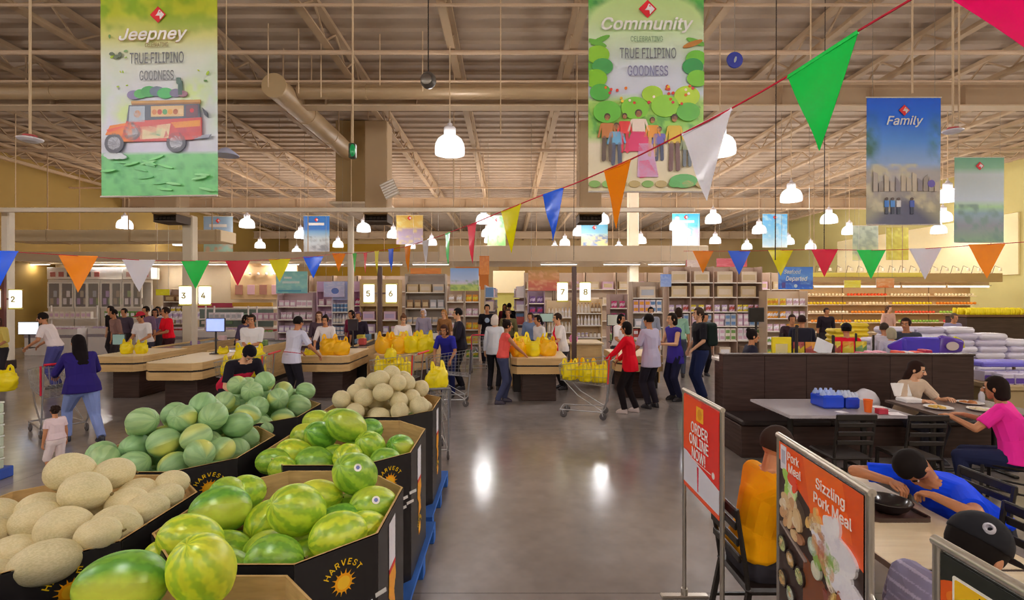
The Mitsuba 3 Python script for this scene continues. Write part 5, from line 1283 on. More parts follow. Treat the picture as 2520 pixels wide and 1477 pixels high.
# ------------------------------------------------------------------ shelves and goods behind the checkouts
rs = random.Random(21)
def goods_mesh(kind, c, c2):
    w, d, h = GK[kind]
    if kind in ('carton', 'cereal_box', 'case_box', 'big_carton'):
        b = col(box(-w / 2, w / 2, 0, d, 0, h), c)
        f = col(box(-w * .40, w * .40, -.003, .001, h * .22, h * .72), c2)
        return cat(b, f), False
    if kind == 'jar':
        return cat(col(lathe([(.0005, 0), (w / 2, 0), (w / 2, h * .78), (w * .36, h * .84), (w * .36, h * .86)], 12), c), col(lathe([(w * .40, h * .85), (w * .40, h), (.0005, h)], 12), c2), col(lathe([(w * .505, h * .18), (w * .505, h * .62)], 12), '#efe6dc')), 'j'
    if kind == 'bottle':
        return cat(col(lathe([(.0005, 0), (w / 2, 0), (w / 2, h * .58), (w * .16, h * .80), (w * .15, h * .93)], 12), c), col(lathe([(w * .18, h * .92), (w * .18, h), (.0005, h)], 10), c2), col(lathe([(w * .508, h * .15), (w * .508, h * .5)], 12), '#e9e0d6')), 'j'
    if kind == 'tin':
        return cat(col(lathe([(.0005, 0), (w / 2, 0), (w / 2, h), (.0005, h)], 14), c), col(lathe([(w * .506, h * .12), (w * .506, h * .86)], 14), c2)), 'j'
    if kind == 'pouch':
        n = 5; v = []
        for i in range(n + 1):
            z = i / n; t_ = d / 2 * (math.sin(PI * min(1, .15 + z * .85)) + .04)
            for sx in (-1, 0, 1): v.append((sx * w / 2, d / 2 - t_ * (1 if sx == 0 else .15), z * h))
        v = np.array(v); m = len(v); v2 = v.copy(); v2[:, 1] = d - v[:, 1]
        f = []
        for i in range(n):
            for j in range(2):
                q = i * 3 + j; f += [[q, q + 1, q + 4], [q, q + 4, q + 3]]
        f = np.array(f)
        V2 = np.vstack([v, v2]); F = np.vstack([f, f[:, ::-1] + m])
        V2 = V2[F.ravel()]; zz = V2[:, 2].reshape(-1, 3).mean(1).repeat(3) / h; F = np.arange(len(V2)).reshape(-1, 3)
        cc = np.where(((zz > .28) & (zz < .7))[:, None], lin(c2), lin(c))
        return (V2, F, cc), 'j'
GK = {'carton': (.16, .12, .20), 'cereal_box': (.20, .08, .27), 'case_box': (.36, .30, .26), 'big_carton': (.50, .38, .36), 'jar': (.095, .095, .14), 'bottle': (.085, .085, .29), 'tin': (.10, .10, .13), 'pouch': (.17, .09, .22)}
CN = {'#d6b4c8': 'pink', '#b9a4c6': 'lilac', '#d8c6b0': 'beige', '#c9b28a': 'tan', '#e8ddd0': 'cream', '#a4423c': 'red', '#d8912a': 'orange', '#d9c433': 'yellow', '#6a8f4a': 'green', '#5f83b0': 'blue', '#6a4a86': 'purple', '#b0326a': 'magenta', '#8a6a4a': 'brown', '#b7b9c2': 'grey', '#efe9ee': 'white', '#4a4048': 'dark'}
GM = {}
def goods_shape(kind, c, c2):
    k = (kind, c, c2)
    if k not in GM:
        m, s = goods_mesh(kind, c, c2)
        GM[k] = mk(m, SATIN, None, bool(s) and s != 'j')
    return GM[k]
NICE = {'carton': 'carton', 'cereal_box': 'tall box', 'case_box': 'case', 'big_carton': 'big carton', 'jar': 'jar', 'bottle': 'bottle', 'tin': 'tin', 'pouch': 'pouch'}
ORD = ['bottom', 'second', 'third', 'fourth', 'fifth', 'sixth']
def unit(place, x0, x1, y, H, rows, depth=.5, c='#cdbfb4', shelf_c='#ddd2c8', header=None, z0=.12, facing=-1, dense=1.0, M=None, unit_label=None):
    """A shelf unit facing the viewer; rows = [(kind, [(colour, colour2), ...]), ...] from the bottom up."""
    t = thing('shelf_unit', unit_label or f'shelf unit {place}', 'shelf')
    w = x1 - x0
    add(t, 'back_panel', box(x0, x1, y + depth - .02, y + depth, 0, H), SATIN, c)
    for xx in (x0, x1 - .025): add(t, 'side_panel', cbox(xx, xx + .025, y, y + depth - .02, 0, H, .004), SATIN, c)
    add(t, 'base', box(x0 + .025, x1 - .025, y + .02, y + depth - .02, 0, z0 - .02), SATIN, '#8a7a70')
    n = len(rows); step = (H - (header[1] if header else .05) - z0) / n
    for i, (kind, cols) in enumerate(rows):
        z = z0 + i * step
        k = add(t, 'shelf', cbox(x0 + .025, x1 - .025, y, y + depth - .02, z - .02, z, .004), SATIN, shelf_c)
        add(k, 'price_rail', box(x0 + .025, x1 - .025, y - .006, y, z - .03, z + .008), SATIN, '#efe9e0')
        if kind is None: continue
        gw, gd, gh = GK[kind]
        s = min(1.0, (step - .05) / gh); pw = gw * s * 1.08
        m = max(1, int((w - .07) / pw * dense)); gap = (w - .06) / m
        lay = max(1, min(2, int((step - .03) / (gh * s)))) if kind in ('tin', 'carton', 'case_box') else 1
        for L in range(lay):
            for j in range(m):
                cc = cols[(j * len(cols)) // m]
                key = thing({'cereal_box': 'tall_box', 'case_box': 'shipping_case', 'big_carton': 'big_carton'}.get(kind, kind), f'{CN.get(cc[0], "coloured")} {NICE[kind]} on the {ORD[min(i, 5)]} shelf {place}', NICE[kind].split()[-1], f'{CN.get(cc[0], "coloured")} {NICE[kind]} row, {ORD[min(i, 5)]} shelf {place}'[:118])
                put(None, key, goods_shape(kind, *cc), mv(x0 + .03 + gap * (j + .5), y + .03 + (0 if rs.random() < .85 else .06), z + L * gh * s + .001) @ sc(s))
    if header:
        hc, hh = header[:2]
        add(t, 'header', cbox(x0, x1, y + .01, y + .05, H - hh + .02, H, .006), SATIN, hc)
    return t
W, PK, LI, BE_, TA, CR, RE, OR, YE, GN, BL, PU, MA, BR, GY, DK = '#efe9ee', '#d6b4c8', '#b9a4c6', '#d8c6b0', '#c9b28a', '#e8ddd0', '#a4423c', '#d8912a', '#d9c433', '#6a8f4a', '#5f83b0', '#6a4a86', '#b0326a', '#8a6a4a', '#b7b9c2', '#4a4048'
def X(u, y): return (u - U0) / FPX * y
Y1 = 15.6
unit('under the teal poster', X(682, Y1), X(770, Y1), Y1, 2.15, [('carton', [(PK, W)]), ('carton', [(PK, W), (LI, W)]), ('carton', [(LI, W)]), ('pouch', [(PK, W), (PK, W)]), ('carton', [(PK, W), (W, PK)])], c='#b9a2a8')
unit('at the left of the pink display', X(776, Y1), X(815, Y1), Y1 + .1, 2.5, [('pouch', [(W, PK)]), ('carton', [(PK, W)]), ('carton', [(W, PK), (PK, W)]), ('pouch', [(PK, LI)]), ('carton', [(PK, W)])], c='#d3b4cc', header=('#c9a4d0', .35))
unit('in the white and blue middle of the pink display', X(816, Y1), X(866, Y1), Y1, 2.5, [('tin', [(W, BL), (GY, W)]), ('bottle', [(W, BL)]), ('tin', [(BL, W), (W, GY)]), ('bottle', [(GY, W), (W, BL)]), ('tin', [(W, BL)])], c='#e6dfee', header=('#a9b4e6', .6))
unit('at the right of the pink display', X(867, Y1), X(889, Y1), Y1 + .05, 2.5, [('carton', [(W, PK)]), ('carton', [(LI, W)]), ('carton', [(RE, W)]), ('carton', [(PK, GN)]), ('pouch', [(MA, W)])], c='#d9b8d0', header=('#d8b0cf', .35))
unit('behind lane sign five', X(892, Y1), X(934, Y1), Y1 - .3, 2.55, [('jar', [(YE, W), (TA, W)]), ('carton', [(PK, RE)]), ('case_box', [(LI, W)]), ('case_box', [(PK, LI), (LI, W)])], c='#bfa276', header=('#c4a673', .85))
unit('behind lane sign six', X(942, Y1), X(986, Y1), Y1 - .3, 2.55, [('pouch', [(LI, W)]), ('carton', [(PK, W)]), ('carton', [(LI, W), (PK, W)]), ('case_box', [(PK, LI)])], c='#bfa276', header=('#c4a673', .85))
unit('of the rack left of the sky poster', X(990, Y1), X(1092, Y1), Y1 + .4, 2.75, [('carton', [(YE, BE_), (BE_, W)]), ('bottle', [(GY, BR), (BL, W)]), ('pouch', [(BE_, GY)]), ('cereal_box', [(BR, TA), (GY, W)]), ('case_box', [(TA, BE_), (BE_, GY)])], c='#a3968c', header=('#9a8a7c', .08))
unit('under the sky poster, left half', X(1098, Y1), X(1142, Y1), Y1, 2.35, [('pouch', [(YE, BE_)]), ('pouch', [(PK, W)]), ('pouch', [(W, PK)]), ('pouch', [(PK, BE_)]), ('pouch', [(BE_, W)])], c='#cbb8a8')
unit('under the sky poster, right half', X(1143, Y1), X(1180, Y1), Y1, 2.35, [('pouch', [(GN, YE)]), ('pouch', [(YE, OR)]), ('pouch', [(OR, YE)]), ('pouch', [(PK, W)]), ('pouch', [(OR, YE)])], c='#cbb8a8')
unit('of purple packs under the sunset poster', X(1300, Y1), X(1342, Y1), Y1 + .2, 2.2, [('carton', [(BR, TA)]), ('bottle', [(PK, W)]), ('jar', [(MA, W)]), ('pouch', [(PU, LI)]), ('pouch', [(PU, MA)]), ('pouch', [(PU, LI)])], c='#a58fa8')
unit('of warm lit bottles left of lane sign eight', X(1345, 14.6), X(1408, 14.6), 14.6, 1.9, [('bottle', [(PK, W)]), ('bottle', [(LI, W)]), ('bottle', [(CR, GY)]), ('bottle', [(CR, TA), (W, GY)])], c='#d9c3a0')
unit('of warm lit jars right of lane sign seven', X(1417, 14.6), X(1482, 14.6), 14.6, 1.95, [('bottle', [(BE_, W)]), ('bottle', [(YE, W), (CR, YE)]), ('jar', [(LI, W), (CR, BR)]), ('bottle', [(W, CR)]), ('bottle', [(CR, BR), (BR, OR)])], c='#d8bf98')
unit('of magenta packs right of the bottle shelf', X(1500, Y1), X(1545, Y1), Y1, 2.1, [('carton', [(BL, W)]), ('carton', [(BR, TA)]), ('pouch', [(MA, PK)]), ('pouch', [(MA, BL)]), ('pouch', [(MA, PK)])], c='#a8908a')
unit('with pale goods left of the tall rack', X(1562, Y1), X(1640, Y1), Y1 + .3, 2.5, [('carton', [(CR, W)]), ('carton', [(RE, W), (CR, W)]), ('case_box', [(GY, W)]), ('carton', [(PK, OR), (W, BL)]), ('big_carton', [(BE_, GY)])], c='#b3a08e')
for k, (a, b) in enumerate(((1645, 1700), (1702, 1760), (1762, 1822), (1824, 1888))):
    nm = ['first bay from the left', 'second bay from the left', 'third bay from the left', 'bay beside the billboard'][k]
    unit('in the tall rack, ' + nm, X(a, 16), X(b, 16), 16 + .1 * k, 3.0, [('case_box', [(BE_, W)]), ('carton', [(W, PK), (CR, GN)]), ('carton', [(PK, W), (GY, BL)]), ('pouch', [((LI, YE)[k % 2], W), (PK, RE)]), ('big_carton', [(TA, BE_)]), ('big_carton', [(BE_, TA)])], c='#ad9484', depth=.55)
unit('under the blue billboard', X(1895, Y1), X(1998, Y1), Y1 + .2, 2.2, [('pouch', [(GN, YE)]), ('pouch', [(W, GN)]), ('pouch', [(PK, W), (OR, YE)]), ('pouch', [(OR, W), (PK, W)]), ('pouch', [(YE, OR), (W, PK)])], c='#c9b49a')
# second line of racks farther back
Y2 = 23.5
for k, u0 in enumerate(range(700, 1180, 60)):
    unit(['back rack ' + a for a in ('behind the teal poster', 'behind the pink display', 'behind the blue poster', 'behind lane sign five', 'behind lane sign six', 'behind the grey brown rack', 'left of the aisle opening', 'beside the aisle opening')][k].replace('back rack', 'in the row'),
         X(u0, Y2), X(u0 + 58, Y2), Y2, 3.0, [(None, None), (None, None), ('big_carton', [(BE_, TA)]), ('big_carton', [(TA, BE_)])], c='#b7a08a', unit_label='tall storage rack ' + ('behind the teal poster', 'behind the pink display', 'behind the blue poster', 'behind lane sign five', 'behind lane sign six', 'behind the grey brown rack', 'left of the aisle opening', 'beside the aisle opening')[k])
for k, u0 in enumerate(range(1290, 1900, 76)):
    pl = ('behind the sunset poster', 'behind lane sign seven', 'behind lane sign eight', 'behind the magenta packs', 'over the fridge', 'above the woman in red', 'behind the man with the backpack', 'behind the tall rack', 'left of the blue billboard')[k]
    unit('in the row ' + pl, X(u0, Y2), X(u0 + 74, Y2), Y2, 3.15, [(None, None), (None, None), ('big_carton', [(BE_, TA)]), ('big_carton', [(TA, BE_), (PK, TA)])], c='#b7a08a', unit_label='tall storage rack ' + pl)
# aisle opening: two long runs and the cream wall at its end
for s, x in ((0, X(1192, Y1)), (1, X(1292, Y1))):
    t = thing('shelf_run', ['long grey shelf run along the left side of the aisle opening', 'long grey shelf run along the right side of the aisle opening'][s], 'shelf')
    sg = 1 if s else -1
    add(t, 'back_panel', box(min(x, x + sg * .04), max(x, x + sg * .04), Y1 + .8, Y1 + 7.5, 0, 2.4), SATIN, '#a99c96')
    for z in (.2, .65, 1.1, 1.55, 2.0): add(t, 'shelf', box(min(x, x - sg * .3), max(x, x - sg * .3), Y1 + .8, Y1 + 7.5, z - .02, z), SATIN, '#cfc6c0')
    mm = []
    for z in (.2, .65, 1.1, 1.55, 2.0):
        yy = Y1 + .9
        while yy < Y1 + 7.3:
            w = rs.uniform(.14, .26); mm.append(col(box(*sorted((x - sg * .25, x)), yy, yy + w, z, z + rs.uniform(.2, .36)), rs.choice([PK, LI, BE_, W, GY, RE, BL, CR])))
            yy += w + .02
    add(t, 'goods', cat(mm), SATIN, kind='stuff')
single('wall_panel', 'cream wall block at the far end of the aisle opening', 'wall panel', cbox(X(1213, 27), X(1292, 27), 27, 27.1, 2.2, 3.4), MATTE, '#ead9ae', kind='structure')
single('wall_panel', 'yellow green doorway panel at the end of the aisle opening', 'wall panel', cbox(X(1216, 27.2), X(1290, 27.2), 27.2, 27.3, 0, 2.2), MATTE, '#c7c06a', kind='structure')
# posters and billboards
def poster(label, u0, v0, u1, v1, y, stops, blob, seed, draw=None, hang=True, vr=(0, 1)):
    a, b = at(u0, v0, y), at(u1, v1, y); w, h = b[0] - a[0], a[2] - b[2]
    t = thing('poster', label, 'poster')
    M = mv((a[0] + b[0]) / 2, y, a[2])
    put(t, 'board', mk(xf(cloth_grid(w, h, 24, 16, simple(stops, blob, seed, vr), 0), mv(0, -.012, 0)), SATIN, smooth=True), M)
    add(t, 'backing', cbox(-w / 2, w / 2, -.008, .012, -h, 0, .003), SATIN, '#d8d0c8', M=M)
    if draw:
        P = Print(w, h); draw(P); put(t, 'print', mk(xf(P.mesh(), mv(0, .0, 0)), SATIN), M, label='printed lettering')
    if hang:
        for s in (-.4, .4): add(t, 'hanger_wire', tube([(s * w, 0, 0), (s * w, 0, 7.5 - a[2])], .004, 5), METAL, '#9a948c', M=M)
    return t
poster('teal poster hanging above the pink packs, partly behind the yellow pennant', 680, 668, 757, 722, 15.4, [(0, '#7fc4c4'), (.6, '#8fcfcf'), (1, '#6fb4c0')], '#a9dcd4', 31, lambda P: (P.rect(.25, .25, .5, .33, '#e4f2ef'), P.rect(.2, .45, .75, .55, '#d8ece8'), P.rect(.05, .85, .8, .93, '#4fa0b8')))
poster('pale blue poster with a dark blue spot on the pink display', 797, 694, 848, 731, 15.3, [(0, '#b9c4ee'), (1, '#c4bce6')], '#d8d4f4', 32, lambda P: P.disc(.55, .6, .18, '#4f68b4', 1, .8))
poster('poster of a blue sky over a green field', 1108, 660, 1178, 716, 15.3, [(0, '#7fa6e0'), (.5, '#b4c6ee'), (.68, '#d8cfe6'), (.72, '#a9bd6a'), (1, '#c2cc6a')], '#5f8f4a', 33, None, True, (.5, 1))
poster('sunset coloured poster with orange and red above the purple packs', 1300, 665, 1376, 716, 15.5, [(0, '#b3874a'), (.45, '#c98a52'), (.55, '#c66a4a'), (1, '#b5524a')], '#d9a07a', 34)
poster('blue billboard with white lettering beside the yellow pennant', 1915, 657, 2000, 712, 14.5, [(0, '#4f86de'), (.5, '#5f9ae8'), (.7, '#3f5fc4'), (1, '#2f6fdc')], '#7fb4f0', 35, lambda P: (P.word('Seafood', .40, .30, .17, '#f2f5fb', True, .2, .8), P.word('Departed', .52, .62, .2, '#ffffff', True, .2, .8), P.rect(.1, .70, .2, .95, '#5a4a9a'), P.disc(.5, .85, .05, '#cfe2f8')))
poster('small round cornered light blue sign hanging over the pale goods', 1625, 675, 1652, 706, 15.2, [(0, '#7f9fe8'), (1, '#9fb8f0')], '#b4c8f4', 36)
poster('white and red framed sign under the soffit end', 1688, 640, 1722, 668, 17.5, [(0, '#d8c4c0'), (1, '#e0d2c8')], '#efe4dc', 37, lambda P: (P.rect(0, .86, 1, 1, '#b03a44'), P.rect(0, 0, .06, 1, '#b03a44')))
poster('red oval sign at the right of the soffit', 1763, 636, 1838, 657, 18.0, [(0, '#c04a5a'), (1, '#c8505c')], '#d8808a', 38)
poster('bright yellow sign at the left above the crowd', 384, 712, 418, 727, 16.0, [(0, '#e8df10'), (1, '#e8df10')], '#f2ea30', 39)
poster('orange canopy sign over the grey brown rack', 1010, 660, 1086, 684, 17.0, [(0, '#d8812c'), (1, '#d0762a')], '#e0903a', 40)
poster('orange hanging panel left of the aisle opening', 1180, 630, 1204, 676, 17.4, [(0, '#cf762c'), (1, '#d6822e')], '#dd8f3f', 41)
poster('yellow sign over the produce shelves', 2077, 690, 2118, 708, 17.6, [(0, '#f0dc3a'), (1, '#f2e650')], '#f8f090', 42)
poster('orange sign over the produce shelves', 2156, 685, 2200, 708, 17.6, [(0, '#e8a86a'), (.7, '#e89a5a'), (1, '#e0702a')], '#f2c49a', 43)
poster('yellow green sign panel left of the white pennant', 2180, 560, 2235, 640, 19.0, [(0, '#b9a838'), (.3, '#c8bc4a'), (1, '#cfc04f')], '#ded86a', 44)
# ---- left: service counters and freezer windows
def freezer(label, x0, x1, y, z0, z1, panes=2):
    t = thing('glass_case', label, 'display case')
    add(t, 'cabinet', cat(box(x0, x1, y + .5, y + .6, 0, z1 + .1), box(x0, x1, y, y + .6, 0, z0), box(x0, x1, y, y + .6, z1, z1 + .1)), SATIN, '#d9cfc4')
    w = (x1 - x0) / panes
    for i in range(panes):
        a = x0 + i * w
        k = add(t, 'door_frame', cat(box(a, a + .05, y - .03, y + .02, z0, z1), box(a + w - .05, a + w, y - .03, y + .02, z0, z1), box(a, a + w, y - .03, y + .02, z0, z0 + .06), box(a, a + w, y - .03, y + .02, z1 - .06, z1)), SATIN, '#efe9e0')
        add(k, 'glass', box(a + .05, a + w - .05, y - .01, y - .004, z0 + .06, z1 - .06), GLOSS, rs.choice(['#8f8a86', '#857f7e', '#9a9c8a', '#7a7478']))
        for q in range(3): add(k, 'goods', box(a + .1 + q * w * .26, a + .1 + q * w * .26 + .14, y - .02, y - .012, z0 + .15 + (q % 2) * .3, z0 + .4 + (q % 2) * .3), SATIN, rs.choice([W, LI, GY, '#b5a99c', '#a3b08a']))
for k, (a, b) in enumerate(((118, 182), (184, 246), (248, 300), (302, 350))):
    freezer('white framed glass case ' + ('at the far left behind the orange pennant', 'under the orange pennant', 'left of the white pennant', 'under the white pennant')[k], X(a, 20.2), X(b, 20.2), 20.2, 1.55, 2.6)
for k, (a, b, lab) in enumerate(((115, 180, 'white board above the first glass case'), (182, 300, 'white board above the second and third glass case'), (302, 372, 'white board above the fourth glass case'))):
    t = thing('menu_panel', lab, 'sign board')
    add(t, 'board', cbox(X(a, 20.3), X(b, 20.3), 20.3, 20.8, 2.72, 3.2, .01), SATIN, '#e6dbd0')
    for q in range(3): add(t, 'picture', cbox(X(a, 20.3) + .15 + q * .34, X(a, 20.3) + .36 + q * .34, 20.28, 20.3, 2.82, 3.02, .004), SATIN, rs.choice(['#a8605a', '#8a7a6a', '#c9a09a', '#6a5a58']))
t = thing('service_wall', 'cream service wall behind the glass cases', 'wall panel', None, 'structure')
add(t, 'panel', cbox(-19.2, X(680, 21.2), 21.2, 21.3, 0, 3.37, .01), MATTE, '#cdb99c')
unit('in the left aisle behind the man in red', X(392, 19), X(450, 19), 19.2, 2.3, [(None, None), ('carton', [(PK, W)]), ('carton', [(TA, W), (W, LI)]), ('pouch', [(W, YE)]), ('case_box', [(BR, TA)])], c='#a58f80')
t = thing('deli_counter', 'deli counter with a red and yellow front band at the left of the teal poster', 'counter')
x0, x1 = X(490, 18.5), X(672, 18.5)
add(t, 'band', cat(col(cbox(x0, X(575, 18.5), 18.4, 18.5, 1.62, 1.78, .01), '#a8324a'), col(cbox(X(575, 18.5), x1, 18.4, 18.5, 1.66, 1.80, .01), '#c9982c')), SATIN)
add(t, 'case_top', cbox(x0, x1, 18.5, 19.3, 1.55, 1.62, .01), SATIN, '#e9e2d8')
add(t, 'case_body', cbox(x0, x1, 18.5, 19.3, 0, .9, .01), SATIN, '#c9bcb0')
add(t, 'glass_front', box(x0, x1, 18.52, 18.53, .9, 1.55), GLOSS, '#5f7068')
for q in range(9):
    add(t, 'food_tray', cbox(x0 + .1 + q * .3, x0 + .34 + q * .3, 18.46, 18.52, 1.0 + (q % 3) * .14, 1.12 + (q % 3) * .14, .01), SATIN, rs.choice(['#d9c7b0', '#6f8f6a', '#a8503f', '#e0d6cc', '#8fae9a']))
t = thing('deli_menu', 'tan menu wall with little lamps above the deli counter', 'menu wall')
add(t, 'board', cbox(x0, x1, 20.6, 20.7, 1.9, 3.38, .01), MATTE, '#bf9f76')
for q in range(8): add(t, 'lamp_head', xf(ell(.06, .06, .06, 10, 8), mv(x0 + .2 + q * .33, 20.5, 2.95)), SATIN, '#fff3dc', smooth=True)
for q in range(5): add(t, 'picture', cbox(x0 + .2 + q * .5, x0 + .5 + q * .5, 20.57, 20.6, 2.1, 2.5, .005), SATIN, rs.choice(['#a5703f', '#d8b890', '#8a5a4a', '#c9a0a8']))
# low open chests of packed goods between the checkouts and the back wall at the left
for ci, (u0, u1, y, lab) in enumerate(((60, 190, 17.2, 'far left'), (216, 334, 17.6, 'second from the left'), (345, 470, 16.6, 'behind the man in red'), (480, 580, 16.2, 'behind the blue screen'), (590, 676, 15.8, 'under the deli counter'))):
    x0, x1 = X(u0, y), X(u1, y)
    t = thing('goods_chest', 'pale open chest of packed goods, ' + lab, 'display chest')
    add(t, 'body', cat(box(x0, x1, y, y + .03, 0, .9), box(x0, x1, y + .97, y + 1.0, 0, .95), box(x0, x0 + .03, y, y + 1, 0, .92), box(x1 - .03, x1, y, y + 1, 0, .92), box(x0, x1, y, y + 1, .0, .7)), SATIN, '#d9d0cc')
    add(t, 'bumper', cbox(x0 - .01, x1 + .01, y - .02, y, .60, .70, .008), SATIN, '#8a8088')
    add(t, 'shelf', cbox(x0 + .05, x1 - .05, y + .62, y + .97, 1.22, 1.25, .005), SATIN, '#e4dcd6')
    for q in (x0 + .06, x1 - .09): add(t, 'post', box(q, q + .03, y + .9, y + .96, .9, 1.7), SATIN, '#cfc6c0')
    n = int((x1 - x0 - .1) / .19)
    for tier, (yy, z) in enumerate(((.12, .705), (.38, .705), (.66, 1.251))):
        cs = [(PK, W), (W, LI), (CR, PK), (LI, W), (W, GY), (GN, W), (RE, W)]
        c = cs[(ci * 3 + tier) % len(cs)]
        kd = ('carton', 'pouch', 'carton')[(ci + tier) % 3]
        for k in range(n):
            key = thing(kd, f'{CN[c[0]]} {NICE[kd]} in the {("front row", "middle row", "top row")[tier]} of the pale chest, {lab}', NICE[kd], f'{CN[c[0]]} {NICE[kd]}s, {("front row", "middle row", "top row")[tier]}, chest {lab}')
            put(None, key, goods_shape(kd, *c), mv(x0 + .13 + k * .19, y + yy, z + .001) @ sc(1.0, 1.0, 1.15 + .1 * (tier == 1)))
# ---- right: produce
def produce_case(label, u0, u1, y, lev):
    x0, x1 = X(u0, y), X(u1, y)
    t = thing('produce_case', label, 'produce case')
    add(t, 'cabinet', cat(box(x0, x1, y + .9, y + 1.0, 0, 2.55), box(x0, x1, y, y + 1.0, 0, .6), box(x0, x1, y + .1, y + 1.0, 2.45, 2.6)), SATIN, '#a98a66')
    for i, (z, yy) in enumerate(((.62, 0), (1.0, .18), (1.35, .36), (1.7, .5), (2.05, .6))): add(t, 'shelf', cbox(x0, x1, y + yy, y + .9, z - .03, z, .004), SATIN, '#e6d8c0')
    return x0, x1
FR = {c: mk(ell(.055, .055, .052, 10, 7), SATIN, c, True) for c in ('#e0502a', '#e88a22', '#f0d21e', '#7fa83a', '#c4303a', '#f2e8d0', '#9abf4a')}
FN = {'#e0502a': 'red orange', '#e88a22': 'orange', '#f0d21e': 'yellow', '#7fa83a': 'green', '#c4303a': 'red', '#f2e8d0': 'pale', '#9abf4a': 'light green'}
cases = [(2004, 2110, 'left of the orange sign'), (2112, 2220, 'behind the orange sign'), (2222, 2332, 'right of the orange sign'), (2334, 2440, 'behind the bananas')]
for ci, (a, b, pl) in enumerate(cases):
    x0, x1 = produce_case('tan produce case ' + pl, a, b, 19.5, 4)
    for li, (z, yy) in enumerate(((1.0, .18), (1.35, .36), (1.7, .5), (2.05, .6))):
        c = [['#e88a22', '#f2e8d0', '#f0d21e', '#f2e8d0'], ['#f0d21e', '#e88a22', '#f2e8d0', '#e0502a'], ['#7fa83a', '#e0502a', '#f0d21e', '#f2e8d0'], ['#c4303a', '#9abf4a', '#e88a22', '#f2e8d0']][ci][li]
        n = int((x1 - x0) / .135)
        for k in range(n):
            single('fruit', f'{FN[c]} fruit on the {ORD[li]} shelf of the case {pl}', 'fruit', FR[c], None, M=mv(x0 + .08 + k * .135, 19.5 + yy + .08, z + .052), group=f'{FN[c]} fruit, {ORD[li]} shelf, case {pl}'[:118])
    t = thing('case_lamp', 'warm strip lamp in the produce case ' + pl, 'lamp')
    d = mk(cbox(x0 + .05, x1 - .05, 19.52, 19.6, 2.38, 2.44, .01), SATIN, '#ffffff'); d['emitter'] = {'type': 'area', 'radiance': {'type': 'rgb', 'value': [9, 7.6, 5.2]}}
    put(t, 'diffuser', d)
    add(t, 'reflector', cbox(x0, x1, 19.5, 19.66, 2.441, 2.47, .004), SATIN, '#e8dcc4')
t = thing('produce_canopy', 'long tan canopy beam with small lamps over the produce cases', 'canopy')
x0, x1 = X(2000, 18.4), X(2468, 18.4)
add(t, 'beam', cbox(x0, x1, 18.4, 18.9, 2.56, 2.88, .01), SATIN, '#b4925f')
add(t, 'yellow_edge', cbox(x0, X(2270, 18.4), 18.37, 18.4, 2.74, 2.9, .005), SATIN, '#ecd860')
for q in range(18):
    x = x0 + .2 + q * (x1 - x0 - .4) / 17
    k = add(t, 'spot_lamp', xf(lathe([(.0005, 0), (.05, 0), (.035, .11), (.0005, .12)], 12), mv(x, 18.3, 2.96)), SATIN, '#fff0cf', smooth=40)
    add(k, 'arm', tube([(x, 18.3, 3.07), (x, 18.5, 3.16), (x, 18.6, 2.88)], .008, 6), SATIN, '#6a4a35', smooth=40)
for s in (0, .5, 1): add(t, 'hanger', tube([(x0 + .2 + s * (x1 - x0 - .4), 18.65, 2.88), (x0 + .2 + s * (x1 - x0 - .4), 18.65, 7.5)], .012, 6), MATTE, TAN)
# banana stand
t = thing('fruit_stand', 'dark stand full of yellow fruit at the right edge', 'fruit stand')
x0, x1 = X(2378, 16.2), X(2540, 16.2)
add(t, 'base', cbox(x0, x1, 16.2, 17.0, 0, 1.35, .02), DARKWOOD); add(t, 'tray', cbox(x0 - .03, x1 + .03, 16.15, 17.02, 1.35, 1.43, .01), SATIN, '#5a3a26')
BAN = mk(cat([tube([(-.075 + k * .03, -.02, .0), (-.08 + k * .032, -.045, .06), (-.06 + k * .028, -.02, .13), (-.02 + k * .012, .02, .17)], [.012, .02, .02, .009], 7) for k in range(5)]), SATIN, '#f2dc16', 50)
for r_i in range(3):
    for k in range(13):
        single('banana_bunch', 'yellow banana bunch on the dark stand at the right edge', 'bananas', BAN, None, M=mv(x0 + .1 + k * (x1 - x0 - .2) / 12, 16.3 + r_i * .22, 1.435 + r_i * .0) @ rot('z', rs.uniform(-30, 30)) @ sc(1.25), group='banana bunches on the dark stand')
# rice sacks piled behind the partition
def sack(w=.60, d=.40, h=.13, seed=0):
    v, f = V(Manifold.hull_points(cbox(-w / 2, w / 2, -d / 2, d / 2, 0, h, .045)[0]).refine(3))
    k = meshkit.noise(v * 9 + seed)
    v = v.copy(); v[:, 2] = v[:, 2] * (1 + .12 * (k - .5)); return v, f
SK = [mk(sack(seed=s), SATIN, c, 45) for s, c in ((1, '#e4e0ec'), (2, '#d9d4e6'), (3, '#cfc9de'))]
SKY = [mk(sack(.5, .36, .11, 5), SATIN, '#d8bc2a', 45)]
for layer in range(11):
    n = 5 if layer < 9 else 4 if layer < 10 else 3
    for k in range(n):
        for q in range(2):
            if layer > 8 and q: continue
            single('rice_sack', 'white rice sack in the tall pile behind the partition at the right', 'sack', SK[(layer + k) % 3], None, M=mv(7.95 + k * .615 + (layer % 2) * .05, 10.3 + q * .42, layer * .128) @ rot('z', rs.uniform(-3, 3)), group='white rice sacks in the tall pile')
for layer in range(9):
    for k in range(2):
        single('rice_sack', 'white rice sack in the lower pile at the right edge', 'sack', SK[(layer + k) % 3], None, M=mv(11.3 + k * .62, 10.4, layer * .128) @ rot('z', rs.uniform(-3, 3)), group='white rice sacks in the lower pile')
for layer in range(12):
    single('yellow_sack', 'yellow sack in the narrow stack behind the person in red', 'sack', SKY[0], None, M=mv(7.6, 11.45, layer * .108) @ rot('z', rs.uniform(-4, 4)), group='yellow sacks in the narrow stack')
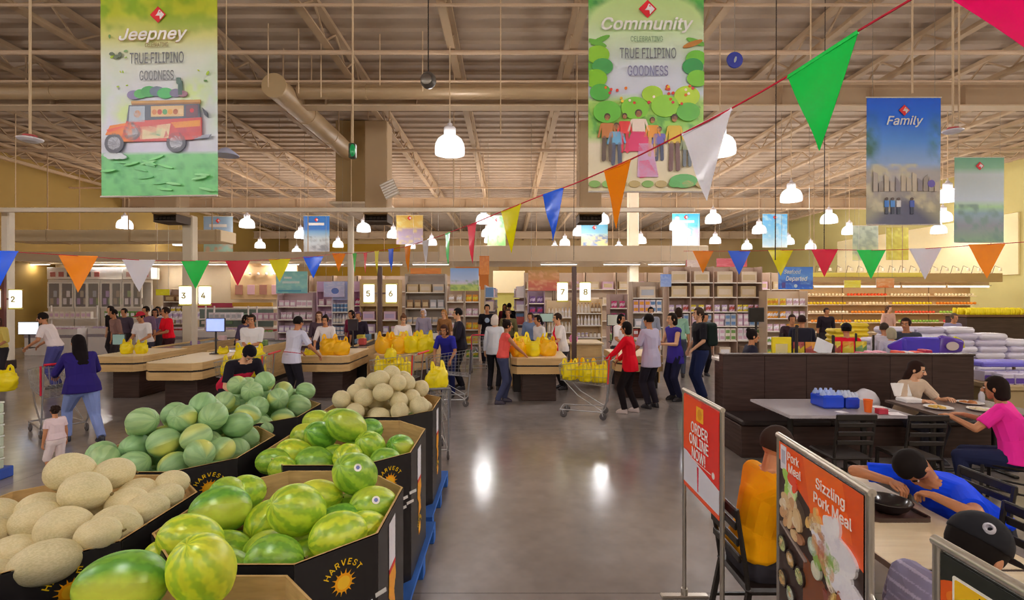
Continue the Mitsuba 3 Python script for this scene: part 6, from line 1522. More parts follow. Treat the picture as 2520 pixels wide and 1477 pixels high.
for layer in range(13):
    single('yellow_sack', 'yellow sack in the second stack behind the person in red', 'sack', SKY[0], None, M=mv(8.25, 11.9, layer * .108) @ rot('z', rs.uniform(-4, 4)), group='yellow sacks in the second stack')
# display behind the partition: bright chip bags in a wire rack, yellow frame, purple ride-on
def rack(label, x0, x1, y, rows, kinds):
    t = thing('wire_rack', label, 'rack')
    add(t, 'frame', cat([bar((x, yy, 0), (x, yy, 1.42), .022) for x in (x0, x1) for yy in (y, y + .4)]), SATIN, '#1f1a19')
    for i in range(rows): add(t, 'shelf', cbox(x0, x1, y, y + .4, .3 + i * .36, .315 + i * .36, .003), SATIN, '#3a3430')
    for i in range(rows):
        n = int((x1 - x0) / .19)
        for j in range(n):
            c = kinds[(i + j) % len(kinds)]
            key = thing('pouch', f'{CN[c[0]]} snack pouch in the {label}', 'pouch', f'{CN[c[0]]} snack pouches, {label}')
            put(None, key, goods_shape('pouch', *c), mv(x0 + .1 + j * (x1 - x0 - .02) / n, y + .05, .316 + i * .36) @ sc(1.05, 1, 1.25))
rack('black wire rack behind the partition near the dark poles', 4.55, 5.15, 7.9, 3, [(OR, RE), (YE, OR), (RE, YE)])
rack('black wire rack behind the partition left of the purple ride-on', 5.2, 5.85, 8.0, 3, [(YE, GN), (GN, YE), (YE, RE), (OR, YE)])
t = thing('yellow_frame_sign', 'yellow framed sign standing behind the partition', 'sign')
add(t, 'frame', cat(box(4.02, 4.07, 7.6, 7.63, .75, 1.42), box(4.26, 4.31, 7.6, 7.63, .75, 1.42), box(4.02, 4.31, 7.6, 7.63, 1.32, 1.42)), SATIN, '#e6d020')
add(t, 'panel', box(4.07, 4.26, 7.61, 7.625, .75, 1.32), SATIN, '#cfc08a'); add(t, 'post', bar((4.165, 7.63, 0), (4.165, 7.63, .78), .03), SATIN, '#3a3430')
add(t, 'foot', cbox(4.0, 4.33, 7.5, 7.8, 0, .02, .005), SATIN, '#3a3430')
t = thing('ride_on_cart', 'purple and blue plastic ride-on cart behind the partition', 'ride-on cart')
hull = lambda pts, r: Manifold.batch_hull([Manifold.sphere(r, 12).translate(q) for q in pts])
add(t, 'body', V(hull([(6.35, 8.0, 1.12), (6.35, 8.0, 1.34), (6.85, 8.0, 1.12), (6.85, 8.0, 1.34), (6.4, 8.35, 1.2), (6.8, 8.35, 1.2)], .05)), GLOSS, '#4a3ab8', smooth=40)
add(t, 'nose', V(hull([(6.9, 8.0, 1.15), (7.2, 8.0, 1.2), (7.22, 8.0, 1.3), (6.95, 8.0, 1.36), (7.0, 8.25, 1.2)], .06)), GLOSS, '#55379a', smooth=40)
add(t, 'window', xf(prism(affinity.scale(Point(0, 0).buffer(.1), 1, .7), .01), mv(7.05, 7.93, 1.25) @ UP), SATIN, '#c9b8b4')
add(t, 'yellow_trim', tube([(7.16, 8.02, 1.38), (7.27, 8.0, 1.32), (7.28, 8.0, 1.22)], .025, 8), GLOSS, '#d8cc3a', smooth=40)
add(t, 'seat_box', cbox(6.3, 7.2, 8.0, 8.5, .5, 1.08, .03), SATIN, '#3a2f3a')
for (a, b) in ((6.4, 8.05), (7.1, 8.05), (6.4, 8.45), (7.1, 8.45)):
    add(t, 'wheel', xf(lathe([(.0005, -.04), (.20, -.04), (.25, -.02), (.25, .02), (.20, .04), (.0005, .04)], 20), mv(a, b, .25) @ rot('x', 90)), SATIN, '#1f1c1e', smooth=40)
single('chrome_pole', 'thin dark pole rising behind the partition left of the snack racks', 'pole', tube([(4.45, 7.7, 0), (4.45, 7.7, 1.6)], .02, 8), SATIN, '#1d1719', smooth=40)
# things on the partition's far ledge
t = thing('ledge_counter', 'pale ledge counter just behind the partition', 'counter')
add(t, 'worktop', cbox(3.05, 6.4, 7.05, 7.5, 1.10, 1.14, .006), SATIN, '#d9d2cc'); add(t, 'base', cbox(3.1, 6.35, 7.1, 7.5, 0, 1.10, .008), DARKWOOD)
for k in range(10):
    x = 5.1 + k * .13
    single('snack_pack', 'small bright snack pack on the pale ledge behind the partition', 'snack pack', cbox(x - .05, x + .05, 7.12, 7.3, 1.141, 1.141 + rs.uniform(.06, .14), .015), SATIN, rs.choice(['#d8452a', '#e6a0b4', '#c8d0e8', '#b0264a', '#e07a2a', '#f0e6e8']), group='snack packs on the pale ledge')
t = thing('tilted_sheet', 'white paper sheet tilted on a stand behind the partition', 'paper')
add(t, 'sheet', xf(cbox(-.13, .13, -.006, .006, 0, .22, .004), mv(4.55, 7.25, 1.2) @ rot('y', 25) @ rot('x', -15)), SATIN, '#e4e6ee'); add(t, 'stand', tube([(4.55, 7.3, 1.14), (4.58, 7.28, 1.28)], .01, 6), SATIN, '#3a3430', smooth=40)
# right edge: purple boxes on a tan stand
t = thing('display_stand', 'tan stand with purple and white boxes at the right edge behind the pink shirt', 'display stand')
add(t, 'base', cbox(7.5, 8.4, 7.55, 8.3, 0, .62, .015), SATIN, '#a9926a'); add(t, 'top', cbox(7.4, 8.45, 7.5, 8.35, .62, .70, .01), SATIN, '#b59d74')
for k in range(10):
    a, b = 7.5 + (k % 5) * .185, 7.56 + (k // 5) * .3
    single('purple_box', 'purple and white box on the tan stand at the right edge', 'box', cat(col(cbox(a, a + .16, b, b + .2, .701, .701 + .16, .008), '#d8d0e6'), col(cbox(a, a + .16, b - .004, b, .72, .80, .001), '#5a3f9a')), SATIN, group='purple and white boxes on the tan stand')
t = thing('violet_tray', 'violet tray on the upper tier of the tan stand', 'tray')
add(t, 'tray', cbox(7.5, 8.4, 7.9, 8.3, .92, 1.0, .02), SATIN, '#6a62c8')
add(t, 'leg', cat(bar((7.55, 8.25, .70), (7.55, 8.25, .92), .03), bar((8.35, 8.25, .70), (8.35, 8.25, .92), .03)), SATIN, '#8a7a5a')
# left edge: stacked pale crates on a blue base
t = thing('crate_base', 'blue pallet base under the pale crates at the left edge', 'pallet')
add(t, 'base', cbox(-6.60, -5.63, 4.9, 5.7, 0, .12, .01), SATIN, '#2a4fae')
for k in range(6):
    for q in range(2):
        t = thing('pale_crate', 'pale green crate in the stack at the left edge', 'crate', 'pale crates stacked at the left edge')
        x0 = -6.57 + q * .47
        add(t, 'tray', cbox(x0, x0 + .46, 4.95, 5.6, .121 + k * .125, .121 + k * .125 + .10, .01), SATIN, '#c4cfb8')
        add(t, 'lid', cbox(x0 - .004, x0 + .464, 4.945, 5.605, .222 + k * .125, .243 + k * .125, .006), SATIN, '#e2e6dc')
# ------------------------------------------------------------------ people
def v3(*a): return np.array(a, float)
def unitv(a): a = np.asarray(a, float); return a / (np.linalg.norm(a) + 1e-12)
SKINS = dict(a='#c68f6c', b='#b57c58', c='#d6a582', d='#9a6647')
def sph(c, r, n): return Manifold.sphere(float(r), n).translate([float(x) for x in c])
def ellm(c, R, r, n):
    M = np.hstack([R * np.asarray(r, float)[None, :], np.asarray(c, float)[:, None]])
    return Manifold.sphere(1.0, n).transform(M)
def limb(a, ra, b, rb, n): return Manifold.batch_hull([sph(a, ra, n), sph(b, rb, n)])
def sleeve(a, ra, b, rb, n):
    """A limb whose far end is cut flat (a cuff)."""
    x, y, d = frame(np.asarray(b) - np.asarray(a))
    th = np.arange(n) * 2 * PI / n
    ring = np.asarray(b) + rb * (np.cos(th)[:, None] * x + np.sin(th)[:, None] * y)
    return Manifold.batch_hull([sph(a, ra, n), Manifold.hull_points(np.vstack([ring, ring - d * .006]))])
def ik(a, t, l1, l2, pole):
    a, t = np.asarray(a, float), np.asarray(t, float)
    d = t - a; L = np.linalg.norm(d); L2 = min(L, (l1 + l2) * .995)
    u = d / (L + 1e-9); t = a + u * L2
    k = (l1 * l1 - l2 * l2 + L2 * L2) / (2 * L2); h = math.sqrt(max(0, l1 * l1 - k * k))
    p = np.asarray(pole, float); p = p - u * (p @ u)
    return a + u * k + unitv(p) * h, t
def hand(wr, d, palm, n, s, curl=.5):
    """Palm, four fingers and a thumb; d = pointing direction, palm = direction the palm faces."""
    d = unitv(d); palm = unitv(palm - d * (palm @ d)); side = np.cross(d, palm)
    out = [Manifold.batch_hull([sph(wr, .021 * s, n), sph(wr + (d * .055 + side * .028) * s, .014 * s, n), sph(wr + (d * .055 - side * .028) * s, .014 * s, n), sph(wr + (d * .075) * s, .013 * s, n)])]
    for k, (o, l) in enumerate(((-.032, .068), (-.011, .078), (.011, .074), (.032, .056))):
        p0 = wr + (d * .068 + side * o) * s
        a1, a2 = curl * .8, curl * 1.7
        p1 = p0 + (d * math.cos(a1) + palm * math.sin(a1)) * l * .5 * s
        p2 = p1 + (d * math.cos(a2) + palm * math.sin(a2)) * l * .5 * s
        out += [limb(p0, .0095 * s, p1, .0085 * s, 6), limb(p1, .0085 * s, p2, .007 * s, 6)]
    t0 = wr + (d * .02 - side * .026) * s; t1 = t0 + (d * .03 - side * .022 + palm * .008) * s; t2 = t1 + (d * .03 + palm * .012) * s
    return out + [limb(t0, .012 * s, t1, .010 * s, 6), limb(t1, .010 * s, t2, .008 * s, 6)]
def soften(m, edge, it=5, lam=.5):
    if edge: m = m.refine_to_length(edge)
    v, f = V(m)
    t = trimesh.Trimesh(v, f, process=True)
    trimesh.smoothing.filter_taubin(t, lamb=lam, nu=lam + .03, iterations=it)
    return (np.array(t.vertices), np.array(t.faces))
def person(label, x, y, face=180, H=1.65, sex='m', skin='b', top='#e8e4ea', bottom='#2a2c3a', shoes='#26242a', hair='#1d1614', hs='short', lean=8, twist=0, hl=None, hr=None, pelvis=None, feet=None, head=(0, 0),
           sleeve_f=.55, legs='long', fat=1.0, detail=1, extras=None, hem=.0, low=False, side=0.0, curl=.5, z0=0.0, group=None, headup=.0, top_band=None, sleeves=True, elbows=None, stripe=None):
    """face: compass angle (0 away from the viewer, 90 right, 180 towards the viewer). Hands hl, hr and feet are given in metres for a 1.7 m body in the person's own frame (x right, y forward, z up)."""
    t = thing('person', label, 'person', group)
    s = H / 1.7; n = 16 if detail > 1 else 12
    edge = {0: .035, 1: .022, 2: .012}[detail]
    M = mv(x, y, z0) @ rot('z', -face) @ sc(s)
    w = 1.0 if sex == 'm' else .9
    P = v3(0, 0, .93) if pelvis is None else v3(*pelvis)
    la, sa = math.radians(lean), math.radians(side)
    up = unitv(v3(math.sin(sa), math.sin(la), math.cos(la)))
    rt0 = v3(1, 0, 0); fw = np.cross(up, rt0); fw = unitv(fw); rt = unitv(np.cross(fw, up))
    tw = math.radians(twist)
    rs_ = unitv(rt * math.cos(tw) - fw * math.sin(tw)); fs_ = np.cross(up, rs_)
    Rp = np.stack([v3(1, 0, 0), v3(0, 1, 0), v3(0, 0, 1)], 1)
    Rc = np.stack([rs_, fs_, up], 1)
    waist, chest, neckb = P + up * .15, P + up * .35, P + up * .50
    hd = unitv(up * .75 + v3(0, 0, .25)) if headup == 0 else unitv(up * (1 - headup) + v3(0, -.2, 1) * headup)
    hy, hp = math.radians(head[0]), math.radians(head[1])
    hc = neckb + hd * .165 + fs_ * .018
    # head frame
    f0 = unitv(fs_ - v3(0, 0, 1) * (fs_ @ v3(0, 0, 1)) * (.55 if lean < 45 else .2)); r0 = unitv(np.cross(f0, hd)); u0 = np.cross(r0, f0)
    f1 = f0 * math.cos(hy) + r0 * math.sin(hy); r1 = np.cross(f1, u0)
    f2 = f1 * math.cos(hp) - u0 * math.sin(hp); u2 = np.cross(r1, f2)
    Rh = np.stack([r1, f2, u2], 1)
    hq = lambda a, b, c: hc + Rh @ v3(a, b, c)
    sh = {}
    for k, sg in (('l', -1), ('r', 1)):
        sh[k] = P + up * .455 + rs_ * sg * .172 * w - fs_ * .0
    hl = v3(-.26, .06, .70) if hl is None else v3(*hl)
    hr = v3(.26, .06, .70) if hr is None else v3(*hr)
    arms = {}
    for k, sg, tgt in (('l', -1, hl), ('r', 1, hr)):
        pole = v3(sg * .55, -.7, -.45) if elbows is None else v3(sg * elbows[0], elbows[1], elbows[2])
        e, wr = ik(sh[k], tgt, .285, .25, pole)
        arms[k] = (sh[k], e, wr)
    feet = [(-.10, .0, .0), (.10, .0, .0)] if feet is None else feet
    legs_ = {}
    for k, sg, ft in (('l', -1, feet[0]), ('r', 1, feet[1])):
        hip = P + v3(sg * .088, 0, -.05)
        kn, an = ik(hip, v3(ft[0], ft[1] - .03, ft[2] + .075), .43, .415, v3(sg * .12, 1, .25))
        legs_[k] = (hip, kn, an)
    F = fat
    # --- the body, one continuous surface
    B = [Manifold.batch_hull([ellm(P, Rp, (.155 * F, .105 * F, .10), n), ellm(waist, Rc, (.130 * F, .090 * F, .07), n)]),
         Manifold.batch_hull([ellm(waist, Rc, (.130 * F, .090 * F, .07), n), ellm(chest, Rc, (.152 * w * F, .105 * F, .10), n)]),
         Manifold.batch_hull([ellm(chest, Rc, (.150 * w * F, .10 * F, .09), n), sph(sh['l'], .052, n), sph(sh['r'], .052, n), sph(neckb - up * .02, .058, n)]),
         limb(neckb - up * .04, .054, hc - Rh[:, 2] * .05 - Rh[:, 1] * .012, .047, n),
         ellm(hq(0, -.008, .022), Rh, (.074, .092, .096), n + 4),
         Manifold.batch_hull([ellm(hq(0, .012, -.03), Rh, (.060, .072, .06), n), ellm(hq(0, .052, -.092), Rh, (.026, .022, .020), n)]),
         Manifold.batch_hull([sph(hq(0, .090, .012), .007, 8), sph(hq(0, .110, -.024), .011, 8), sph(hq(-.013, .092, -.030), .008, 8), sph(hq(.013, .092, -.030), .008, 8)]),
         ellm(hq(-.077, -.004, -.008), Rh, (.010, .018, .030), 8), ellm(hq(.077, -.004, -.008), Rh, (.010, .018, .030), 8)]
    for k, sg in (('l', -1), ('r', 1)):
        a, e, wr = arms[k]
        B += [limb(a, .050 * F, e, .038, n), limb(e, .038, wr, .025, n)]
        d = unitv(wr - e); palm = v3(0, 0, -1) if abs(d[2]) < .8 else v3(-sg, 0, 0)
        B += hand(wr, unitv(d + v3(0, 0, -.15)), palm * 1.0, 8, 1.0, curl)
        h, kn, an = legs_[k]
        B += [limb(h, .086 * F, kn, .056, n), limb(kn, .056, an, .038, n), limb(an, .036, an + v3(0, .12, -.045), .030, 8)]
    add(t, 'body', soften(Manifold.batch_boolean(B, OpType.Add), edge, 4), SKIN, SKINS.get(skin, skin), True, M)
    # --- clothes
    o = .014
    if sleeves is not None:
        C = [Manifold.batch_hull([ellm(waist, Rc, (.138 * F + o, .097 * F + o, .07), n), ellm(chest, Rc, (.156 * w * F + o, .108 * F + o, .10), n)]),
             Manifold.batch_hull([ellm(chest, Rc, (.154 * w * F + o, .104 * F + o, .09), n), sph(sh['l'] - up * .004, .052 + o, n), sph(sh['r'] - up * .004, .052 + o, n), sph(neckb - up * .045, .058 + o, n)]),
             Manifold.batch_hull([ellm(P + v3(0, 0, .03), Rp, (.172 * F + o, .122 * F + o, .07), n), ellm(waist, Rc, (.140 * F + o, .099 * F + o, .07), n)])]
        if hem: C.append(Manifold.batch_hull([ellm(P + v3(0, 0, .03), Rp, (.172 * F + o, .122 * F + o, .07), n), ellm(P + v3(0, 0, -.01 - hem), Rp, (.188 * F + o, .132 * F + o, .02), n)]))
        if sleeves:
            for k in 'lr':
                a, e, wr = arms[k]
                if sleeve_f <= .5:
                    C.append(sleeve(a, .052 + o, a + (e - a) * sleeve_f * 2, .046 * F + o * .9, n))
                else:
                    C += [limb(a, .052 + o, e, .042 + o, n), sleeve(e, .042 + o, e + (wr - e) * min(.96, (sleeve_f - .5) * 2), .031 + o, n)]
        sm = soften(Manifold.batch_boolean(C, OpType.Add), edge if not stripe else .006, 4)
        if stripe:
            q = (sm[0] @ up) / stripe[1]; q = q - np.floor(q)
            wgt = np.where(q < .14, 1.0, np.where((q > .5) & (q < .56), .7, 0.0))[:, None]
            sm = (sm[0], sm[1], lin(top) * (1 - wgt) + lin(stripe[0]) * wgt)
        add(t, 'shirt', sm, CLOTH, None if stripe else top, True, M)
    if bottom:
        D = [Manifold.batch_hull([ellm(P, Rp, (.158 * F + o, .108 * F + o, .095), n), sph(legs_['l'][0], .088 * F + o, n), sph(legs_['r'][0], .088 * F + o, n)])]
        for k in 'lr':
            h, kn, an = legs_[k]
            if legs == 'short': D.append(sleeve(h, .090 * F + o, h + (kn - h) * .9, .066 + o, n))
            elif legs == 'dress': D.append(limb(h, .09 + o, kn, .085, n))
            else:
                D += [limb(h, .090 * F + o, kn, .060 + o * .8, n), sleeve(kn, .060 + o * .8, an + v3(0, 0, .01), .042 + o, n)]
        add(t, 'dress_skirt' if legs == 'dress' else 'shorts' if legs == 'short' else 'trousers', soften(Manifold.batch_boolean(D, OpType.Add), edge, 4), CLOTH, bottom, True, M)
    for k in 'lr':
        an = legs_[k][2]; g = an + v3(0, 0, -.075)
        S_ = Manifold.batch_hull([Manifold.cylinder(.03, .036, .034, 12).translate(list(g + v3(0, -.025, .0))), Manifold.cylinder(.028, .042, .040, 12).translate(list(g + v3(0, .13, .0))), sph(g + v3(0, -.01, .075), .040, 10), sph(g + v3(0, .10, .045), .034, 10)])
        k2 = add(t, 'shoe', soften(S_, edge * 1.2, 3), SATIN, shoes, True, M)
    # --- hair and face
    hair_parts = []
    cap = ellm(hq(0, -.014, .030), Rh, (.084, .100, .104), n + 6)
    cut = Manifold.cube([.3, .2, .30], True).transform(np.hstack([Rh, hq(0, .138, -.085)[:, None]]))
    low_ = Manifold.cube([.3, .3, .2], True).transform(np.hstack([Rh, hq(0, .05, -.125)[:, None]]))
    face_cut = Manifold.cube([.118, .2, .30], True).transform(np.hstack([Rh, hq(0, .13, -.075)[:, None]]))
    if hs != 'bald':
        hm = cap - face_cut - low_ if hs in ('short', 'cap', 'grey') else cap - face_cut
        hair_parts.append(hm)
        if hs == 'long':
            hair_parts.append(Manifold.batch_hull([ellm(hq(0, -.045, .03), Rh, (.085, .06, .09), n), ellm(hq(0, -.07, -.13), Rh, (.095, .045, .06), n)]))
            hair_parts.append(Manifold.batch_hull([ellm(hq(0, -.07, -.13), Rh, (.095, .045, .05), n), ellm(P + up * .33 - fs_ * .115, Rc, (.085, .035, .06), n)]))
        if hs == 'bun': hair_parts.append(ellm(hq(0, -.075, .105), Rh, (.042, .042, .040), n))
        if hs == 'pony': hair_parts.append(Manifold.batch_hull([ellm(hq(0, -.10, .04), Rh, (.03, .03, .03), n), ellm(hq(0, -.135, -.10), Rh, (.022, .025, .05), n)]))
        if hs == 'bob': hair_parts.append(Manifold.batch_hull([ellm(hq(0, -.04, .02), Rh, (.092, .075, .09), n), ellm(hq(0, -.045, -.09), Rh, (.092, .062, .04), n)]) - face_cut)
        if hs == 'curly':
            g = random.Random(int(x * 100))
            for _ in range(26):
                a, b = g.uniform(0, 2 * PI), g.uniform(-.2, 1.2)
                hair_parts.append(sph(hq(.085 * math.cos(a) * math.cos(b), -.02 + .095 * math.sin(a) * math.cos(b) * (1 if math.sin(a) < .3 else .7), .04 + .09 * math.sin(b)), .026, 8))
        hm = Manifold.batch_boolean(hair_parts, OpType.Add)
        add(t, 'hair', soften(hm, edge * 1.1, 2), CLOTH, hair, True, M)
    if detail >= 1:
        for sg in (-1, 1):
            e = add(t, 'eye', V(ellm(hq(sg * .031, .078, .008), Rh, (.0125, .010, .0075), 12)), SATIN, '#efe9e4', True, M, 'eye')
            add(e, 'iris', V(ellm(hq(sg * .031, .0845, .008), Rh, (.0062, .005, .0062), 10)), SATIN, '#241712', True, M)
            add(t, 'eyebrow', V(Manifold.batch_hull([sph(hq(sg * .017, .086, .028), .0035, 6), sph(hq(sg * .032, .083, .033), .0038, 6), sph(hq(sg * .046, .072, .029), .003, 6)])), CLOTH, '#241a17', True, M)
        add(t, 'mouth', V(Manifold.batch_hull([ellm(hq(0, .083, -.058), Rh, (.014, .007, .0055), 10), sph(hq(-.022, .074, -.057), .004, 6), sph(hq(.022, .074, -.057), .004, 6)])), SKIN, '#8f4a42', True, M)
    if extras:
        ctx = dict(P=P, up=up, rt=rs_, fw=fs_, chest=chest, waist=waist, neckb=neckb, hq=hq, Rh=Rh, Rc=Rc, Rp=Rp, arms=arms, legs=legs_, sh=sh, F=F, w=w, n=n, edge=edge, o=o)
        for nm, fn, mat, c in extras:
            m = fn(ctx)
            add(t, nm, soften(m, edge, 3) if isinstance(m, Manifold) else m, mat, c, True, M)
    return t
# pieces that some of them wear
def x_cap(c): return Manifold.batch_hull([ellm(c['hq'](0, -.012, .045), c['Rh'], (.089, .106, .098), 22)]) .trim_by_plane(list(c['Rh'][:, 2]), float(c['hq'](0, 0, .036) @ c['Rh'][:, 2])) + Manifold.batch_hull([ellm(c['hq'](0, .10, .042), c['Rh'], (.070, .05, .006), 16), ellm(c['hq'](0, .135, .034), c['Rh'], (.055, .045, .005), 16)])
def x_vest(c):
    o = c['o'] + .016; F, w = c['F'], c['w']
    m = Manifold.batch_hull([ellm(c['waist'], c['Rc'], (.14 * F + o, .10 * F + o, .07), 14), ellm(c['chest'] - c['up'] * .02, c['Rc'], (.150 * w * F + o, .11 * F + o, .10), 14)]) + Manifold.batch_hull([ellm(c['P'] - c['up'] * .05, c['Rc'], (.17 * F + o, .12 * F + o, .10), 14), ellm(c['waist'], c['Rc'], (.14 * F + o, .10 * F + o, .07), 14)])
    return m
def x_apron_front(c):
    m = x_vest(c)
    return m.trim_by_plane(list(c['fw']), float((c['chest'] + c['fw'] * .02) @ c['fw']))
def x_sash(c):
    a, b = c['sh']['r'] + c['fw'] * .03, c['P'] - c['rt'] * .12 + c['fw'] * .10
    o = .03
    pts = [c['sh']['r'] - c['rt'] * .05 + c['up'] * .065, c['chest'] + c['rt'] * .05 + c['fw'] * .135, c['waist'] + c['fw'] * .130 - c['rt'] * .02, c['P'] + c['fw'] * .15 - c['rt'] * .06 - c['up'] * .08]
    return Manifold.batch_boolean([limb(p, .03, q, .03, 8) for p, q in zip(pts[:-1], pts[1:])], OpType.Add)
def x_belt(c): return Manifold.batch_hull([ellm(c['P'] + c['up'] * .075, c['Rc'], (.158 * c['F'] + .03, .112 * c['F'] + .03, .016), 16)])
def x_backpack(c):
    p = c['chest'] - c['fw'] * .17 - c['up'] * .06
    q = [p + c['rt'] * a * .13 + c['up'] * b + c['fw'] * d for a in (-1, 1) for b in (-.17, .16) for d in (-.05, .06)]
    return Manifold.batch_hull([sph(k, .05, 8) for k in q])
def x_mask(c): return ellm(c['hq'](0, .055, -.055), c['Rh'], (.056, .05, .042), 14)
def x_sack(c): return Manifold.batch_hull([sph(c['P'] - c['rt'] * .2 + c['up'] * .02, .07, 10), sph(c['P'] - c['rt'] * .22 - c['up'] * .12, .09, 10)])
def stripes(mesh, M, z0, dz, n): pass
WALK = [(-.10, .22, 0), (.10, -.26, .02)]
# ---- near, seated
SEAT = (0, -.02, .56)
SITF = [(-.12, .40, 0), (.12, .42, 0)]
person('person in a mustard yellow shirt sitting behind the menu board', 1.46, 2.95, 88, 1.62, 'm', 'b', '#f0a80a', '#2c2a30', hair='#2e211b', hs='short', lean=14, pelvis=(0, -.03, .57), feet=[(-.12, .36, 0), (.12, .38, 0)], hl=(-.22, .36, .80), hr=(.2, .36, .80), sleeve_f=.42, fat=1.06, detail=2, head=(0, 12))
person('boy in a bright blue shirt lying with his head over the bowl on the table', 3.0, 3.24, 256, 1.68, 'm', 'b', '#1443e6', '#23242c', hair='#15100f', hs='short', lean=56, pelvis=(0, -.05, .61), feet=[(-.14, .30, 0), (.14, .30, 0)], hl=(-.13, .50, .86), hr=(.12, .52, .86), sleeve_f=.36, fat=1.16, detail=2, head=(0, 40), elbows=(1.0, -.1, -.05), curl=.9)
t = person('person in a lilac striped shirt and black cap in the bottom right corner', 1.38, 1.76, 88, 1.68, 'm', 'b', '#8f88a8', '#26242a', hair='#15100f', hs='cap', lean=28, pelvis=(0, -.03, .57), feet=[(-.12, .34, 0), (.12, .36, 0)], hl=(-.2, .46, .86), hr=(.2, .48, .86), sleeve_f=.42, fat=1.1, detail=2, head=(-8, 18), extras=[('cap', x_cap, CLOTH, '#1b1b1f'), ('cap_emblem', lambda c: ellm(c['hq'](.055, -.078, .085), c['Rh'], (.02, .02, .022), 12) - ellm(c['hq'](.062, -.084, .087), c['Rh'], (.010, .02, .011), 10), CLOTH, '#c9c7d2')], stripe=('#c9c2dc', .075))
person('woman with long brown hair in a beige top sitting at the partition', 5.12, 6.42, 168, 1.58, 'f', 'c', '#c9b39c', '#2a2830', hair='#2a1a16', hs='long', lean=14, pelvis=(0, -.03, .56), feet=[(-.1, .34, 0), (.1, .34, 0)], hl=(-.16, .42, .86), hr=(.2, .40, .84), sleeve_f=.40, fat=1.0, detail=1, head=(-25, 10))
person('woman in a hot pink shirt and jeans sitting with her back turned', 4.86, 4.80, 322, 1.60, 'f', 'b', '#f0319f', '#1f2440', hair='#1d1310', hs='bob', lean=14, pelvis=(0, -.03, .57), feet=[(-.20, .36, 0), (.0, .42, 0)], hl=(-.15, .46, .88), hr=(.2, .42, .86), sleeve_f=.36, fat=1.12, detail=1, shoes='#c9a08a', hem=.06)
# ---- left side
person('small child in a pale pink dress beside the pale crates', -5.08, 5.62, 290, .80, 'f', 'b', '#e6cfd4', '#ecdcdc', hair='#2a1c17', hs='curly', lean=4, legs='dress', detail=1, sleeve_f=.3, feet=[(-.10, .06, 0), (.10, -.08, 0)], shoes='#c9a08a', fat=1.15)
person('woman with long dark hair in a navy top and jeans pushing a cart', -5.98, 7.0, 304, 1.56, 'f', 'b', '#2a2066', '#7c8cc0', '#1f2230', '#140e10', 'long', lean=16, feet=[(-.10, .26, 0), (.12, -.42, .04)], pelvis=(0, -.06, .87), hl=(-.2, .42, 1.0), hr=(.2, .42, 1.0), sleeve_f=.9, fat=1.24, detail=1, hem=.08)
person('clerk in a black shirt and red vest bending over the far melons', -3.62, 6.65, 128, 1.64, 'm', 'c', '#1d1a24', '#221f28', hair='#14101a', hs='short', lean=48, pelvis=(0, -.10, .90), hl=(-.2, .42, .78), hr=(.16, .46, .80), sleeve_f=.40, fat=1.02, detail=1, head=(0, 25), extras=[('red_vest', x_vest, CLOTH, '#b01f3c')])
person('cashier in a pale blue white shirt and dark trousers seen from behind', -4.05, 9.35, 25, 1.66, 'm', 'b', '#d8d8ee', '#232129', hair='#14100f', hs='short', lean=14, hl=(-.15, .36, .98), hr=(.3, .38, .95), sleeve_f=.42, fat=1.05, hem=.10, extras=[('red_belt', x_belt, CLOTH, '#b02a44')])
person('man in a white shirt facing the viewer behind the yellow bag cart', -5.2, 10.2, 170, 1.66, 'm', 'b', '#f0eef2', '#2c2c38', hair='#2a1d18', hs='short', hl=(.02, .28, 1.08), hr=(.0, .26, 1.02), sleeve_f=.42, fat=1.08)
person('cashier in a white shirt leaning at the far left counter', -10.05, 11.1, 250, 1.70, 'm', 'b', '#ecdfe0', '#4a4a86', hair='#1c1413', hs='short', lean=20, hl=(-.2, .4, .95), hr=(.25, .38, .95), sleeve_f=.40, fat=1.1)
person('woman in a yellow top at the left edge of the picture', -11.6, 11.4, 170, 1.58, 'f', 'b', '#d8c268', '#2c2a30', hair='#3a2520', hs='bob', hl=(-.15, .3, .98), hr=(.15, .3, .98), detail=1)
person('cashier with a red cap and white shirt behind the teal screen', -8.9, 12.3, 190, 1.66, 'm', 'b', '#f0eaea', '#3a3a48', hair='#1c1413', hs='cap', lean=14, hl=(-.15, .34, .98), hr=(.15, .34, .98), sleeve_f=.4, fat=1.1, extras=[('red_cap', x_cap, CLOTH, '#b02a3a')])
person('person in a grey brown shirt left of the cashier with the red cap', -10.6, 13.6, 210, 1.68, 'm', 'b', '#8a6a64', '#3a3438', hair='#1c1413', hs='short', lean=10, detail=1)
person('person in a lilac grey top behind the cashier with the red cap', -10.3, 14.6, 150, 1.66, 'f', 'b', '#7a6a90', '#3a3438', hair='#1c1413', hs='bob', detail=1)
person('person in a black top far behind the orange pennant', -12.3, 15.6, 200, 1.72, 'm', 'c', '#1f1b1e', '#2a2428', hair='#1c1413', hs='short', detail=0)
person('person in white far behind the white pennant', -10.9, 15.6, 160, 1.70, 'f', 'b', '#dcd6d8', '#3a3438', hair='#1c1413', hs='long', detail=0)
person('person in a dark top far behind the cashier in white', -11.6, 15.2, 180, 1.66, 'm', 'b', '#4a3f4c', '#2a2428', hair='#1c1413', hs='short', detail=0)
person('person in a bright red shirt at the left under the yellow sign', -8.75, 12.9, 215, 1.74, 'm', 'b', '#e0182c', '#3a1d24', hair='#2a1d18', hs='short', lean=6, hl=(-.1, .34, 1.05), hr=(.15, .30, 1.0), sleeve_f=.42)
person('person in mauve standing left of the man in red', -10.2, 14.2, 190, 1.74, 'm', 'b', '#7a5f78', '#4a3f48', hair='#1c1413', hs='short', detail=0)
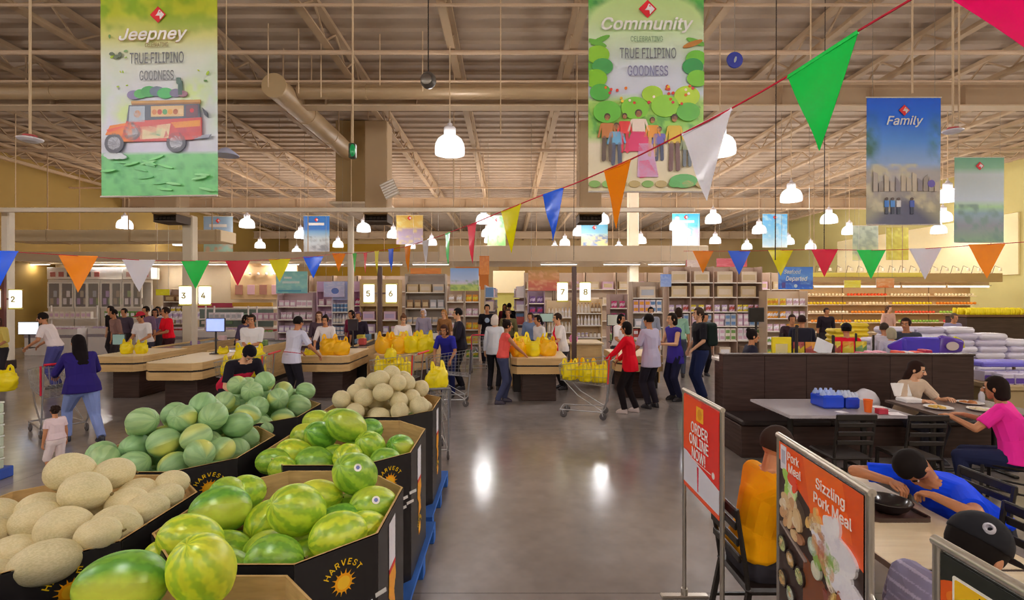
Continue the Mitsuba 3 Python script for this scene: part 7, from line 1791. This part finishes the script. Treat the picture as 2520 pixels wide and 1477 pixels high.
person('person in black trousers near the blue screen', -6.75, 12.6, 100, 1.58, 'f', 'b', '#4a3f58', '#1f1c26', hair='#1c1413', hs='bob', lean=16, detail=0)
# ---- centre
person('woman with brown hair standing behind the pale shirted cashier', -4.6, 12.2, 165, 1.66, 'f', 'c', '#4a3a44', '#2a2a3c', hair='#4a2a20', hs='long', detail=1)
person('cashier in white behind the orange lit bags', -4.2, 11.6, 175, 1.60, 'f', 'b', '#f2ecf0', '#2c2a30', hair='#1c1413', hs='bun', lean=14, hl=(-.15, .34, .95), hr=(.2, .34, .95), detail=1)
person('woman in a dark red top by the pink display', -4.30, 13.9, 200, 1.64, 'f', 'b', '#7a2a44', '#2a2428', hair='#1c1413', hs='bob', detail=1)
person('person in a black top right of the woman in dark red', -3.95, 13.3, 180, 1.62, 'm', 'b', '#2a2230', '#2a2428', hair='#6a4f6a', hs='short', detail=0)
person('cashier with a brown bun behind the yellow bags', -2.55, 12.0, 150, 1.60, 'f', 'c', '#efe9ec', '#2c2a30', hair='#5a3a28', hs='bun', lean=12, head=(10, 20), detail=1)
person('person with white hair in a grey patterned top behind the yellow bags', -2.48, 14.8, 190, 1.66, 'f', 'c', '#a9a0b8', '#4a4a58', hair='#d8d0e0', hs='bob', detail=1)
person('woman with blonde brown hair beside the man in the black suit', -1.80, 14.4, 200, 1.64, 'f', 'c', '#8a5f3a', '#3a3438', hair='#a5713a', hs='long', detail=1)
person('woman in a royal blue top bending over the cart with the child seat', -1.22, 10.15, 190, 1.58, 'f', 'b', '#2a2a8a', '#1f2450', hair='#3a2018', hs='bob', lean=34, pelvis=(0, -.08, .91), hl=(-.18, .4, .85), hr=(.18, .4, .85), sleeve_f=.4, detail=1)
person('man in a black jacket and trousers standing at the aisle', -1.05, 11.0, 255, 1.76, 'm', 'c', '#1f1c26', '#1a1820', hair='#15100f', hs='short', lean=4, hl=(-.2, .28, .95), hr=(.22, .2, .9), sleeve_f=.95, fat=1.1, hem=.06)
person('man in a black shirt with a pale print at the aisle opening', -.62, 15.0, 180, 1.78, 'm', 'b', '#16141a', '#1d1b24', hair='#15100f', hs='short', detail=1, sleeve_f=.42, extras=[('shirt_print', lambda c: ellm(c['chest'] + c['fw'] * .112, c['Rc'], (.075, .018, .08), 12), CLOTH, '#a9bcd8')])
person('person in a dark red top far down the aisle opening', -.12, 19.5, 185, 1.72, 'f', 'b', '#8f3a44', '#2a2428', hair='#1c1413', hs='long', detail=0)
person('person in a black top far down the aisle opening, right one', .03, 18.6, 10, 1.76, 'm', 'b', '#1a171b', '#2a2428', hair='#15100f', hs='short', detail=0)
person('person in an olive green top behind the woman in coral', .02, 13.9, 190, 1.68, 'm', 'b', '#5f5638', '#2a2428', hair='#4a3528', hs='short', detail=1)
person('person in a white jacket left of the woman in coral', -.30, 10.9, 15, 1.62, 'f', 'c', '#d8dce6', '#1d1c22', hair='#d8ccc4', hs='bob', lean=5, sleeve_f=.95, hem=.1, detail=1, legs='long')
person('woman in a coral tank top and patterned leggings at the centre', -.10, 9.55, 78, 1.58, 'f', 'b', '#f0605a', '#3a3f5c', hair='#1d1512', hs='bun', lean=8, hl=(-.15, .42, 1.05), hr=(.12, .44, 1.0), sleeves=False, fat=1.02, feet=[(-.09, .08, 0), (.10, -.10, 0)], shoes='#3a3444')
person('dark haired cashier behind the yellow bags at the centre', .80, 11.65, 240, 1.60, 'f', 'b', '#f0ecf0', '#2c2a30', hair='#120d0c', hs='pony', lean=12, detail=1)
person('cashier in white with a red apron strap at the centre', 1.20, 11.0, 255, 1.66, 'm', 'c', '#f2eef0', '#2c2a30', hair='#2a1c16', hs='short', lean=10, hl=(-.1, .38, 1.0), hr=(.12, .36, .98), sleeve_f=.42, hem=.06, extras=[('red_apron', x_sash, CLOTH, '#d81f3c')])
person('person in blue grey behind the centre cashiers', .62, 13.2, 200, 1.60, 'm', 'b', '#6a7a9a', '#2a2428', hair='#2a1c16', hs='short', detail=0)
person('cashier in a white shirt left of the woman in red', 2.55, 11.65, 140, 1.62, 'f', 'b', '#eeeaf0', '#2c2a30', hair='#120d0c', hs='bob', lean=10, hl=(-.1, .38, 1.0), hr=(.2, .36, .98), sleeve_f=.42)
person('woman in a red cardigan and black trousers seen from behind', 2.14, 8.75, 300, 1.58, 'f', 'b', '#d01226', '#1b1518', hair='#120d0c', hs='bob', lean=6, hl=(-.22, .40, .98), hr=(.2, .30, .95), sleeve_f=.96, hem=.12, fat=1.05, feet=[(-.12, .1, 0), (.10, -.06, 0)], shoes='#c9b8b4')
person('man in a long lilac shirt right behind the woman in red', 2.62, 9.15, 325, 1.70, 'm', 'b', '#c4bcd8', '#26222c', hair='#15100f', hs='short', lean=4, hl=(-.2, .3, .98), hr=(.22, .18, .9), sleeve_f=.45, hem=.16, fat=1.08)
person('person with a pale face mask behind the man in lilac', 4.05, 14.2, 190, 1.72, 'm', 'c', '#9aa0b4', '#2a2a38', hair='#15100f', hs='short', detail=1, extras=[('face_mask', x_mask, CLOTH, '#d8d4dc')])
person('woman in a purple top holding a cup left of the man with the backpack', 3.28, 9.8, 252, 1.70, 'f', 'c', '#3a2f8a', '#1f2038', hair='#1d1512', hs='bob', lean=6, hl=(-.1, .36, 1.12), hr=(.14, .34, 1.10), sleeves=False, hem=.18, fat=1.02)
person('tall man in a black shirt and jeans with a backpack', 3.80, 9.85, 268, 1.80, 'm', 'c', '#1d1c22', '#232c50', hair='#3a2a22', hs='short', lean=3, hl=(-.2, .24, .95), hr=(.22, .14, .92), sleeve_f=.45, fat=1.08, extras=[('backpack', x_backpack, CLOTH, '#1f2a28')])
person('person in pale green behind the man with the backpack', 4.3, 12.6, 20, 1.74, 'f', 'b', '#8fb8a4', '#3a3f4c', hair='#2a1c16', hs='bob', detail=0)
person('woman in a grey top far behind the seated dark haired woman', 5.0, 12.8, 170, 1.60, 'f', 'b', '#6a5a58', '#15131a', hair='#1c1413', hs='long', detail=0)
# ---- right, behind the partition
person('woman with piled dark hair in a dark top seen over the partition', 3.72, 7.75, 100, 1.52, 'f', 'b', '#252434', '#1d1b24', hair='#1a1213', hs='bun', lean=6, detail=1, sleeve_f=.42, fat=1.08)
person('person in a dark coat left of the yellow snack racks', 6.35, 11.2, 200, 1.62, 'm', 'b', '#3a2a30', '#2a2428', hair='#2a1c18', hs='short', detail=0)
person('person in black with a backpack in front of the snack racks', 6.0, 10.2, 30, 1.64, 'm', 'b', '#22212e', '#22202a', hair='#2a1a18', hs='short', detail=1, extras=[('backpack', x_backpack, CLOTH, '#23222c')])
person('person in a dark top far left of the produce shelves', 9.9, 15.6, 190, 1.66, 'm', 'b', '#241c24', '#2a2428', hair='#2a1a18', hs='short', detail=0)
person('person in bright red with a black cap behind the partition', 5.95, 8.75, 20, 1.55, 'm', 'b', '#d01830', '#2a1c24', hair='#15100f', hs='cap', detail=1, extras=[('black_cap', x_cap, CLOTH, '#17131a')])
person('person with dark hair left of the grey haired one', 7.18, 9.5, 20, 1.52, 'm', 'b', '#d8d4e0', '#2a2428', hair='#3a2f28', hs='short', detail=1)
person('person with grey hair behind the partition', 6.95, 9.02, 15, 1.46, 'f', 'c', '#d0cce0', '#2a2428', hair='#a9a084', hs='bob', detail=1)
person('man in a dark grey shirt right of the grey haired person', 7.40, 9.25, 235, 1.63, 'm', 'b', '#3a3c48', '#2a2428', hair='#241612', hs='short', detail=1)
person('person in a tan top far back in front of the produce shelves', 13.2, 17.4, 180, 1.70, 'f', 'c', '#c9a090', '#3a3438', hair='#4a3428', hs='long', detail=0)
person('person in a grey jacket bending behind the white sacks', 11.4, 12.9, 180, 1.60, 'm', 'b', '#8a84a0', '#3a3438', hair='#5a4a3a', hs='short', lean=12, detail=0)
